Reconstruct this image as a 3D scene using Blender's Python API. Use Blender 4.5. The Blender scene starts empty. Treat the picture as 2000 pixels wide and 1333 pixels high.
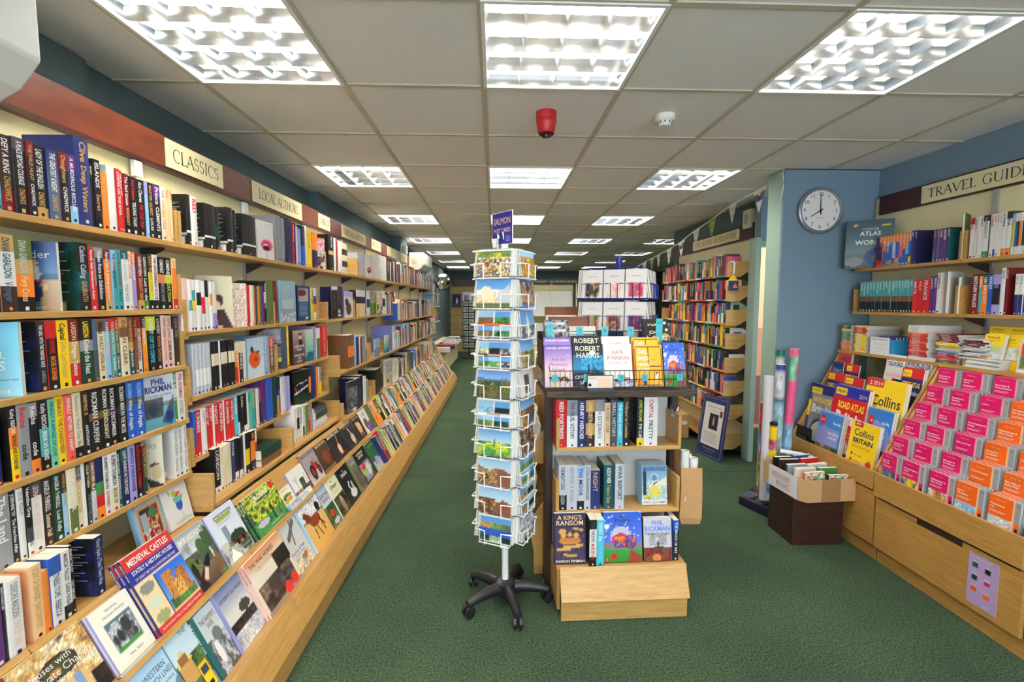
import bpy, bmesh, math, random
import numpy as np
from mathutils import Vector, Matrix

# ------------------------------------------------------------------ camera, sky, exposure
scn = bpy.context.scene
COL = scn.collection
CAM_H, FOC, PITCH, YAW = 1.47, 920.6, math.radians(4.672), math.radians(2.168)
cam_data = bpy.data.cameras.new('camera')
cam = bpy.data.objects.new('camera', cam_data)
COL.objects.link(cam)
cam_data.sensor_width = 36.0
cam_data.lens = 36.0 * FOC / 2000.0
cam_data.clip_start = 0.02
cam.location = (0, 0, CAM_H)
cam.rotation_euler = (math.pi / 2 - PITCH, 0, -YAW)
scn.camera = cam
world = bpy.data.worlds.new('daylight')
scn.world = world
world.use_nodes = True
world.node_tree.nodes['Background'].inputs[0].default_value = (0.80, 0.90, 1.0, 1)
world.node_tree.nodes['Background'].inputs[1].default_value = 5.0
vs = scn.view_settings
vs.view_transform = 'Standard'
vs.look = 'None'
vs.gamma = 1.0
vs.use_curve_mapping = False
vs.exposure = 0.82
TUBE_POWER = 34.0          # emission of the fluorescent tubes in the ceiling lights

random.seed(7)
PI = math.pi
R = math.radians

# ------------------------------------------------------------------ measuring helpers (photograph 2000 x 1333)
_cy, _sy = math.cos(YAW), math.sin(YAW)
_F = Vector((_sy * math.cos(PITCH), _cy * math.cos(PITCH), -math.sin(PITCH)))
_R = Vector((_cy, -_sy, 0.0))
_U = _R.cross(_F)
TILT = 0.0205              # the left-hand shelving runs 1.2 degrees off the aisle
X0 = -0.851


def Lp(w, y, z=0.0):
    """A point of the left-hand shelving: w metres out from its plinth line, y along the aisle."""
    return Vector((X0 + TILT * y + w, y, z))


def line_t(px, p0, d):
    """How far along p0 + t*d the column px of the photograph meets the line."""
    k = (px - 1000.0) / FOC
    c = Vector((0, 0, CAM_H))
    a = _R - k * _F
    return -(p0 - c).dot(a) / d.dot(a)


def LY(px, w, z):
    return line_t(px, Lp(w, 0, z), Vector((TILT, 1, 0)))


def XatY(px, y, z):
    return line_t(px, Vector((0, y, z)), Vector((1, 0, 0)))


def YatX(px, x, z):
    return line_t(px, Vector((x, 0, z)), Vector((0, 1, 0)))


# ------------------------------------------------------------------ colours
PAL = dict(k=(30, 28, 31), w=(232, 230, 226), c=(228, 216, 182), r=(204, 36, 38), R=(118, 26, 32), o=(238, 130, 40), y=(246, 206, 30),
           Y=(196, 206, 50), g=(66, 140, 72), G=(28, 66, 48), t=(70, 160, 160), T=(24, 84, 90), b=(44, 92, 186), B=(32, 36, 84),
           l=(140, 190, 226), p=(232, 96, 140), P=(92, 46, 122), n=(120, 82, 54), N=(62, 42, 34), a=(146, 146, 150), A=(76, 76, 82),
           s=(188, 193, 202), m=(112, 200, 160), e=(240, 200, 150), v=(158, 150, 208), d=(196, 156, 92), i=(236, 196, 186), x=(98, 112, 58),
           q=(78, 100, 128), h=(226, 96, 82), u=(40, 50, 110), z=(70, 190, 214), f=(216, 18, 102), j=(236, 98, 22))
CN = dict(k='black', w='white', c='cream', r='red', R='dark red', o='orange', y='yellow', Y='lime green', g='green', G='dark green', t='teal',
          T='dark teal', b='blue', B='navy', l='light blue', p='pink', P='purple', n='brown', N='dark brown', a='grey', A='charcoal',
          s='silver', m='mint', e='peach', v='lavender', d='tan', i='pale pink', x='olive', q='slate blue', h='coral', u='indigo', z='turquoise',
          f='bright pink', j='bright orange')


def lin(c):
    if isinstance(c, str):
        c = PAL[c]
    out = []
    for v in c[:3]:
        v = v / 255.0
        out.append(v / 12.92 if v <= 0.04045 else ((v + 0.055) / 1.055) ** 2.4)
    return tuple(out)


# ------------------------------------------------------------------ materials
def new_mat(name):
    m = bpy.data.materials.new(name)
    m.use_nodes = True
    nt = m.node_tree
    return m, nt, nt.nodes['Principled BSDF']


def plain(name, rgb, rough=0.5, metal=0.0, spec=0.5, bump=None, mottle=0.0, scale=40.0):
    m, nt, b = new_mat(name)
    c = lin(rgb)
    b.inputs['Roughness'].default_value = rough
    b.inputs['Metallic'].default_value = metal
    b.inputs['Specular IOR Level'].default_value = spec
    if mottle or bump:
        tc = nt.nodes.new('ShaderNodeTexCoord')
        nz = nt.nodes.new('ShaderNodeTexNoise')
        nz.inputs['Scale'].default_value = scale
        nz.inputs['Detail'].default_value = 4
        nt.links.new(tc.outputs['Object'], nz.inputs['Vector'])
        if mottle:
            mx = nt.nodes.new('ShaderNodeMix')
            mx.data_type = 'RGBA'
            mx.inputs[6].default_value = tuple(v * (1 - mottle) for v in c) + (1,)
            mx.inputs[7].default_value = tuple(min(1, v * (1 + mottle)) for v in c) + (1,)
            nt.links.new(nz.outputs['Fac'], mx.inputs[0])
            nt.links.new(mx.outputs[2], b.inputs['Base Color'])
        else:
            b.inputs['Base Color'].default_value = c + (1,)
        if bump:
            bp = nt.nodes.new('ShaderNodeBump')
            bp.inputs['Strength'].default_value = bump
            bp.inputs['Distance'].default_value = 0.002
            nt.links.new(nz.outputs['Fac'], bp.inputs['Height'])
            nt.links.new(bp.outputs[0], b.inputs['Normal'])
    else:
        b.inputs['Base Color'].default_value = c + (1,)
    return m


def grained(name, c1, c2, stretch, rough=0.4, scale=9.0, detail=6.0):
    """Wood: noise stretched along the grain, two tones."""
    m, nt, b = new_mat(name)
    tc = nt.nodes.new('ShaderNodeTexCoord')
    mp = nt.nodes.new('ShaderNodeMapping')
    mp.inputs['Scale'].default_value = stretch
    nz = nt.nodes.new('ShaderNodeTexNoise')
    nz.inputs['Scale'].default_value = scale
    nz.inputs['Detail'].default_value = detail
    nz.inputs['Roughness'].default_value = 0.65
    nz.inputs['Distortion'].default_value = 0.6
    rp = nt.nodes.new('ShaderNodeValToRGB')
    rp.color_ramp.elements[0].position = 0.34
    rp.color_ramp.elements[1].position = 0.66
    rp.color_ramp.elements[0].color = lin(c1) + (1,)
    rp.color_ramp.elements[1].color = lin(c2) + (1,)
    nt.links.new(tc.outputs['Object'], mp.inputs['Vector'])
    nt.links.new(mp.outputs[0], nz.inputs['Vector'])
    nt.links.new(nz.outputs['Fac'], rp.inputs[0])
    nt.links.new(rp.outputs[0], b.inputs['Base Color'])
    b.inputs['Roughness'].default_value = rough
    return m


def printed_mat(name, rough):
    m, nt, b = new_mat(name)
    at = nt.nodes.new('ShaderNodeAttribute')
    at.attribute_name = 'Col'
    nt.links.new(at.outputs['Color'], b.inputs['Base Color'])
    b.inputs['Roughness'].default_value = rough
    b.inputs['Specular IOR Level'].default_value = 0.4
    return m


M = {}
M['print'] = printed_mat('printed_card', 0.38)
M['matt'] = printed_mat('printed_paper', 0.7)
M['oak'] = grained('oak_laminate', (176, 132, 70), (198, 156, 90), (9, 0.7, 9))
M['oak_x'] = grained('oak_laminate_cross', (180, 138, 76), (202, 162, 98), (0.8, 9, 9))
M['oak_r'] = grained('oak_laminate_drawers', (168, 122, 60), (190, 144, 76), (9, 0.8, 9))
M['mahogany'] = grained('mahogany_fascia', (92, 42, 26), (118, 58, 36), (3, 1.2, 3), 0.3, 5.0)
M['mahogany_dark'] = grained('dark_fascia', (58, 22, 18), (74, 30, 24), (3, 1.2, 3), 0.35, 5.0)
M['oldwood'] = grained('dark_stained_plank', (34, 24, 18), (88, 66, 44), (1.2, 14, 14), 0.6, 10.0)
M['crate'] = grained('dark_crate_wood', (40, 20, 16), (66, 36, 28), (2, 2, 7), 0.42, 6.0)
M['pages'] = plain('page_block', (226, 220, 204), 0.8, mottle=0.10, scale=220.0)
M['cream'] = plain('cream_panel', (232, 222, 176), 0.6, mottle=0.02, scale=6.0)
M['bluewall'] = plain('blue_grey_paint', (118, 142, 160), 0.65, mottle=0.03, scale=5.0)
M['darkwall'] = plain('grey_green_paint', (84, 104, 108), 0.7, mottle=0.03, scale=5.0)
M['jamb'] = plain('pale_green_gloss', (150, 176, 164), 0.35, mottle=0.04, scale=8.0)
M['tile'] = plain('ceiling_tile', (234, 229, 224), 0.9, bump=0.5, mottle=0.03, scale=260.0)
M['tee'] = plain('ceiling_grid', (196, 186, 164), 0.6)
M['whiteplastic'] = plain('white_plastic', (236, 236, 230), 0.35)
M['creamplastic'] = plain('cream_plastic', (226, 216, 186), 0.4)
M['whitewire'] = plain('white_coated_wire', (238, 238, 236), 0.3)
M['bluewire'] = plain('blue_coated_wire', (36, 46, 150), 0.3)
M['blackwire'] = plain('black_coated_wire', (26, 26, 28), 0.35)
M['blackplastic'] = plain('black_plastic', (34, 34, 37), 0.4, bump=0.1, scale=300.0)
M['navyplastic'] = plain('navy_plastic', (28, 28, 50), 0.3)
M['steel'] = plain('steel', (200, 202, 204), 0.25, metal=1.0)
M['greymetal'] = plain('grey_upright', (170, 172, 170), 0.4, metal=0.3)
M['card'] = plain('corrugated_cardboard', (190, 150, 104), 0.8, mottle=0.05, scale=30.0)
M['kraft'] = plain('kraft_paper', (196, 150, 100), 0.75, mottle=0.08, scale=25.0, bump=0.3)
M['tape'] = plain('parcel_tape', (158, 120, 82), 0.3)
M['red'] = plain('red_sounder', (190, 34, 34), 0.4)
M['darkred'] = plain('dark_red_lens', (70, 12, 14), 0.15)
M['louvre'] = plain('polished_louvre', (226, 228, 230), 0.16, metal=1.0)
M['reflector'] = plain('lamp_reflector', (226, 228, 230), 0.3, metal=0.85)
M['mirror'] = plain('mirror_glass', (235, 238, 238), 0.03, metal=1.0)
M['darkgap'] = plain('dark_melamine', (60, 40, 34), 0.5)
M['warmwall'] = plain('warm_cream_paint', (238, 200, 160), 0.6)
M['brick'] = None


def emissive(name, rgb, strength):
    m, nt, b = new_mat(name)
    b.inputs['Base Color'].default_value = (0.8, 0.8, 0.8, 1)
    b.inputs['Emission Color'].default_value = rgb + (1,)
    b.inputs['Emission Strength'].default_value = strength
    return m


M['tube'] = emissive('fluorescent_tube', (1.0, 0.93, 0.82), TUBE_POWER)
M['panel_lit'] = emissive('lit_diffuser', (1.0, 0.97, 0.92), 4.5)


def carpet():
    m, nt, b = new_mat('green_carpet')
    tc = nt.nodes.new('ShaderNodeTexCoord')
    n1 = nt.nodes.new('ShaderNodeTexNoise')
    n1.inputs['Scale'].default_value = 120.0
    n1.inputs['Detail'].default_value = 6
    n1.inputs['Roughness'].default_value = 0.8
    n2 = nt.nodes.new('ShaderNodeTexNoise')
    n2.inputs['Scale'].default_value = 2.2
    n2.inputs['Detail'].default_value = 5
    r1 = nt.nodes.new('ShaderNodeValToRGB')
    r1.color_ramp.elements[0].position = 0.40
    r1.color_ramp.elements[1].position = 0.62
    r1.color_ramp.elements[0].color = lin((32, 50, 37)) + (1,)
    r1.color_ramp.elements[1].color = lin((90, 111, 86)) + (1,)
    r2 = nt.nodes.new('ShaderNodeValToRGB')
    r2.color_ramp.elements[0].position = 0.35
    r2.color_ramp.elements[1].position = 0.7
    r2.color_ramp.elements[0].color = (0.82, 0.82, 0.82, 1)
    r2.color_ramp.elements[1].color = (1.08, 1.08, 1.02, 1)
    mx = nt.nodes.new('ShaderNodeMix')
    mx.data_type = 'RGBA'
    mx.blend_type = 'MULTIPLY'
    mx.inputs[0].default_value = 1.0
    nt.links.new(tc.outputs['Object'], n1.inputs['Vector'])
    nt.links.new(tc.outputs['Object'], n2.inputs['Vector'])
    nt.links.new(n1.outputs['Fac'], r1.inputs[0])
    nt.links.new(n2.outputs['Fac'], r2.inputs[0])
    nt.links.new(r1.outputs[0], mx.inputs[6])
    nt.links.new(r2.outputs[0], mx.inputs[7])
    nt.links.new(mx.outputs[2], b.inputs['Base Color'])
    b.inputs['Roughness'].default_value = 0.95
    b.inputs['Specular IOR Level'].default_value = 0.1
    bp = nt.nodes.new('ShaderNodeBump')
    bp.inputs['Strength'].default_value = 0.6
    bp.inputs['Distance'].default_value = 0.004
    nt.links.new(n1.outputs['Fac'], bp.inputs['Height'])
    nt.links.new(bp.outputs[0], b.inputs['Normal'])
    return m


def blockwork():
    m, nt, b = new_mat('painted_blockwork')
    tc = nt.nodes.new('ShaderNodeTexCoord')
    mp = nt.nodes.new('ShaderNodeMapping')
    mp.inputs['Rotation'].default_value = (PI / 2, 0, 0)
    br = nt.nodes.new('ShaderNodeTexBrick')
    br.inputs['Scale'].default_value = 1.0
    br.inputs['Brick Width'].default_value = 0.44
    br.inputs['Row Height'].default_value = 0.215
    br.inputs['Mortar Size'].default_value = 0.006
    br.inputs['Color1'].default_value = lin((176, 152, 96)) + (1,)
    br.inputs['Color2'].default_value = lin((184, 160, 104)) + (1,)
    br.inputs['Mortar'].default_value = lin((140, 118, 74)) + (1,)
    nt.links.new(tc.outputs['Object'], mp.inputs['Vector'])
    nt.links.new(mp.outputs[0], br.inputs['Vector'])
    nt.links.new(br.outputs['Color'], b.inputs['Base Color'])
    b.inputs['Roughness'].default_value = 0.7
    return m


M['carpet'] = carpet()
M['brick'] = blockwork()


# ------------------------------------------------------------------ mesh builder
class MB:
    """Collects shapes, each face with its own colour, and links them as one mesh object."""

    def __init__(self):
        self.v, self.f, self.c, self.mi = [], [], [], []
        self.mats = []

    def mat(self, m):
        if m not in self.mats:
            self.mats.append(m)
        return self.mats.index(m)

    def face(self, pts, col='w', mat=None, cols=None):
        n = len(self.v)
        self.v += [tuple(p) for p in pts]
        self.f.append(list(range(n, n + len(pts))))
        self.c.append([lin(k) for k in cols] if cols else [lin(col)] * len(pts))
        self.mi.append(0 if mat is None else self.mat(mat))

    def grid(self, pts, nu, nv, cols, mat=None):
        """pts: (nv+1)*(nu+1) points; cols: linear colours of the same layout."""
        n = len(self.v)
        self.v += [tuple(p) for p in pts]
        k = 0 if mat is None else self.mat(mat)
        for j in range(nv):
            for i in range(nu):
                a = j * (nu + 1) + i
                q = [a, a + 1, a + nu + 2, a + nu + 1]
                self.f.append([n + t for t in q])
                self.c.append([tuple(cols[t]) for t in q])
                self.mi.append(k)

    def box(self, x0, x1, y0, y1, z0, z1, col='w', mat=None, T=None):
        P = [Vector((x, y, z)) for z in (z0, z1) for y in (y0, y1) for x in (x0, x1)]
        if T:
            P = [T(p) if callable(T) else T @ p for p in P]
        for q in ((0, 2, 3, 1), (4, 5, 7, 6), (0, 1, 5, 4), (2, 6, 7, 3), (0, 4, 6, 2), (1, 3, 7, 5)):
            self.face([P[i] for i in q], col, mat)

    def prism(self, outline, fn, a0, a1, col='w', mat=None):
        """outline: 2D points anticlockwise; fn(u, v, a) -> 3D; extruded from a0 to a1."""
        A = [fn(u, v, a0) for u, v in outline]
        B = [fn(u, v, a1) for u, v in outline]
        n = len(A)
        self.face(A[::-1], col, mat)
        self.face(B, col, mat)
        for i in range(n):
            j = (i + 1) % n
            self.face([A[i], A[j], B[j], B[i]], col, mat)

    def tube(self, pts, r, n=6, col='w', mat=None, closed=False):
        pts = [Vector(p) for p in pts]
        rings = []
        m = len(pts)
        up = None
        for i, p in enumerate(pts):
            a = pts[(i - 1) % m] if (i > 0 or closed) else p
            b = pts[(i + 1) % m] if (i < m - 1 or closed) else p
            d = (b - a).normalized()
            if up is None:
                up = d.orthogonal().normalized()
            else:
                up = (up - d * up.dot(d))
                up = up.normalized() if up.length > 1e-6 else d.orthogonal().normalized()
            s = d.cross(up)
            rr = r[i] if isinstance(r, (list, tuple)) else r
            rings.append([p + (up * math.cos(2 * PI * k / n) + s * math.sin(2 * PI * k / n)) * rr for k in range(n)])
        for i in range(m if closed else m - 1):
            A, B = rings[i], rings[(i + 1) % m]
            for k in range(n):
                j = (k + 1) % n
                self.face([A[k], A[j], B[j], B[k]], col, mat)
        if not closed:
            self.face(rings[0][::-1], col, mat)
            self.face(rings[-1], col, mat)

    def lathe(self, prof, n=24, c=(0, 0, 0), col='w', mat=None, T=None):
        """prof: (radius, height) from bottom to top around the z axis."""
        rings = []
        for r, z in prof:
            ring = [Vector((c[0] + r * math.cos(2 * PI * k / n), c[1] + r * math.sin(2 * PI * k / n), c[2] + z)) for k in range(n)]
            if T:
                ring = [T @ p for p in ring]
            rings.append(ring)
        for A, B in zip(rings, rings[1:]):
            for k in range(n):
                j = (k + 1) % n
                self.face([A[k], A[j], B[j], B[k]], col, mat)
        if prof[0][0] > 1e-5:
            self.face(rings[0][::-1], col, mat)
        if prof[-1][0] > 1e-5:
            self.face(rings[-1], col, mat)

    def build(self, name, mat=None, parent=None, smooth=False, bevel=0.0, merge=True):
        me = bpy.data.meshes.new(name)
        me.from_pydata(self.v, [], self.f)
        mats = list(self.mats)
        if mat is not None and not mats:
            mats = [mat]
        for m in mats:
            me.materials.append(m)
        me.polygons.foreach_set('material_index', self.mi)
        at = me.color_attributes.new('Col', 'FLOAT_COLOR', 'CORNER')
        flat = np.ones((sum(len(c) for c in self.c), 4), dtype=np.float32)
        flat[:, :3] = np.array([q for c in self.c for q in c], dtype=np.float32)
        at.data.foreach_set('color', flat.ravel())
        if smooth or merge:
            bm = bmesh.new()
            bm.from_mesh(me)
            bmesh.ops.remove_doubles(bm, verts=bm.verts, dist=1e-5)
            bm.to_mesh(me)
            bm.free()
        if smooth:
            me.polygons.foreach_set('use_smooth', [True] * len(me.polygons))
            me.set_sharp_from_angle(angle=R(40))
        me.update()
        o = bpy.data.objects.new(name, me)
        COL.objects.link(o)
        if parent is not None:
            o.parent = parent
        if bevel:
            b = o.modifiers.new('edge', 'BEVEL')
            b.width = bevel
            b.segments = 2
            b.limit_method = 'ANGLE'
        return o


def thing(name, label, cat, loc=(0, 0, 0), rotz=0.0, group=None, rot=None):
    o = bpy.data.objects.new(name, None)
    COL.objects.link(o)
    o.empty_display_size = 0.05
    o.location = loc
    o.rotation_euler = rot if rot else (0, 0, rotz)
    o['label'] = label
    o['category'] = cat
    if group:
        o['group'] = group
    return o


def tag(o, label, cat, group=None):
    o['label'] = label
    o['category'] = cat
    if group:
        o['group'] = group
    return o


def struct(name, mb, mat=None, **k):
    o = mb.build(name, mat, **k)
    o['kind'] = 'structure'
    return o


# ------------------------------------------------------------------ lettering
_glyphs = {}


def _text_mesh(s, bold):
    cu = bpy.data.curves.new('lettering', 'FONT')
    cu.body = s
    cu.size = 1.0
    cu.resolution_u = 2
    cu.offset = bold
    ob = bpy.data.objects.new('lettering', cu)
    me = bpy.data.meshes.new_from_object(ob)
    V = [v.co.copy() for v in me.vertices]
    Fs = [list(p.vertices) for p in me.polygons]
    bpy.data.objects.remove(ob)
    bpy.data.curves.remove(cu)
    bpy.data.meshes.remove(me)
    return V, Fs


def glyph(ch, bold):
    k = (ch, bold)
    if k not in _glyphs:
        if ch == ' ':
            _glyphs[k] = ([], [], 0.30)
        else:
            V, Fs = _text_mesh(ch, bold)
            W, _ = _text_mesh(ch + 'I', bold)
            I, _ = _text_mesh('I', bold)
            adv = max(p.x for p in W) - max(p.x for p in I)
            _glyphs[k] = (V, Fs, adv)
    return _glyphs[k]


def text(mb, s, o, ux, uy, h, col='k', fit=None, bold=0.0, align='l', mat=None, lift=0.0004, squash=None):
    """Letters as flat faces lying just proud of a surface. h: capital height; fit: the most width they may take."""
    o, ux, uy = Vector(o), Vector(ux).normalized(), Vector(uy).normalized()
    nrm = ux.cross(uy)
    sc = h / 0.70
    w = sum(glyph(ch, bold)[2] for ch in s) * sc
    sx = sc
    if fit and (w > fit or squash):
        sx = sc * fit / w
        w = fit
    x = {'l': 0.0, 'c': -w / 2, 'r': -w}[align]
    k = 0 if mat is None else mb.mat(mat)
    lc = lin(col)
    for ch in s:
        V, Fs, adv = glyph(ch, bold)
        n = len(mb.v)
        for p in V:
            mb.v.append(tuple(o + ux * (x + p.x * sx) + uy * (p.y * sc) + nrm * lift))
        for f in Fs:
            mb.f.append([n + i for i in f])
            mb.c.append([lc] * len(f))
            mb.mi.append(k)
        x += adv * sx
    return w


# a light roman face for the shop's section signs, drawn as strokes with serifs
_ROMAN = {
    'A': (0.72, [(0, 0, .36, 1, 0), (.36, 1, .72, 0, 1), (.14, .36, .58, .36, 0)], [(0, 0), (.72, 0)]),
    'C': (0.72, 'C', []), 'G': (0.78, 'G', []), 'O': (0.80, 'O', []), 'S': (0.50, 'S', []),
    'D': (0.74, 'D', [(0.1, 0), (.1, 1)]), 'U': (0.72, 'U', [(.08, 1), (.64, 1)]),
    'L': (0.52, [(.1, 0, .1, 1, 1), (.1, 0, .5, 0, 0), (.5, 0, .52, .14, 0)], [(.1, 1), (.06, 0)]),
    'I': (0.28, [(.14, 0, .14, 1, 1)], [(.14, 0), (.14, 1)]),
    'T': (0.62, [(.31, 0, .31, 1, 1), (0, 1, .62, 1, 0), (0, 1, 0, .88, 0), (.62, 1, .62, .88, 0)], [(.31, 0)]),
    'H': (0.76, [(.1, 0, .1, 1, 1), (.66, 0, .66, 1, 1), (.1, .52, .66, .52, 0)], [(.1, 0), (.1, 1), (.66, 0), (.66, 1)]),
    'N': (0.78, [(.1, 0, .1, 1, 0), (.1, 1, .68, 0, 1), (.68, 0, .68, 1, 0)], [(.1, 0), (.06, 1), (.68, 1)]),
    'E': (0.56, [(.1, 0, .1, 1, 1), (.1, 1, .5, 1, 0), (.1, .52, .42, .52, 0), (.1, 0, .54, 0, 0), (.5, 1, .5, .88, 0), (.54, 0, .56, .13, 0)], [(.06, 0), (.06, 1)]),
    'F': (0.54, [(.1, 0, .1, 1, 1), (.1, 1, .52, 1, 0), (.1, .52, .42, .52, 0), (.52, 1, .52, .88, 0)], [(.1, 0), (.06, 1)]),
    'V': (0.70, [(0, 1, .35, 0, 1), (.35, 0, .70, 1, 0)], [(0, 1), (.70, 1)]),
    'Y': (0.64, [(0, 1, .32, .46, 1), (.64, 1, .32, .46, 0), (.32, .46, .32, 0, 1)], [(0, 1), (.64, 1), (.32, 0)]),
    'R': (0.66, 'R', [(.1, 0), (.06, 1), (.66, 0)]), 'P': (0.56, 'P', [(.1, 0), (.06, 1)]),
    'M': (0.90, [(.1, 0, .1, 1, 0), (.1, 1, .45, .1, 1), (.45, .1, .8, 1, 0), (.8, 1, .8, 0, 1)], [(.1, 0), (.06, 1), (.84, 1), (.8, 0)]),
    '&': (0.74, '&', []), ' ': (0.30, [], []),
}


def roman(mb, s, o, ux, uy, h, col, fit=None, mat=None, align='l', wt=1.0):
    o, ux, uy = Vector(o), Vector(ux).normalized(), Vector(uy).normalized()
    nrm = ux.cross(uy)
    gap = 0.13
    w = sum(_ROMAN[c][0] + gap for c in s) - gap
    sx = h if not fit else fit / w
    x = {'l': 0.0, 'c': -w / 2, 'r': -w}[align]

    def P(a, b):
        return o + ux * ((x + a) * sx) + uy * (b * h) + nrm * 0.0006

    def stroke(a0, b0, a1, b1, tk):
        d = Vector((a1 - a0, b1 - b0))
        if d.length < 1e-6:
            return
        n = Vector((-d.y, d.x)).normalized() * (tk / 2)
        mb.face([P(a0 - n.x, b0 - n.y), P(a1 - n.x, b1 - n.y), P(a1 + n.x, b1 + n.y), P(a0 + n.x, b0 + n.y)][::1], col, mat)

    def arc(cx, cy, rx, ry, t0, t1, n=14):
        pts = [(cx + rx * math.cos(R(t0 + (t1 - t0) * i / n)), cy + ry * math.sin(R(t0 + (t1 - t0) * i / n))) for i in range(n + 1)]
        for (a, b), (c, d) in zip(pts, pts[1:]):
            up = abs(d - b) / (abs(d - b) + abs(c - a) + 1e-9)
            stroke(a, b, c, d, (0.045 + 0.055 * up) * wt)
    TH, TN = 0.115 * wt, 0.06 * wt
    for ch in s:
        wd, st, sf = _ROMAN[ch]
        if isinstance(st, str):
            if st == 'C':
                arc(.42, .5, .38, .52, 50, 310)
                stroke(.66, .90, .67, .72, TN)
            elif st == 'G':
                arc(.42, .5, .38, .52, 50, 300)
                stroke(.66, .90, .67, .72, TN)
                stroke(.66, .08, .66, .40, TH)
                stroke(.54, .42, .76, .42, TN)
            elif st == 'O':
                arc(.40, .5, .38, .52, 0, 360, 22)
            elif st == '&':
                arc(.33, .76, .17, .24, 0, 360, 16)
                arc(.30, .26, .26, .28, 60, 350, 16)
                stroke(.20, .62, .70, 0, TH)
            elif st == 'S':
                arc(.25, .75, .20, .26, 20, 270)
                arc(.25, .25, .21, .26, 90, -160)
            elif st == 'D':
                stroke(.1, 0, .1, 1, TH)
                arc(.12, .5, .58, .5, -90, 90)
            elif st == 'U':
                stroke(.08, 1, .08, .3, TH)
                arc(.36, .3, .28, .32, 180, 360)
                stroke(.64, 1, .64, .3, TN)
            elif st in 'RP':
                stroke(.1, 0, .1, 1, TH)
                arc(.12, .75, .38, .25, -90, 90)
                if st == 'R':
                    stroke(.26, .5, .64, 0, TH)
        else:
            for a0, b0, a1, b1, k in st:
                stroke(a0, b0, a1, b1, TH if k else TN)
        for a, b in sf:
            stroke(a - .09, b, a + .09, b, TN)
        x += wd + gap
    return w * sx

# ------------------------------------------------------------------ printed pictures, painted on a grid of coloured corners
def _vnoise(nu, nv, sc, rs, octv=4):
    out = np.zeros((nv + 1, nu + 1))
    amp, tot = 1.0, 0.0
    for o in range(octv):
        k = sc * 2 ** o
        g = rs.rand(int(k) + 3, int(k) + 3)
        u = np.linspace(0, k, nu + 1)
        v = np.linspace(0, k, nv + 1)
        iu, iv = np.floor(u).astype(int), np.floor(v).astype(int)
        fu, fv = u - iu, v - iv
        fu, fv = fu * fu * (3 - 2 * fu), fv * fv * (3 - 2 * fv)
        a = g[np.ix_(iv, iu)] * (1 - fu) + g[np.ix_(iv, iu + 1)] * fu
        b = g[np.ix_(iv + 1, iu)] * (1 - fu) + g[np.ix_(iv + 1, iu + 1)] * fu
        out += amp * (a * (1 - fv)[:, None] + b * fv[:, None])
        tot += amp
        amp *= 0.62
    out /= tot
    out -= out.min()
    return out / (out.max() + 1e-9)


def _rgb(c):
    return np.array(PAL[c] if isinstance(c, str) else c, float)


def paint(layers, nu, nv, seed=1):
    """sRGB picture, row 0 at the bottom. f fill, g gradient, r rectangle, e ellipse, n noise patch, h hills, t polygon, l line, s speckle."""
    rs = np.random.RandomState(seed)
    img = np.zeros((nv + 1, nu + 1, 3)) + 128
    U, V = np.meshgrid(np.linspace(0, 1, nu + 1), np.linspace(0, 1, nv + 1))
    for L in layers:
        k = L[0]
        if k == 'f':
            img[:] = _rgb(L[1])
        elif k == 'g':
            y0, y1 = (L[3], L[4]) if len(L) > 3 else (0.0, 1.0)
            m = (V >= y0) & (V <= y1)
            s = np.clip((V - y0) / (y1 - y0), 0, 1)[..., None]
            img[m] = (_rgb(L[2]) * (1 - s) + _rgb(L[1]) * s)[m]
        elif k == 'r':
            m = (U >= L[1] - .001) & (U <= L[3] + .001) & (V >= L[2] - .001) & (V <= L[4] + .001)
            img[m] = _rgb(L[5])
        elif k == 'e':
            m = ((U - L[1]) / L[3]) ** 2 + ((V - L[2]) / L[4]) ** 2 <= 1
            img[m] = _rgb(L[5])
        elif k == 'n':
            x0, y0, x1, y1, cs, sc = L[1:7]
            nz = _vnoise(nu, nv, sc, rs) * (len(cs) - 1) * 0.9999
            i = np.floor(nz).astype(int)
            fr = (nz - i)[..., None]
            fr = np.clip((fr - .1) / .8, 0, 1)
            C = np.array([_rgb(c) for c in cs])
            pic = C[i] * (1 - fr) + C[np.minimum(i + 1, len(cs) - 1)] * fr
            if nu > 12:
                pic = pic * (.8 + .4 * rs.rand(nv + 1, nu + 1, 1))
            m = (U >= x0 - .001) & (U <= x1 + .001) & (V >= y0 - .001) & (V <= y1 + .001)
            img[m] = pic[m]
        elif k == 'h':
            nz = _vnoise(nu, 1, L[4] if len(L) > 4 else 4, rs)[0]
            x0, x1 = (L[5], L[6]) if len(L) > 6 else (0, 1)
            top = L[1] + (nz - .5) * L[2]
            m = (V <= top[None, :]) & (U >= x0) & (U <= x1)
            img[m] = _rgb(L[3])
        elif k == 't':
            P = L[1]
            m = np.zeros_like(U, bool)
            for i in range(len(P)):
                (xa, ya), (xb, yb) = P[i], P[i - 1]
                c = ((ya > V) != (yb > V)) & (U < (xb - xa) * (V - ya) / (yb - ya + 1e-12) + xa)
                m ^= c
            img[m] = _rgb(L[2])
        elif k == 'l':
            (xa, ya), (xb, yb), wd = L[1], L[2], L[3]
            d2 = (xb - xa) ** 2 + (yb - ya) ** 2 + 1e-12
            s = np.clip(((U - xa) * (xb - xa) + (V - ya) * (yb - ya)) / d2, 0, 1)
            m = (U - xa - s * (xb - xa)) ** 2 + (V - ya - s * (yb - ya)) ** 2 <= wd * wd
            img[m] = _rgb(L[4])
        elif k == 's':
            x0, y0, x1, y1, c, dens = L[1:7]
            m = (rs.rand(nv + 1, nu + 1) < dens) & (U >= x0) & (U <= x1) & (V >= y0) & (V <= y1)
            img[m] = _rgb(c)
    return img


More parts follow.
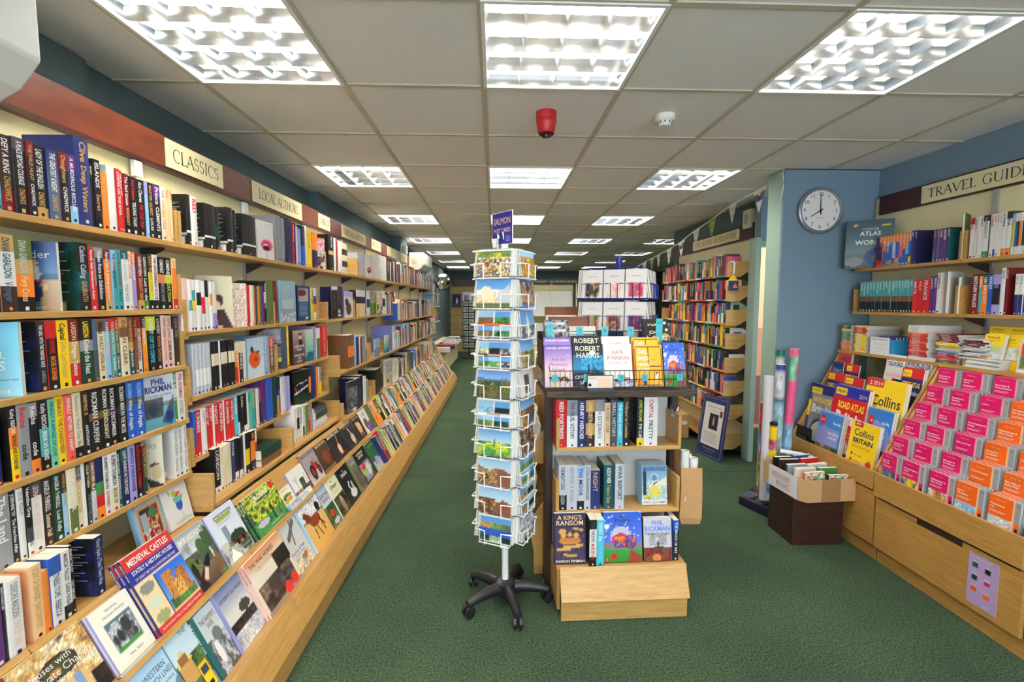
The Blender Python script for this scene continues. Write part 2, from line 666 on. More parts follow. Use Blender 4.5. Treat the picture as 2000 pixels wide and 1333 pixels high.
def lin_img(img):
    v = np.clip(img, 0, 255) / 255.0
    return np.where(v <= 0.04045, v / 12.92, ((v + 0.055) / 1.055) ** 2.4).reshape(-1, 3)


def picture(mb, o, ux, uy, w, h, layers, nu=22, nv=30, seed=1, mat=None):
    """A printed picture as a grid in the plane of ux, uy."""
    o, ux, uy = Vector(o), Vector(ux), Vector(uy)
    pts = [o + ux * (w * i / nu) + uy * (h * j / nv) for j in range(nv + 1) for i in range(nu + 1)]
    mb.grid(pts, nu, nv, lin_img(paint(layers, nu, nv, seed)), mat)


import re


def bands(spec):
    """'k3r>w' -> list of (top, bottom, colour top, colour bottom), fractions from the bottom."""
    it = [(a, float(b) if b else 1.0, c) for a, b, c in re.findall(r'([a-zA-Z])([\d.]*)(>?)', spec)]
    tot = sum(w for _, w, _ in it)
    out, y = [], 1.0
    for i, (a, w, sm) in enumerate(it):
        y2 = y - w / tot
        out.append((y, max(0.0, y2), a, it[i + 1][0] if sm and i + 1 < len(it) else a))
        y = y2
    return out


# ------------------------------------------------------------------ books
ART = {}       # front covers: (layers, lettering)


def put_text(mb, lets, o, ux, uy, w, h):
    """lets: (string, x, y, cap height, colour, fit, align, bold), fractions of the face."""
    for L in lets:
        s, x, y, ch, col = L[:5]
        fit = L[5] * w if len(L) > 5 and L[5] else None
        al = L[6] if len(L) > 6 else 'l'
        bd = L[7] if len(L) > 7 else 0.0
        if s == '~':        # a line of print too small to read
            p, ux_, uy_ = Vector(o) + Vector(ux) * (x * w) + Vector(uy) * (y * h), Vector(ux), Vector(uy)
            p += ux_.cross(uy_) * .0003
            mb.face([p, p + ux_ * fit, p + ux_ * fit + uy_ * (ch * h), p + uy_ * (ch * h)], col)
            continue
        text(mb, s, Vector(o) + Vector(ux) * (x * w) + Vector(uy) * (y * h), ux, uy, ch * h, col, fit, bd, al)


FAR = MB()     # the books too distant to tell apart, gathered at the end into one object
FAR_Y = 6.3


def book(name, label, cat, t, d, h, spine='k', stext='', front=None, back=None, group=None, hard=False, simple=False,
         nu=20, nv=28, pagecol=None, logo=True, sbold=0.02, far=None):
    """A closed book: x across the spine, y into the shelf, z up; spine at y = 0, front cover at x = t."""
    mb = MB()
    if simple:
        mb.mats.append(M['print'])
        bs = bands(spine)
        for y1, y0, a, b in bs:
            mb.face([(0, 0, y0 * h), (t, 0, y0 * h), (t, 0, y1 * h), (0, 0, y1 * h)], cols=[b, b, a, a])
        fc = front if isinstance(front, str) and len(front) == 1 else bs[0][2]
        mb.face([(t, 0, 0), (t, d, 0), (t, d, h), (t, 0, h)], fc)
        mb.face([(0, d, 0), (0, 0, 0), (0, 0, h), (0, d, h)], back if back else fc)
        mb.face([(0, 0, h), (t, 0, h), (t, d, h), (0, d, h)], pagecol or (214, 206, 190))
        mb.face([(0, d, 0), (t, d, 0), (t, 0, 0), (0, 0, 0)], fc)
        mb.face([(t, d, 0), (0, d, 0), (0, d, h), (t, d, h)], pagecol or (214, 206, 190))
        if stext:
            spine_text(mb, stext, t, h, bs, 0.0)
        if far is not None:
            n = len(FAR.v)
            FAR.v += [tuple(far @ Vector(p)) for p in mb.v]
            FAR.f += [[n + i for i in f] for f in mb.f]
            FAR.c += mb.c
            FAR.mi += [0] * len(mb.f)
            return None
        o = mb.build(name, merge=False)
        return tag(o, label, cat, group)
    root = thing(name, label, cat, group=group)
    mb.mats.append(M['print'])
    tc = min(0.0025 if hard else 0.0009, t * 0.2)
    ov = 0.003 if hard else 0.0
    bulge = min(0.004, t * 0.18) if hard else min(0.0012, t * 0.06)
    bs = bands(spine)
    ns = 4 if t > 0.008 else 1
    zz = sorted({round(q, 5) for y1, y0, _, _ in bs for q in (y1, y0)})

    def sy(x):
        q = 2 * x / t - 1
        return -bulge * (1 - q * q)
    for y1, y0, a, b in bs:
        for i in range(ns):
            xa, xb = t * i / ns, t * (i + 1) / ns
            mb.face([(xa, sy(xa), y0 * h), (xb, sy(xb), y0 * h), (xb, sy(xb), y1 * h), (xa, sy(xa), y1 * h)], cols=[b, b, a, a])
    # inner spine, its two ends
    c0 = bs[0][2]
    c1 = bs[-1][3]
    for zq, cc in ((h, c0), (0.0, c1)):
        pts = [(t * i / ns, sy(t * i / ns), zq) for i in range(ns + 1)] + [(t, tc, zq), (0, tc, zq)]
        mb.face(pts if zq else pts[::-1], cc)
    mb.face([(t - tc, tc, 0), (tc, tc, 0), (tc, tc, h), (t - tc, tc, h)], c0)
    # front board
    fl, ft = (ART[front] if front in ART else ([('f', front or c0)], ()))
    if front in ART:
        picture(mb, (t, 0, 0), (0, 1, 0), (0, 0, 1), d, h, fl, nu, nv, seed=hash_seed(front))
        put_text(mb, ft, (t, 0, 0), (0, 1, 0), (0, 0, 1), d, h)
    else:
        mb.face([(t, 0, 0), (t, d, 0), (t, d, h), (t, 0, h)], front or c0)
    fcol = front if front in PAL else c0
    bcol = back if back in PAL else (c0 if back is None else 'w')
    if back in ART:
        picture(mb, (0, d, 0), (0, -1, 0), (0, 0, 1), d, h, ART[back][0], nu, nv, seed=hash_seed(back))
        put_text(mb, ART[back][1], (0, d, 0), (0, -1, 0), (0, 0, 1), d, h)
        bcol = 'w'
    else:
        mb.face([(0, d, 0), (0, 0, 0), (0, 0, h), (0, d, h)], bcol)
    for xa, xb, cc in ((t - tc, t, fcol), (0, tc, bcol)):
        mb.face([(xa, tc, h), (xb, tc, h), (xb, d, h), (xa, d, h)], cc)
        mb.face([(xa, d, 0), (xb, d, 0), (xb, tc, 0), (xa, tc, 0)], cc)
        mb.face([(xb, d, 0), (xa, d, 0), (xa, d, h), (xb, d, h)], cc)
    mb.face([(t - tc, d, 0), (t - tc, tc, 0), (t - tc, tc, h), (t - tc, d, h)], 'w')
    mb.face([(tc, tc, 0), (tc, d, 0), (tc, d, h), (tc, tc, h)], 'w')
    if stext:
        spine_text(mb, stext, t, h, bs, bulge, sbold)
    if logo and t > 0.012:
        random_logo(mb, t, h, bulge, bs[-1][3])
    mb.build('cover', parent=root, merge=False)
    pb = MB()
    z0, z1 = (ov, h - ov) if hard else (0.0006, h - 0.0006)
    y1 = d - (ov if hard else 0.0008)
    pb.box(tc + 1e-4, t - tc - 1e-4, tc + 1e-4, y1, z0, z1)
    pb.build('pages', M['pages'] if not pagecol else M['print'], root, merge=False)
    return root


def hash_seed(s):
    return sum(ord(c) * (i + 3) for i, c in enumerate(s)) % 9973


def spine_text(mb, stext, t, h, bs, bulge, bold=0.02):
    """'TITLE|w|AUTHOR|o': read from the top down; a leading digit pair sets the start in hundredths."""
    parts = stext.split('|')
    pairs = [(parts[i], parts[i + 1] if i + 1 < len(parts) and parts[i + 1] else 'w') for i in range(0, len(parts), 2)]
    n = len(pairs)
    # shares of the spine by letter count
    tot = sum(max(4, len(p[0])) for p in pairs)
    y = 0.955
    span = 0.83
    for s, c in pairs:
        fr = span * max(4, len(s)) / tot
        cap = min(0.46 * t, 0.019)
        wid = sum(glyph(ch, bold)[2] for ch in s) * cap / 0.7
        if wid < fr * h * 0.9:
            cap = min(cap * fr * h * 0.9 / max(wid, 1e-4), 0.54 * t, 0.022)
        text(mb, s, (t / 2 - cap / 2, -bulge * 0.96, y * h), (0, 0, -1), (1, 0, 0), cap, c, fit=fr * h * 0.94, bold=bold)
        y -= fr + 0.01


def random_logo(mb, t, h, bulge, ground):
    light = sum(PAL[ground]) > 380
    c = random.choice('kkrB' if light else 'wwwdo')
    s = min(t * 0.22, 0.005)
    x, z = t / 2, h * 0.045
    y = -bulge - 0.0005
    if random.random() < 0.5:
        mb.face([(x - s, y, z - s), (x + s, y, z - s), (x + s, y, z + s), (x - s, y, z + s)], c)
    else:
        mb.face([(x + s * math.cos(k * PI / 4), y, z + s * math.sin(k * PI / 4)) for k in range(8)], c)


ORD = ('first second third fourth fifth sixth seventh eighth ninth tenth eleventh twelfth thirteenth fourteenth fifteenth sixteenth '
       'seventeenth eighteenth nineteenth').split()


def ordinal(n):
    if n > 99:
        return 'hundred and ' + ordinal(n - 100) if n > 100 else 'hundredth'
    if n <= 19:
        return ORD[n - 1]
    T = ('twenty', 'thirty', 'forty', 'fifty', 'sixty', 'seventy', 'eighty', 'ninety')
    tens, u = divmod(n, 10)
    if u == 0:
        return {20: 'twentieth', 30: 'thirtieth', 40: 'fortieth', 50: 'fiftieth', 60: 'sixtieth', 70: 'seventieth'}.get(n, str(n) + 'th')
    return T[tens - 2] + '-' + ORD[u - 1]


def look(spine, stext=''):
    seen = []
    for y1, y0, a, b in sorted(bands(spine), key=lambda q: q[1] - q[0]):
        for k in (a, b):
            if CN[k] not in seen:
                seen.append(CN[k])
    s = seen[0] if len(seen) == 1 else seen[0] + ' and ' + seen[1]
    return s


def short(*cands):
    """The first wording of at most sixteen words."""
    for c in cands:
        if len(c.split()) <= 16:
            return c
    return ' '.join(cands[-1].split()[:16])


KINDS = {   # kind: (name, height, depth, hard)
    'p': ('paperback', 0.197, 0.126, False), 't': ('paperback', 0.226, 0.145, False), 'm': ('paperback', 0.178, 0.110, False),
    'H': ('hardback', 0.232, 0.150, True), 'L': ('art_book', 0.268, 0.165, True), 'S': ('booklet', 0.21, 0.14, False),
    'M': ('magazine', 0.28, 0.165, False), 'G': ('guidebook', 0.198, 0.13, False), 'C': ('picture_book', 0.20, 0.13, False),
}


def row(items, x0, solve, place, rotz, where, anchor, back_first=False, group=None, simple=False, setback=0.004, cat='book', face_in=0.0):
    """One shelf of books. items: 'px;kind;bands;lettering;height;depth' ending at column px of the photograph, in order along the shelf.
    kind G.. gap 'g', face-out 'F' (bands holds the ART key, lettering the spine colour, height, width)."""
    s = solve(x0)
    made = []
    for it in items:
        q = it.split(';')
        px, kind = float(q[0]), q[1]
        e = solve(px)
        if kind == 'g':
            s = e
            continue
        made.append((s, e, kind, q))
        s = e
    n = len(made)
    out = []
    for i, (a, b, kind, q) in enumerate(made):
        k = n - i if back_first else i + 1
        pos = '%s from %s' % (ordinal(k), anchor) if k > 1 else 'next to %s' % anchor
        q += [''] * (7 - len(q))
        if kind == 'F':
            key, sc = q[2], q[3] or 'w'
            hh, ww = float(q[4] or 0.2), float(q[5] or 0.13)
            tt = float(q[6] or 0.02)
            span = max(0.02, b - a)
            th = math.acos(max(0.42, min(0.992, span / ww)))
            nm = 'paperback' if hh < 0.235 else 'art_book'
            lk = ART_LOOK.get(key, CN.get(sc, 'pale'))
            lk = lk if 'cover' in lk else lk + ' cover'
            lab = short('%s facing out, %s, %s' % (lk, pos, where), '%s, %s, %s' % (lk, pos, where), '%s, %s' % (lk, where))
            o = book(nm, lab, cat, tt, ww, hh, sc, '', key, group=group, hard=(nm == 'art_book'), logo=False, nu=24, nv=32)
            # front cover (+x) turned to face out of the shelf, right-hand edge at b
            ang = rotz - PI / 2
            dirx = Vector((math.cos(rotz), math.sin(rotz), 0))      # along the shelf
            diry = Vector((-math.sin(rotz), math.cos(rotz), 0))     # into the shelf
            base = place(b) + diry * face_in
            # local y (spine to fore edge) runs along the cover: from spine at left to right edge
            cv = dirx * math.cos(th) - diry * math.sin(th)          # towards the right end, forward
            org = base - cv * ww
            nrm = Vector((cv.y, -cv.x, 0))                            # faces outward
            o.location = org - nrm * tt
            o.rotation_euler = (0, 0, math.atan2(nrm.y, nrm.x))
        else:
            nm, hh, dd, hard = KINDS[kind]
            hh = float(q[4]) if q[4] else hh * random.uniform(0.985, 1.015)
            dd = float(q[5]) if q[5] else dd
            cols = look(q[2])
            lc = q[3].split('|')[1] if '|' in q[3] else ''
            thick = b - a
            adj = 'thin ' if thick < 0.012 else ('thick ' if thick > 0.036 else '')
            wl = (' with %s lettering' % CN[lc]) if lc in CN else ''
            c1 = cols.split(' and ')[0]
            nn = nm.replace('_', ' ')
            lab = short('%s%s %s%s, %s, %s' % (adj, cols, nn, wl, pos, where), '%s%s %s%s, %s, %s' % (adj, c1, nn, wl, pos, where),
                        '%s%s %s, %s, %s' % (adj, c1, nn, pos, where))
            pos3 = place(a + 0.0004) + Vector((-math.sin(rotz), math.cos(rotz), 0)) * (setback + random.uniform(0, 0.006))
            far = Matrix.Translation(pos3) @ Matrix.Rotation(rotz, 4, 'Z') if simple and pos3.y > FAR_Y else None
            o = book(nm, lab, cat, max(0.003, thick - 0.0008), dd, hh, q[2], q[3], back=q[6] or None, group=group, hard=hard, simple=simple, far=far)
            if o is None:
                continue
            o.location = pos3
            o.rotation_euler = (0, 0, rotz)
        out.append(o)
    return out


ART_LOOK = {}

# ------------------------------------------------------------------ the room
CEIL = 2.4035
GX, GY = -1.241, 2.141           # one crossing of the 600 mm ceiling grid
YB = 14.15                        # back wall
YF = -2.6                         # shop front, behind the camera
XR = 2.74                         # wall of travel guides

b = MB(); b.face([(-2.2, YF, 0), (5.4, YF, 0), (5.4, YB + .1, 0), (-2.2, YB + .1, 0)]); struct('floor', b, M['carpet'])
b = MB(); b.box(-2.2, 5.4, 3.93, 3.934, 0.0, 0.0012); struct('trim_1', b, plain('carpet_seam', (44, 60, 46), 0.95))

# ceiling: tiles, with openings for the lights, carried on a grid of tee bars
cells = {}
LIGHTS, PLAIN = set(), set()
for j in (-7, -4, -1, 2, 5, 8, 11, 14):
    for i in (0, 2, 4):
        LIGHTS.add((i, j))
for j in (8, 11, 14):
    LIGHTS.add((6, j))
for i in (0, 2, 4, 6):
    PLAIN.add((i, 17))
tiles = MB()
NI, NJ = range(-2, 11), range(-8, 20)
zt = CEIL + 0.006
for i in NI:
    for j in NJ:
        if (i, j) in LIGHTS or (i, j) in PLAIN:
            continue
        x0, y0 = GX + .6 * i, GY + .6 * j
        tiles.face([(x0, y0, zt), (x0, y0 + .6, zt), (x0 + .6, y0 + .6, zt), (x0 + .6, y0, zt)])
struct('ceiling', tiles, M['tile'])
tee = MB()
xa, xb = GX + .6 * NI[0], GX + .6 * (NI[-1] + 1)
ya, yb = GY + .6 * NJ[0], GY + .6 * (NJ[-1] + 1)
for i in range(NI[0], NI[-1] + 2):
    x = GX + .6 * i
    tee.box(x - .012, x + .012, ya, yb, CEIL, CEIL + .03)
for j in range(NJ[0], NJ[-1] + 2):
    y = GY + .6 * j
    tee.box(xa, xb, y - .011, y + .011, CEIL + .0006, CEIL + .03)
struct('trim_2', tee, M['tee'])

# left-hand wall, following the tilt of the shelving, with shallow piers above the fascia
wl = MB()
P0, P1 = Lp(-.80, YF), Lp(-.80, YB)
wl.prism([(P0.x, YF), (P1.x, YB), (P1.x - .2, YB), (P0.x - .2, YF)], lambda u, v, a: (u, v, a), 0, 2.6)
struct('wall_left', wl, M['darkwall'])
for k, (y0, y1, w) in enumerate(((-2.0, 1.96, -.76), (4.15, 6.75, -.72), (6.75, 7.2, -.60))):
    pm = MB()
    a, c = Lp(w, y0), Lp(w, y1)
    pm.prism([(Lp(-.80, y0).x, y0), (a.x, y0), (c.x, y1), (Lp(-.80, y1).x, y1)], lambda u, v, q: (u, v, q), 1.9, CEIL - .002)
    struct('wall_left_pier', pm, M['darkwall'])

# back wall
wb = MB(); wb.box(-2.2, 5.4, YB, YB + .1, 0, 2.6); struct('wall_back', wb, M['darkwall'])
wb = MB(); wb.box(-1.3, .6, YB - .03, YB - .001, 0, 2.0); struct('wall_back_blockwork', wb, M['brick'])

# right-hand wall of the map corner, the partition with the clock, and the recess behind it
wr = MB(); wr.box(XR, XR + .12, YF, 3.33, 0, 2.6); struct('wall_right', wr, M['bluewall'])
wp = MB(); wp.box(2.05, XR + .12, 3.33, 3.50, 0, 2.6); struct('wall_partition', wp, M['bluewall'])
tp = MB(); tp.box(2.045, 2.07, 3.345, 3.515, 0, CEIL - .003); struct('trim_3', tp, M['jamb'])
# doorway towards the staff room, behind the partition, in a wall that faces the shop window
dw = MB()
dw.box(2.37, 3.3, 4.17, 4.27, 2.02, 2.6)
dw.box(3.2, 3.3, 3.50, 4.27, 0, 2.6)
struct('wall_doorway', dw, M['bluewall'])
jb = MB()
jb.box(2.335, 2.382, 4.165, 4.285, 0, 2.05)
struct('trim_4', jb, M['jamb'], bevel=.003)
jb = MB(); jb.box(2.382, 3.2, 4.18, 4.26, 1.97, 2.02)
struct('trim_5', jb, M['jamb'])
# the lit room beyond the doorway
rm = MB(); rm.box(2.44, 4.6, 5.7, 5.75, 0, 2.6); struct('wall_staff_room', rm, M['warmwall'])
rm = MB(); rm.box(4.5, 4.6, 4.27, 5.7, 0, 2.6); struct('wall_staff_room_side', rm, M['warmwall'])
rm = MB(); rm.face([(2.44, 4.27, 2.5), (2.44, 5.7, 2.5), (4.5, 5.7, 2.5), (4.5, 4.27, 2.5)]); struct('ceiling_staff_room', rm, M['tile'])
o = thing('cupboard', 'warm brown cupboard glimpsed through the doorway behind the partition', 'cupboard', (3.05, 5.69, 0))
m = MB(); m.box(-.4, .4, -.35, 0, 0, 1.15); m.build('carcass', plain('orange_brown_door', (196, 132, 84), .5), o, bevel=.003)
m = MB(); m.box(-.38, .38, -.365, -.352, .05, .62); m.build('door', plain('red_brown_door', (120, 50, 36), .5), o)
ld = bpy.data.lights.new('staff_room_lamp', 'POINT'); ld.energy = 13; ld.color = (1, .80, .58); ld.shadow_soft_size = .15
lo = bpy.data.objects.new('staff_room_lamp', ld); COL.objects.link(lo); lo.location = (3.4, 4.9, 2.2)

# wall behind the children's shelves, then the room widens
wc = MB(); wc.box(2.413, 2.436, 4.285, 6.32, 0, 2.6); struct('wall_children', wc, M['darkwall'])
wc = MB(); wc.box(2.436, 5.4, 6.22, 6.32, 0, 2.6); struct('wall_return', wc, M['darkwall'])
wc = MB(); wc.box(5.3, 5.4, 6.3, YB, 0, 2.6); struct('wall_far_right', wc, M['darkwall'])

# the shop front behind the camera: a wide window over a low stall riser
wf = MB()
wf.box(-2.2, 5.4, YF - .1, YF, 0, .55); wf.box(-2.2, 5.4, YF - .1, YF, 2.25, 2.6)
wf.box(-2.2, -1.6, YF - .1, YF, .55, 2.25); wf.box(2.5, 5.4, YF - .1, YF, .55, 2.25)
struct('wall_front', wf, M['cream'])
wf = MB()
for x in (-1.6, -.25, 1.1, 2.44):
    wf.box(x, x + .06, YF - .08, YF - .02, .55, 2.25)
wf.box(-1.6, 2.5, YF - .08, YF - .02, .55, .61); wf.box(-1.6, 2.5, YF - .08, YF - .02, 2.19, 2.25)
struct('window_1', wf, M['jamb'])


# ------------------------------------------------------------------ ceiling lights
def light_mesh():
    fr, lv, tb, rf = MB(), MB(), MB(), MB()
    a = .288
    for s in (-1, 1):                                   # rim
        fr.box(-.300, .300, s * .300 if s < 0 else .286, -.286 if s < 0 else .300, -.004, .008)
        fr.box(s * .300 if s < 0 else .286, -.286 if s < 0 else .300, -.286, .286, -.004, .008)
    # housing: reflector box
    H = .095
    for q in ([(-a, -a, 0), (-a, a, 0), (-a, a, H), (-a, -a, H)], [(a, a, 0), (a, -a, 0), (a, -a, H), (a, a, H)],
              [(a, -a, 0), (-a, -a, 0), (-a, -a, H), (a, -a, H)], [(-a, a, 0), (a, a, 0), (a, a, H), (-a, a, H)],
              [(-a, -a, H), (-a, a, H), (a, a, H), (a, -a, H)]):
        rf.face(q)
    # four tubes
    for k in range(4):
        x = -.2145 + .143 * k
        tb.tube([(x, -.27, .070), (x, .27, .070)], .013, 8)
    # parabolic louvre blades: thin at the bottom edge, thicker and dished towards the top
    prof = [(-.0008, 0), (.0008, 0), (.0022, .015), (.0054, .030), (.011, .046), (-.011, .046), (-.0054, .030), (-.0022, .015)]
    for k in range(1, 4):
        c = -a + 2 * a * k / 4
        lv.prism(prof, lambda u, v, q: (q, c + u, v + .001), -a, a)
        lv.prism(prof, lambda u, v, q: (c + u, q, v + .001), -a, a)
    half = [(0, 0), (.0012, 0), (.0026, .015), (.006, .030), (.012, .046), (0, .046)]
    for s in (-1, 1):
        lv.prism(half, lambda u, v, q: (q, s * (a - u), v + .001), -a, a)
        lv.prism(half, lambda u, v, q: (s * (a - u), q, v + .001), -a, a)
    return fr, lv, tb, rf


_lp = None
ROWN = {-7: 'by the shop window', -4: 'above the photographer', -1: 'nearest row of ceiling lights', 2: 'second row of lights',
        5: 'third row of lights', 8: 'fourth row of lights', 11: 'fifth row of lights', 14: 'sixth row of lights'}
COLN = {0: 'over the shelves under the fascia signs', 2: 'over the postcard spinner line', 4: 'over the aisle beside the clock wall', 6: 'over the far recess'}
for (i, j) in sorted(LIGHTS, key=lambda q: (q[1], q[0])):
    rowname = {-7: 'seventh row back', -4: 'row behind the red sounder', -1: 'row in front of the red sounder', 2: 'second row along the aisle',
               5: 'third row along the aisle', 8: 'fourth row along the aisle', 11: 'fifth row along the aisle', 14: 'sixth row along the aisle'}[j]
    lab = 'square louvred ceiling light, %s, %s' % (rowname, {0: 'over the fascia-sign side', 2: 'in the middle line', 4: 'on the clock side', 6: 'over the far recess'}[i])
    o = thing('ceiling_light', lab, 'ceiling light', (GX + .6 * i + .3, GY + .6 * j + .3, CEIL), group='louvred ceiling lights')
    if _lp is None:
        fr, lv, tb, rf = light_mesh()
        _lp = [fr.build('frame', M['whiteplastic'], o), lv.build('louvre', M['louvre'], o, smooth=True),
               tb.build('tubes', M['tube'], o), rf.build('reflector', M['reflector'], o)]
    else:
        for ch in _lp:
            c = ch.copy(); COL.objects.link(c); c.parent = o
for (i, j) in sorted(PLAIN):
    lab = 'plain white diffuser ceiling light close to the back wall, %s' % {0: 'above the convex mirror', 2: 'above the stationery sign', 4: 'above the mounting boards sign', 6: 'behind the bunting'}[i]
    o = thing('ceiling_light', lab, 'ceiling light', (GX + .6 * i + .3, GY + .6 * j + .3, CEIL), group='plain ceiling lights')
    m = MB(); m.box(-.286, .286, -.286, .286, .002, .02); m.build('diffuser', M['panel_lit'], o)
    m = MB()
    for s in (-1, 1):
        m.box(-.300, .300, -.300 if s < 0 else .286, -.286 if s < 0 else .300, -.004, .02)
        m.box(-.300 if s < 0 else .286, -.286 if s < 0 else .300, -.286, .286, -.004, .02)
    m.build('frame', M['whiteplastic'], o)

# sounder, smoke detector, clock, alarm box
o = thing('fire_sounder', 'red fire alarm sounder hanging below a ceiling tile', 'alarm', (.261, 2.411, CEIL + .006))
m = MB(); m.lathe([(.05, -.038), (.051, -.03), (.051, 0)], 28); m.build('base', M['red'], o, smooth=True)
m = MB(); m.lathe([(.036, -.104), (.041, -.098), (.0475, -.06), (.0505, -.040), (.050, -.039)], 28); m.build('body', M['red'], o, smooth=True)
m = MB(); m.lathe([(.0, -.122), (.017, -.121), (.022, -.119), (.023, -.115), (.031, -.113), (.040, -.104), (.036, -.103)], 28); m.build('lens', M['darkred'], o, smooth=True)
o = thing('smoke_detector', 'white round smoke detector on the ceiling near the sounder', 'smoke detector', (.863, 2.427, CEIL + .006))
m = MB(); m.lathe([(.046, -.030), (.050, -.026), (.051, -.002), (.049, 0)], 28); m.build('base', M['whiteplastic'], o, smooth=True)
m = MB(); m.lathe([(.0, -.055), (.026, -.055), (.028, -.053), (.036, -.034), (.038, -.030)], 28); m.build('head', M['whiteplastic'], o, smooth=True)
m = MB()
for k in range(10):
    t = 2 * PI * k / 10
    d, e = Vector((math.cos(t), math.sin(t), 0)), Vector((-math.sin(t), math.cos(t), 0))
    q = [d * .0376 + e * .003 + Vector((0, 0, -.034)), d * .0376 - e * .003 + Vector((0, 0, -.034)), d * .0336 - e * .003 + Vector((0, 0, -.042)), d * .0336 + e * .003 + Vector((0, 0, -.042))]
    m.face(q)
m.build('vents', M['blackplastic'], o)

o = thing('wall_clock', 'round white-faced clock with grey rim on the blue partition', 'clock', (2.304, 3.33, 2.118))
Tf = Matrix.Rotation(PI / 2, 4, 'X')           # local z -> out of the wall (-y)
m = MB(); m.lathe([(.160, 0), (.163, .012), (.160, .030), (.150, .036), (.141, .034), (.139, .026), (.150, .0)], 48, T=Tf)
m.build('rim', plain('brushed_rim', (150, 152, 156), 0.35, metal=0.6), o, smooth=True)
m = MB(); m.lathe([(.1399, .020), (.140, .024)], 48, T=Tf)
m.mats.append(M['matt'])
for k in range(12):
    t = R(90 - 30 * (k + 1))
    text(m, str(k + 1), (.116 * math.cos(t), -.0245, .113 * math.sin(t) - .013), (1, 0, 0), (0, 0, 1), .027, (40, 50, 150), align='c')
text(m, 'LONDON', (0, -.0245, -.055), (1, 0, 0), (0, 0, 1), .008, (90, 100, 170), align='c')
m.build('dial', None, o, merge=False)


def hand(name, ang, r0, r1, wd, mat):
    m = MB()
    d = Vector((math.sin(ang), 0, math.cos(ang)))
    e = Vector((math.cos(ang), 0, -math.sin(ang)))
    for yy, zz in ((-.0275, 1), (-.0265, 1)):
        pass
    q = [d * r0 - e * wd, d * r0 + e * wd, d * r1 + e * wd * .6, d * r1 - e * wd * .6]
    A = [p + Vector((0, -.0285, 0)) for p in q]
    B = [p + Vector((0, -.0270, 0)) for p in q]
    m.face(A); m.face(B[::-1])
    for i in range(4):
        m.face([A[i], B[i], B[(i + 1) % 4], A[(i + 1) % 4]])
    m.build(name, mat, o)


hand('minute_hand', R(-2), -.02, .118, .0032, M['blackplastic'])
hand('hour_hand', R(238), -.02, .083, .004, M['blackplastic'])
hand('second_hand', R(356), -.03, .03, .0045, M['red'])
m = MB(); m.lathe([(.006, .024), (.006, .031)], 12, T=Tf); m.build('hub', M['blackplastic'], o)

# small cream box over the doorway
o = thing('alarm_box', 'cream alarm box with slotted grille high beside the bunting', 'alarm box', (2.40, 4.32, 2.16))
m = MB(); m.box(-.05, .02, 0, .13, 0, .17); m.build('case', M['creamplastic'], o, bevel=.006)
m = MB()
for k in range(6):
    m.box(-.053, -.0495, .03, .10, .045 + .015 * k, .052 + .015 * k)
m.build('grille', plain('grille_shadow_grey', (150, 142, 120), 0.6), o)

# ------------------------------------------------------------------ left-hand run of shelving
BY = [0.40, 1.165, 1.93, 2.695, 3.46, 4.225, 4.99, 5.755, 6.52, 7.285, 8.05, 8.43]
WB = -0.59                                            # back panels
ROTL = math.atan2(1.0, TILT)
SIDE = {0: [(1.705, -.424), (1.445, -.424), (1.222, -.424), (1.003, -.424), (.785, -.424), (.59, -.34)]}
SIDE[1] = SIDE[0]
SIDE[2] = SIDE[3] = [(1.705, -.424), (1.352, -.424), (1.083, -.424), (.826, -.424), (.635, -.35)]
SIDE[4] = SIDE[5] = SIDE[6] = [(1.708, -.424), (1.345, -.424), (.955, -.35), (.60, -.33)]
SIDE[7] = SIDE[8] = SIDE[9] = SIDE[10] = [(1.71, -.424), (1.262, -.37), (.955, -.35), (.60, -.33)]
ANG = R(26)
NL = Vector((math.cos(ANG), 0, math.sin(ANG)))        # outward normal of the sloped display, in (w, -, z)
DL = Vector((-math.sin(ANG), 0, math.cos(ANG)))       # up the slope
TA, TBR = (-.254, .408), (-.113, .188)                # feet of the two sloped tiers, (w, z)
BAYNAME = ['nearest the camera', 'before the first sign', 'under the classics sign', 'under the local authors sign', 'under the art sign',
           'under the natural history sign', 'under the history sign', 'before the far air conditioner', 'below the far air conditioner',
           'beyond the far air conditioner', 'close to the convex mirror']


def bracket_panel(mb, y, wf, z, h=.135, drop=.03, cut=True, th=.016, mat=None):
    """Upright end panel of a shelf, its lower back corner cut away above the steel bracket."""
    if cut:
        o = [(wf, z - drop), (wf, z + h), (WB + .005, z + h), (WB + .005, z + h * .55), (wf - (wf - WB) * .45, z - drop)]
        o = o[::-1]
    else:
        o = [(WB + .005, z), (wf, z), (wf, z + h), (WB + .005, z + h)]
    mb.prism(o, lambda u, v, a: Lp(u, a, v), y, y + th, mat=mat)


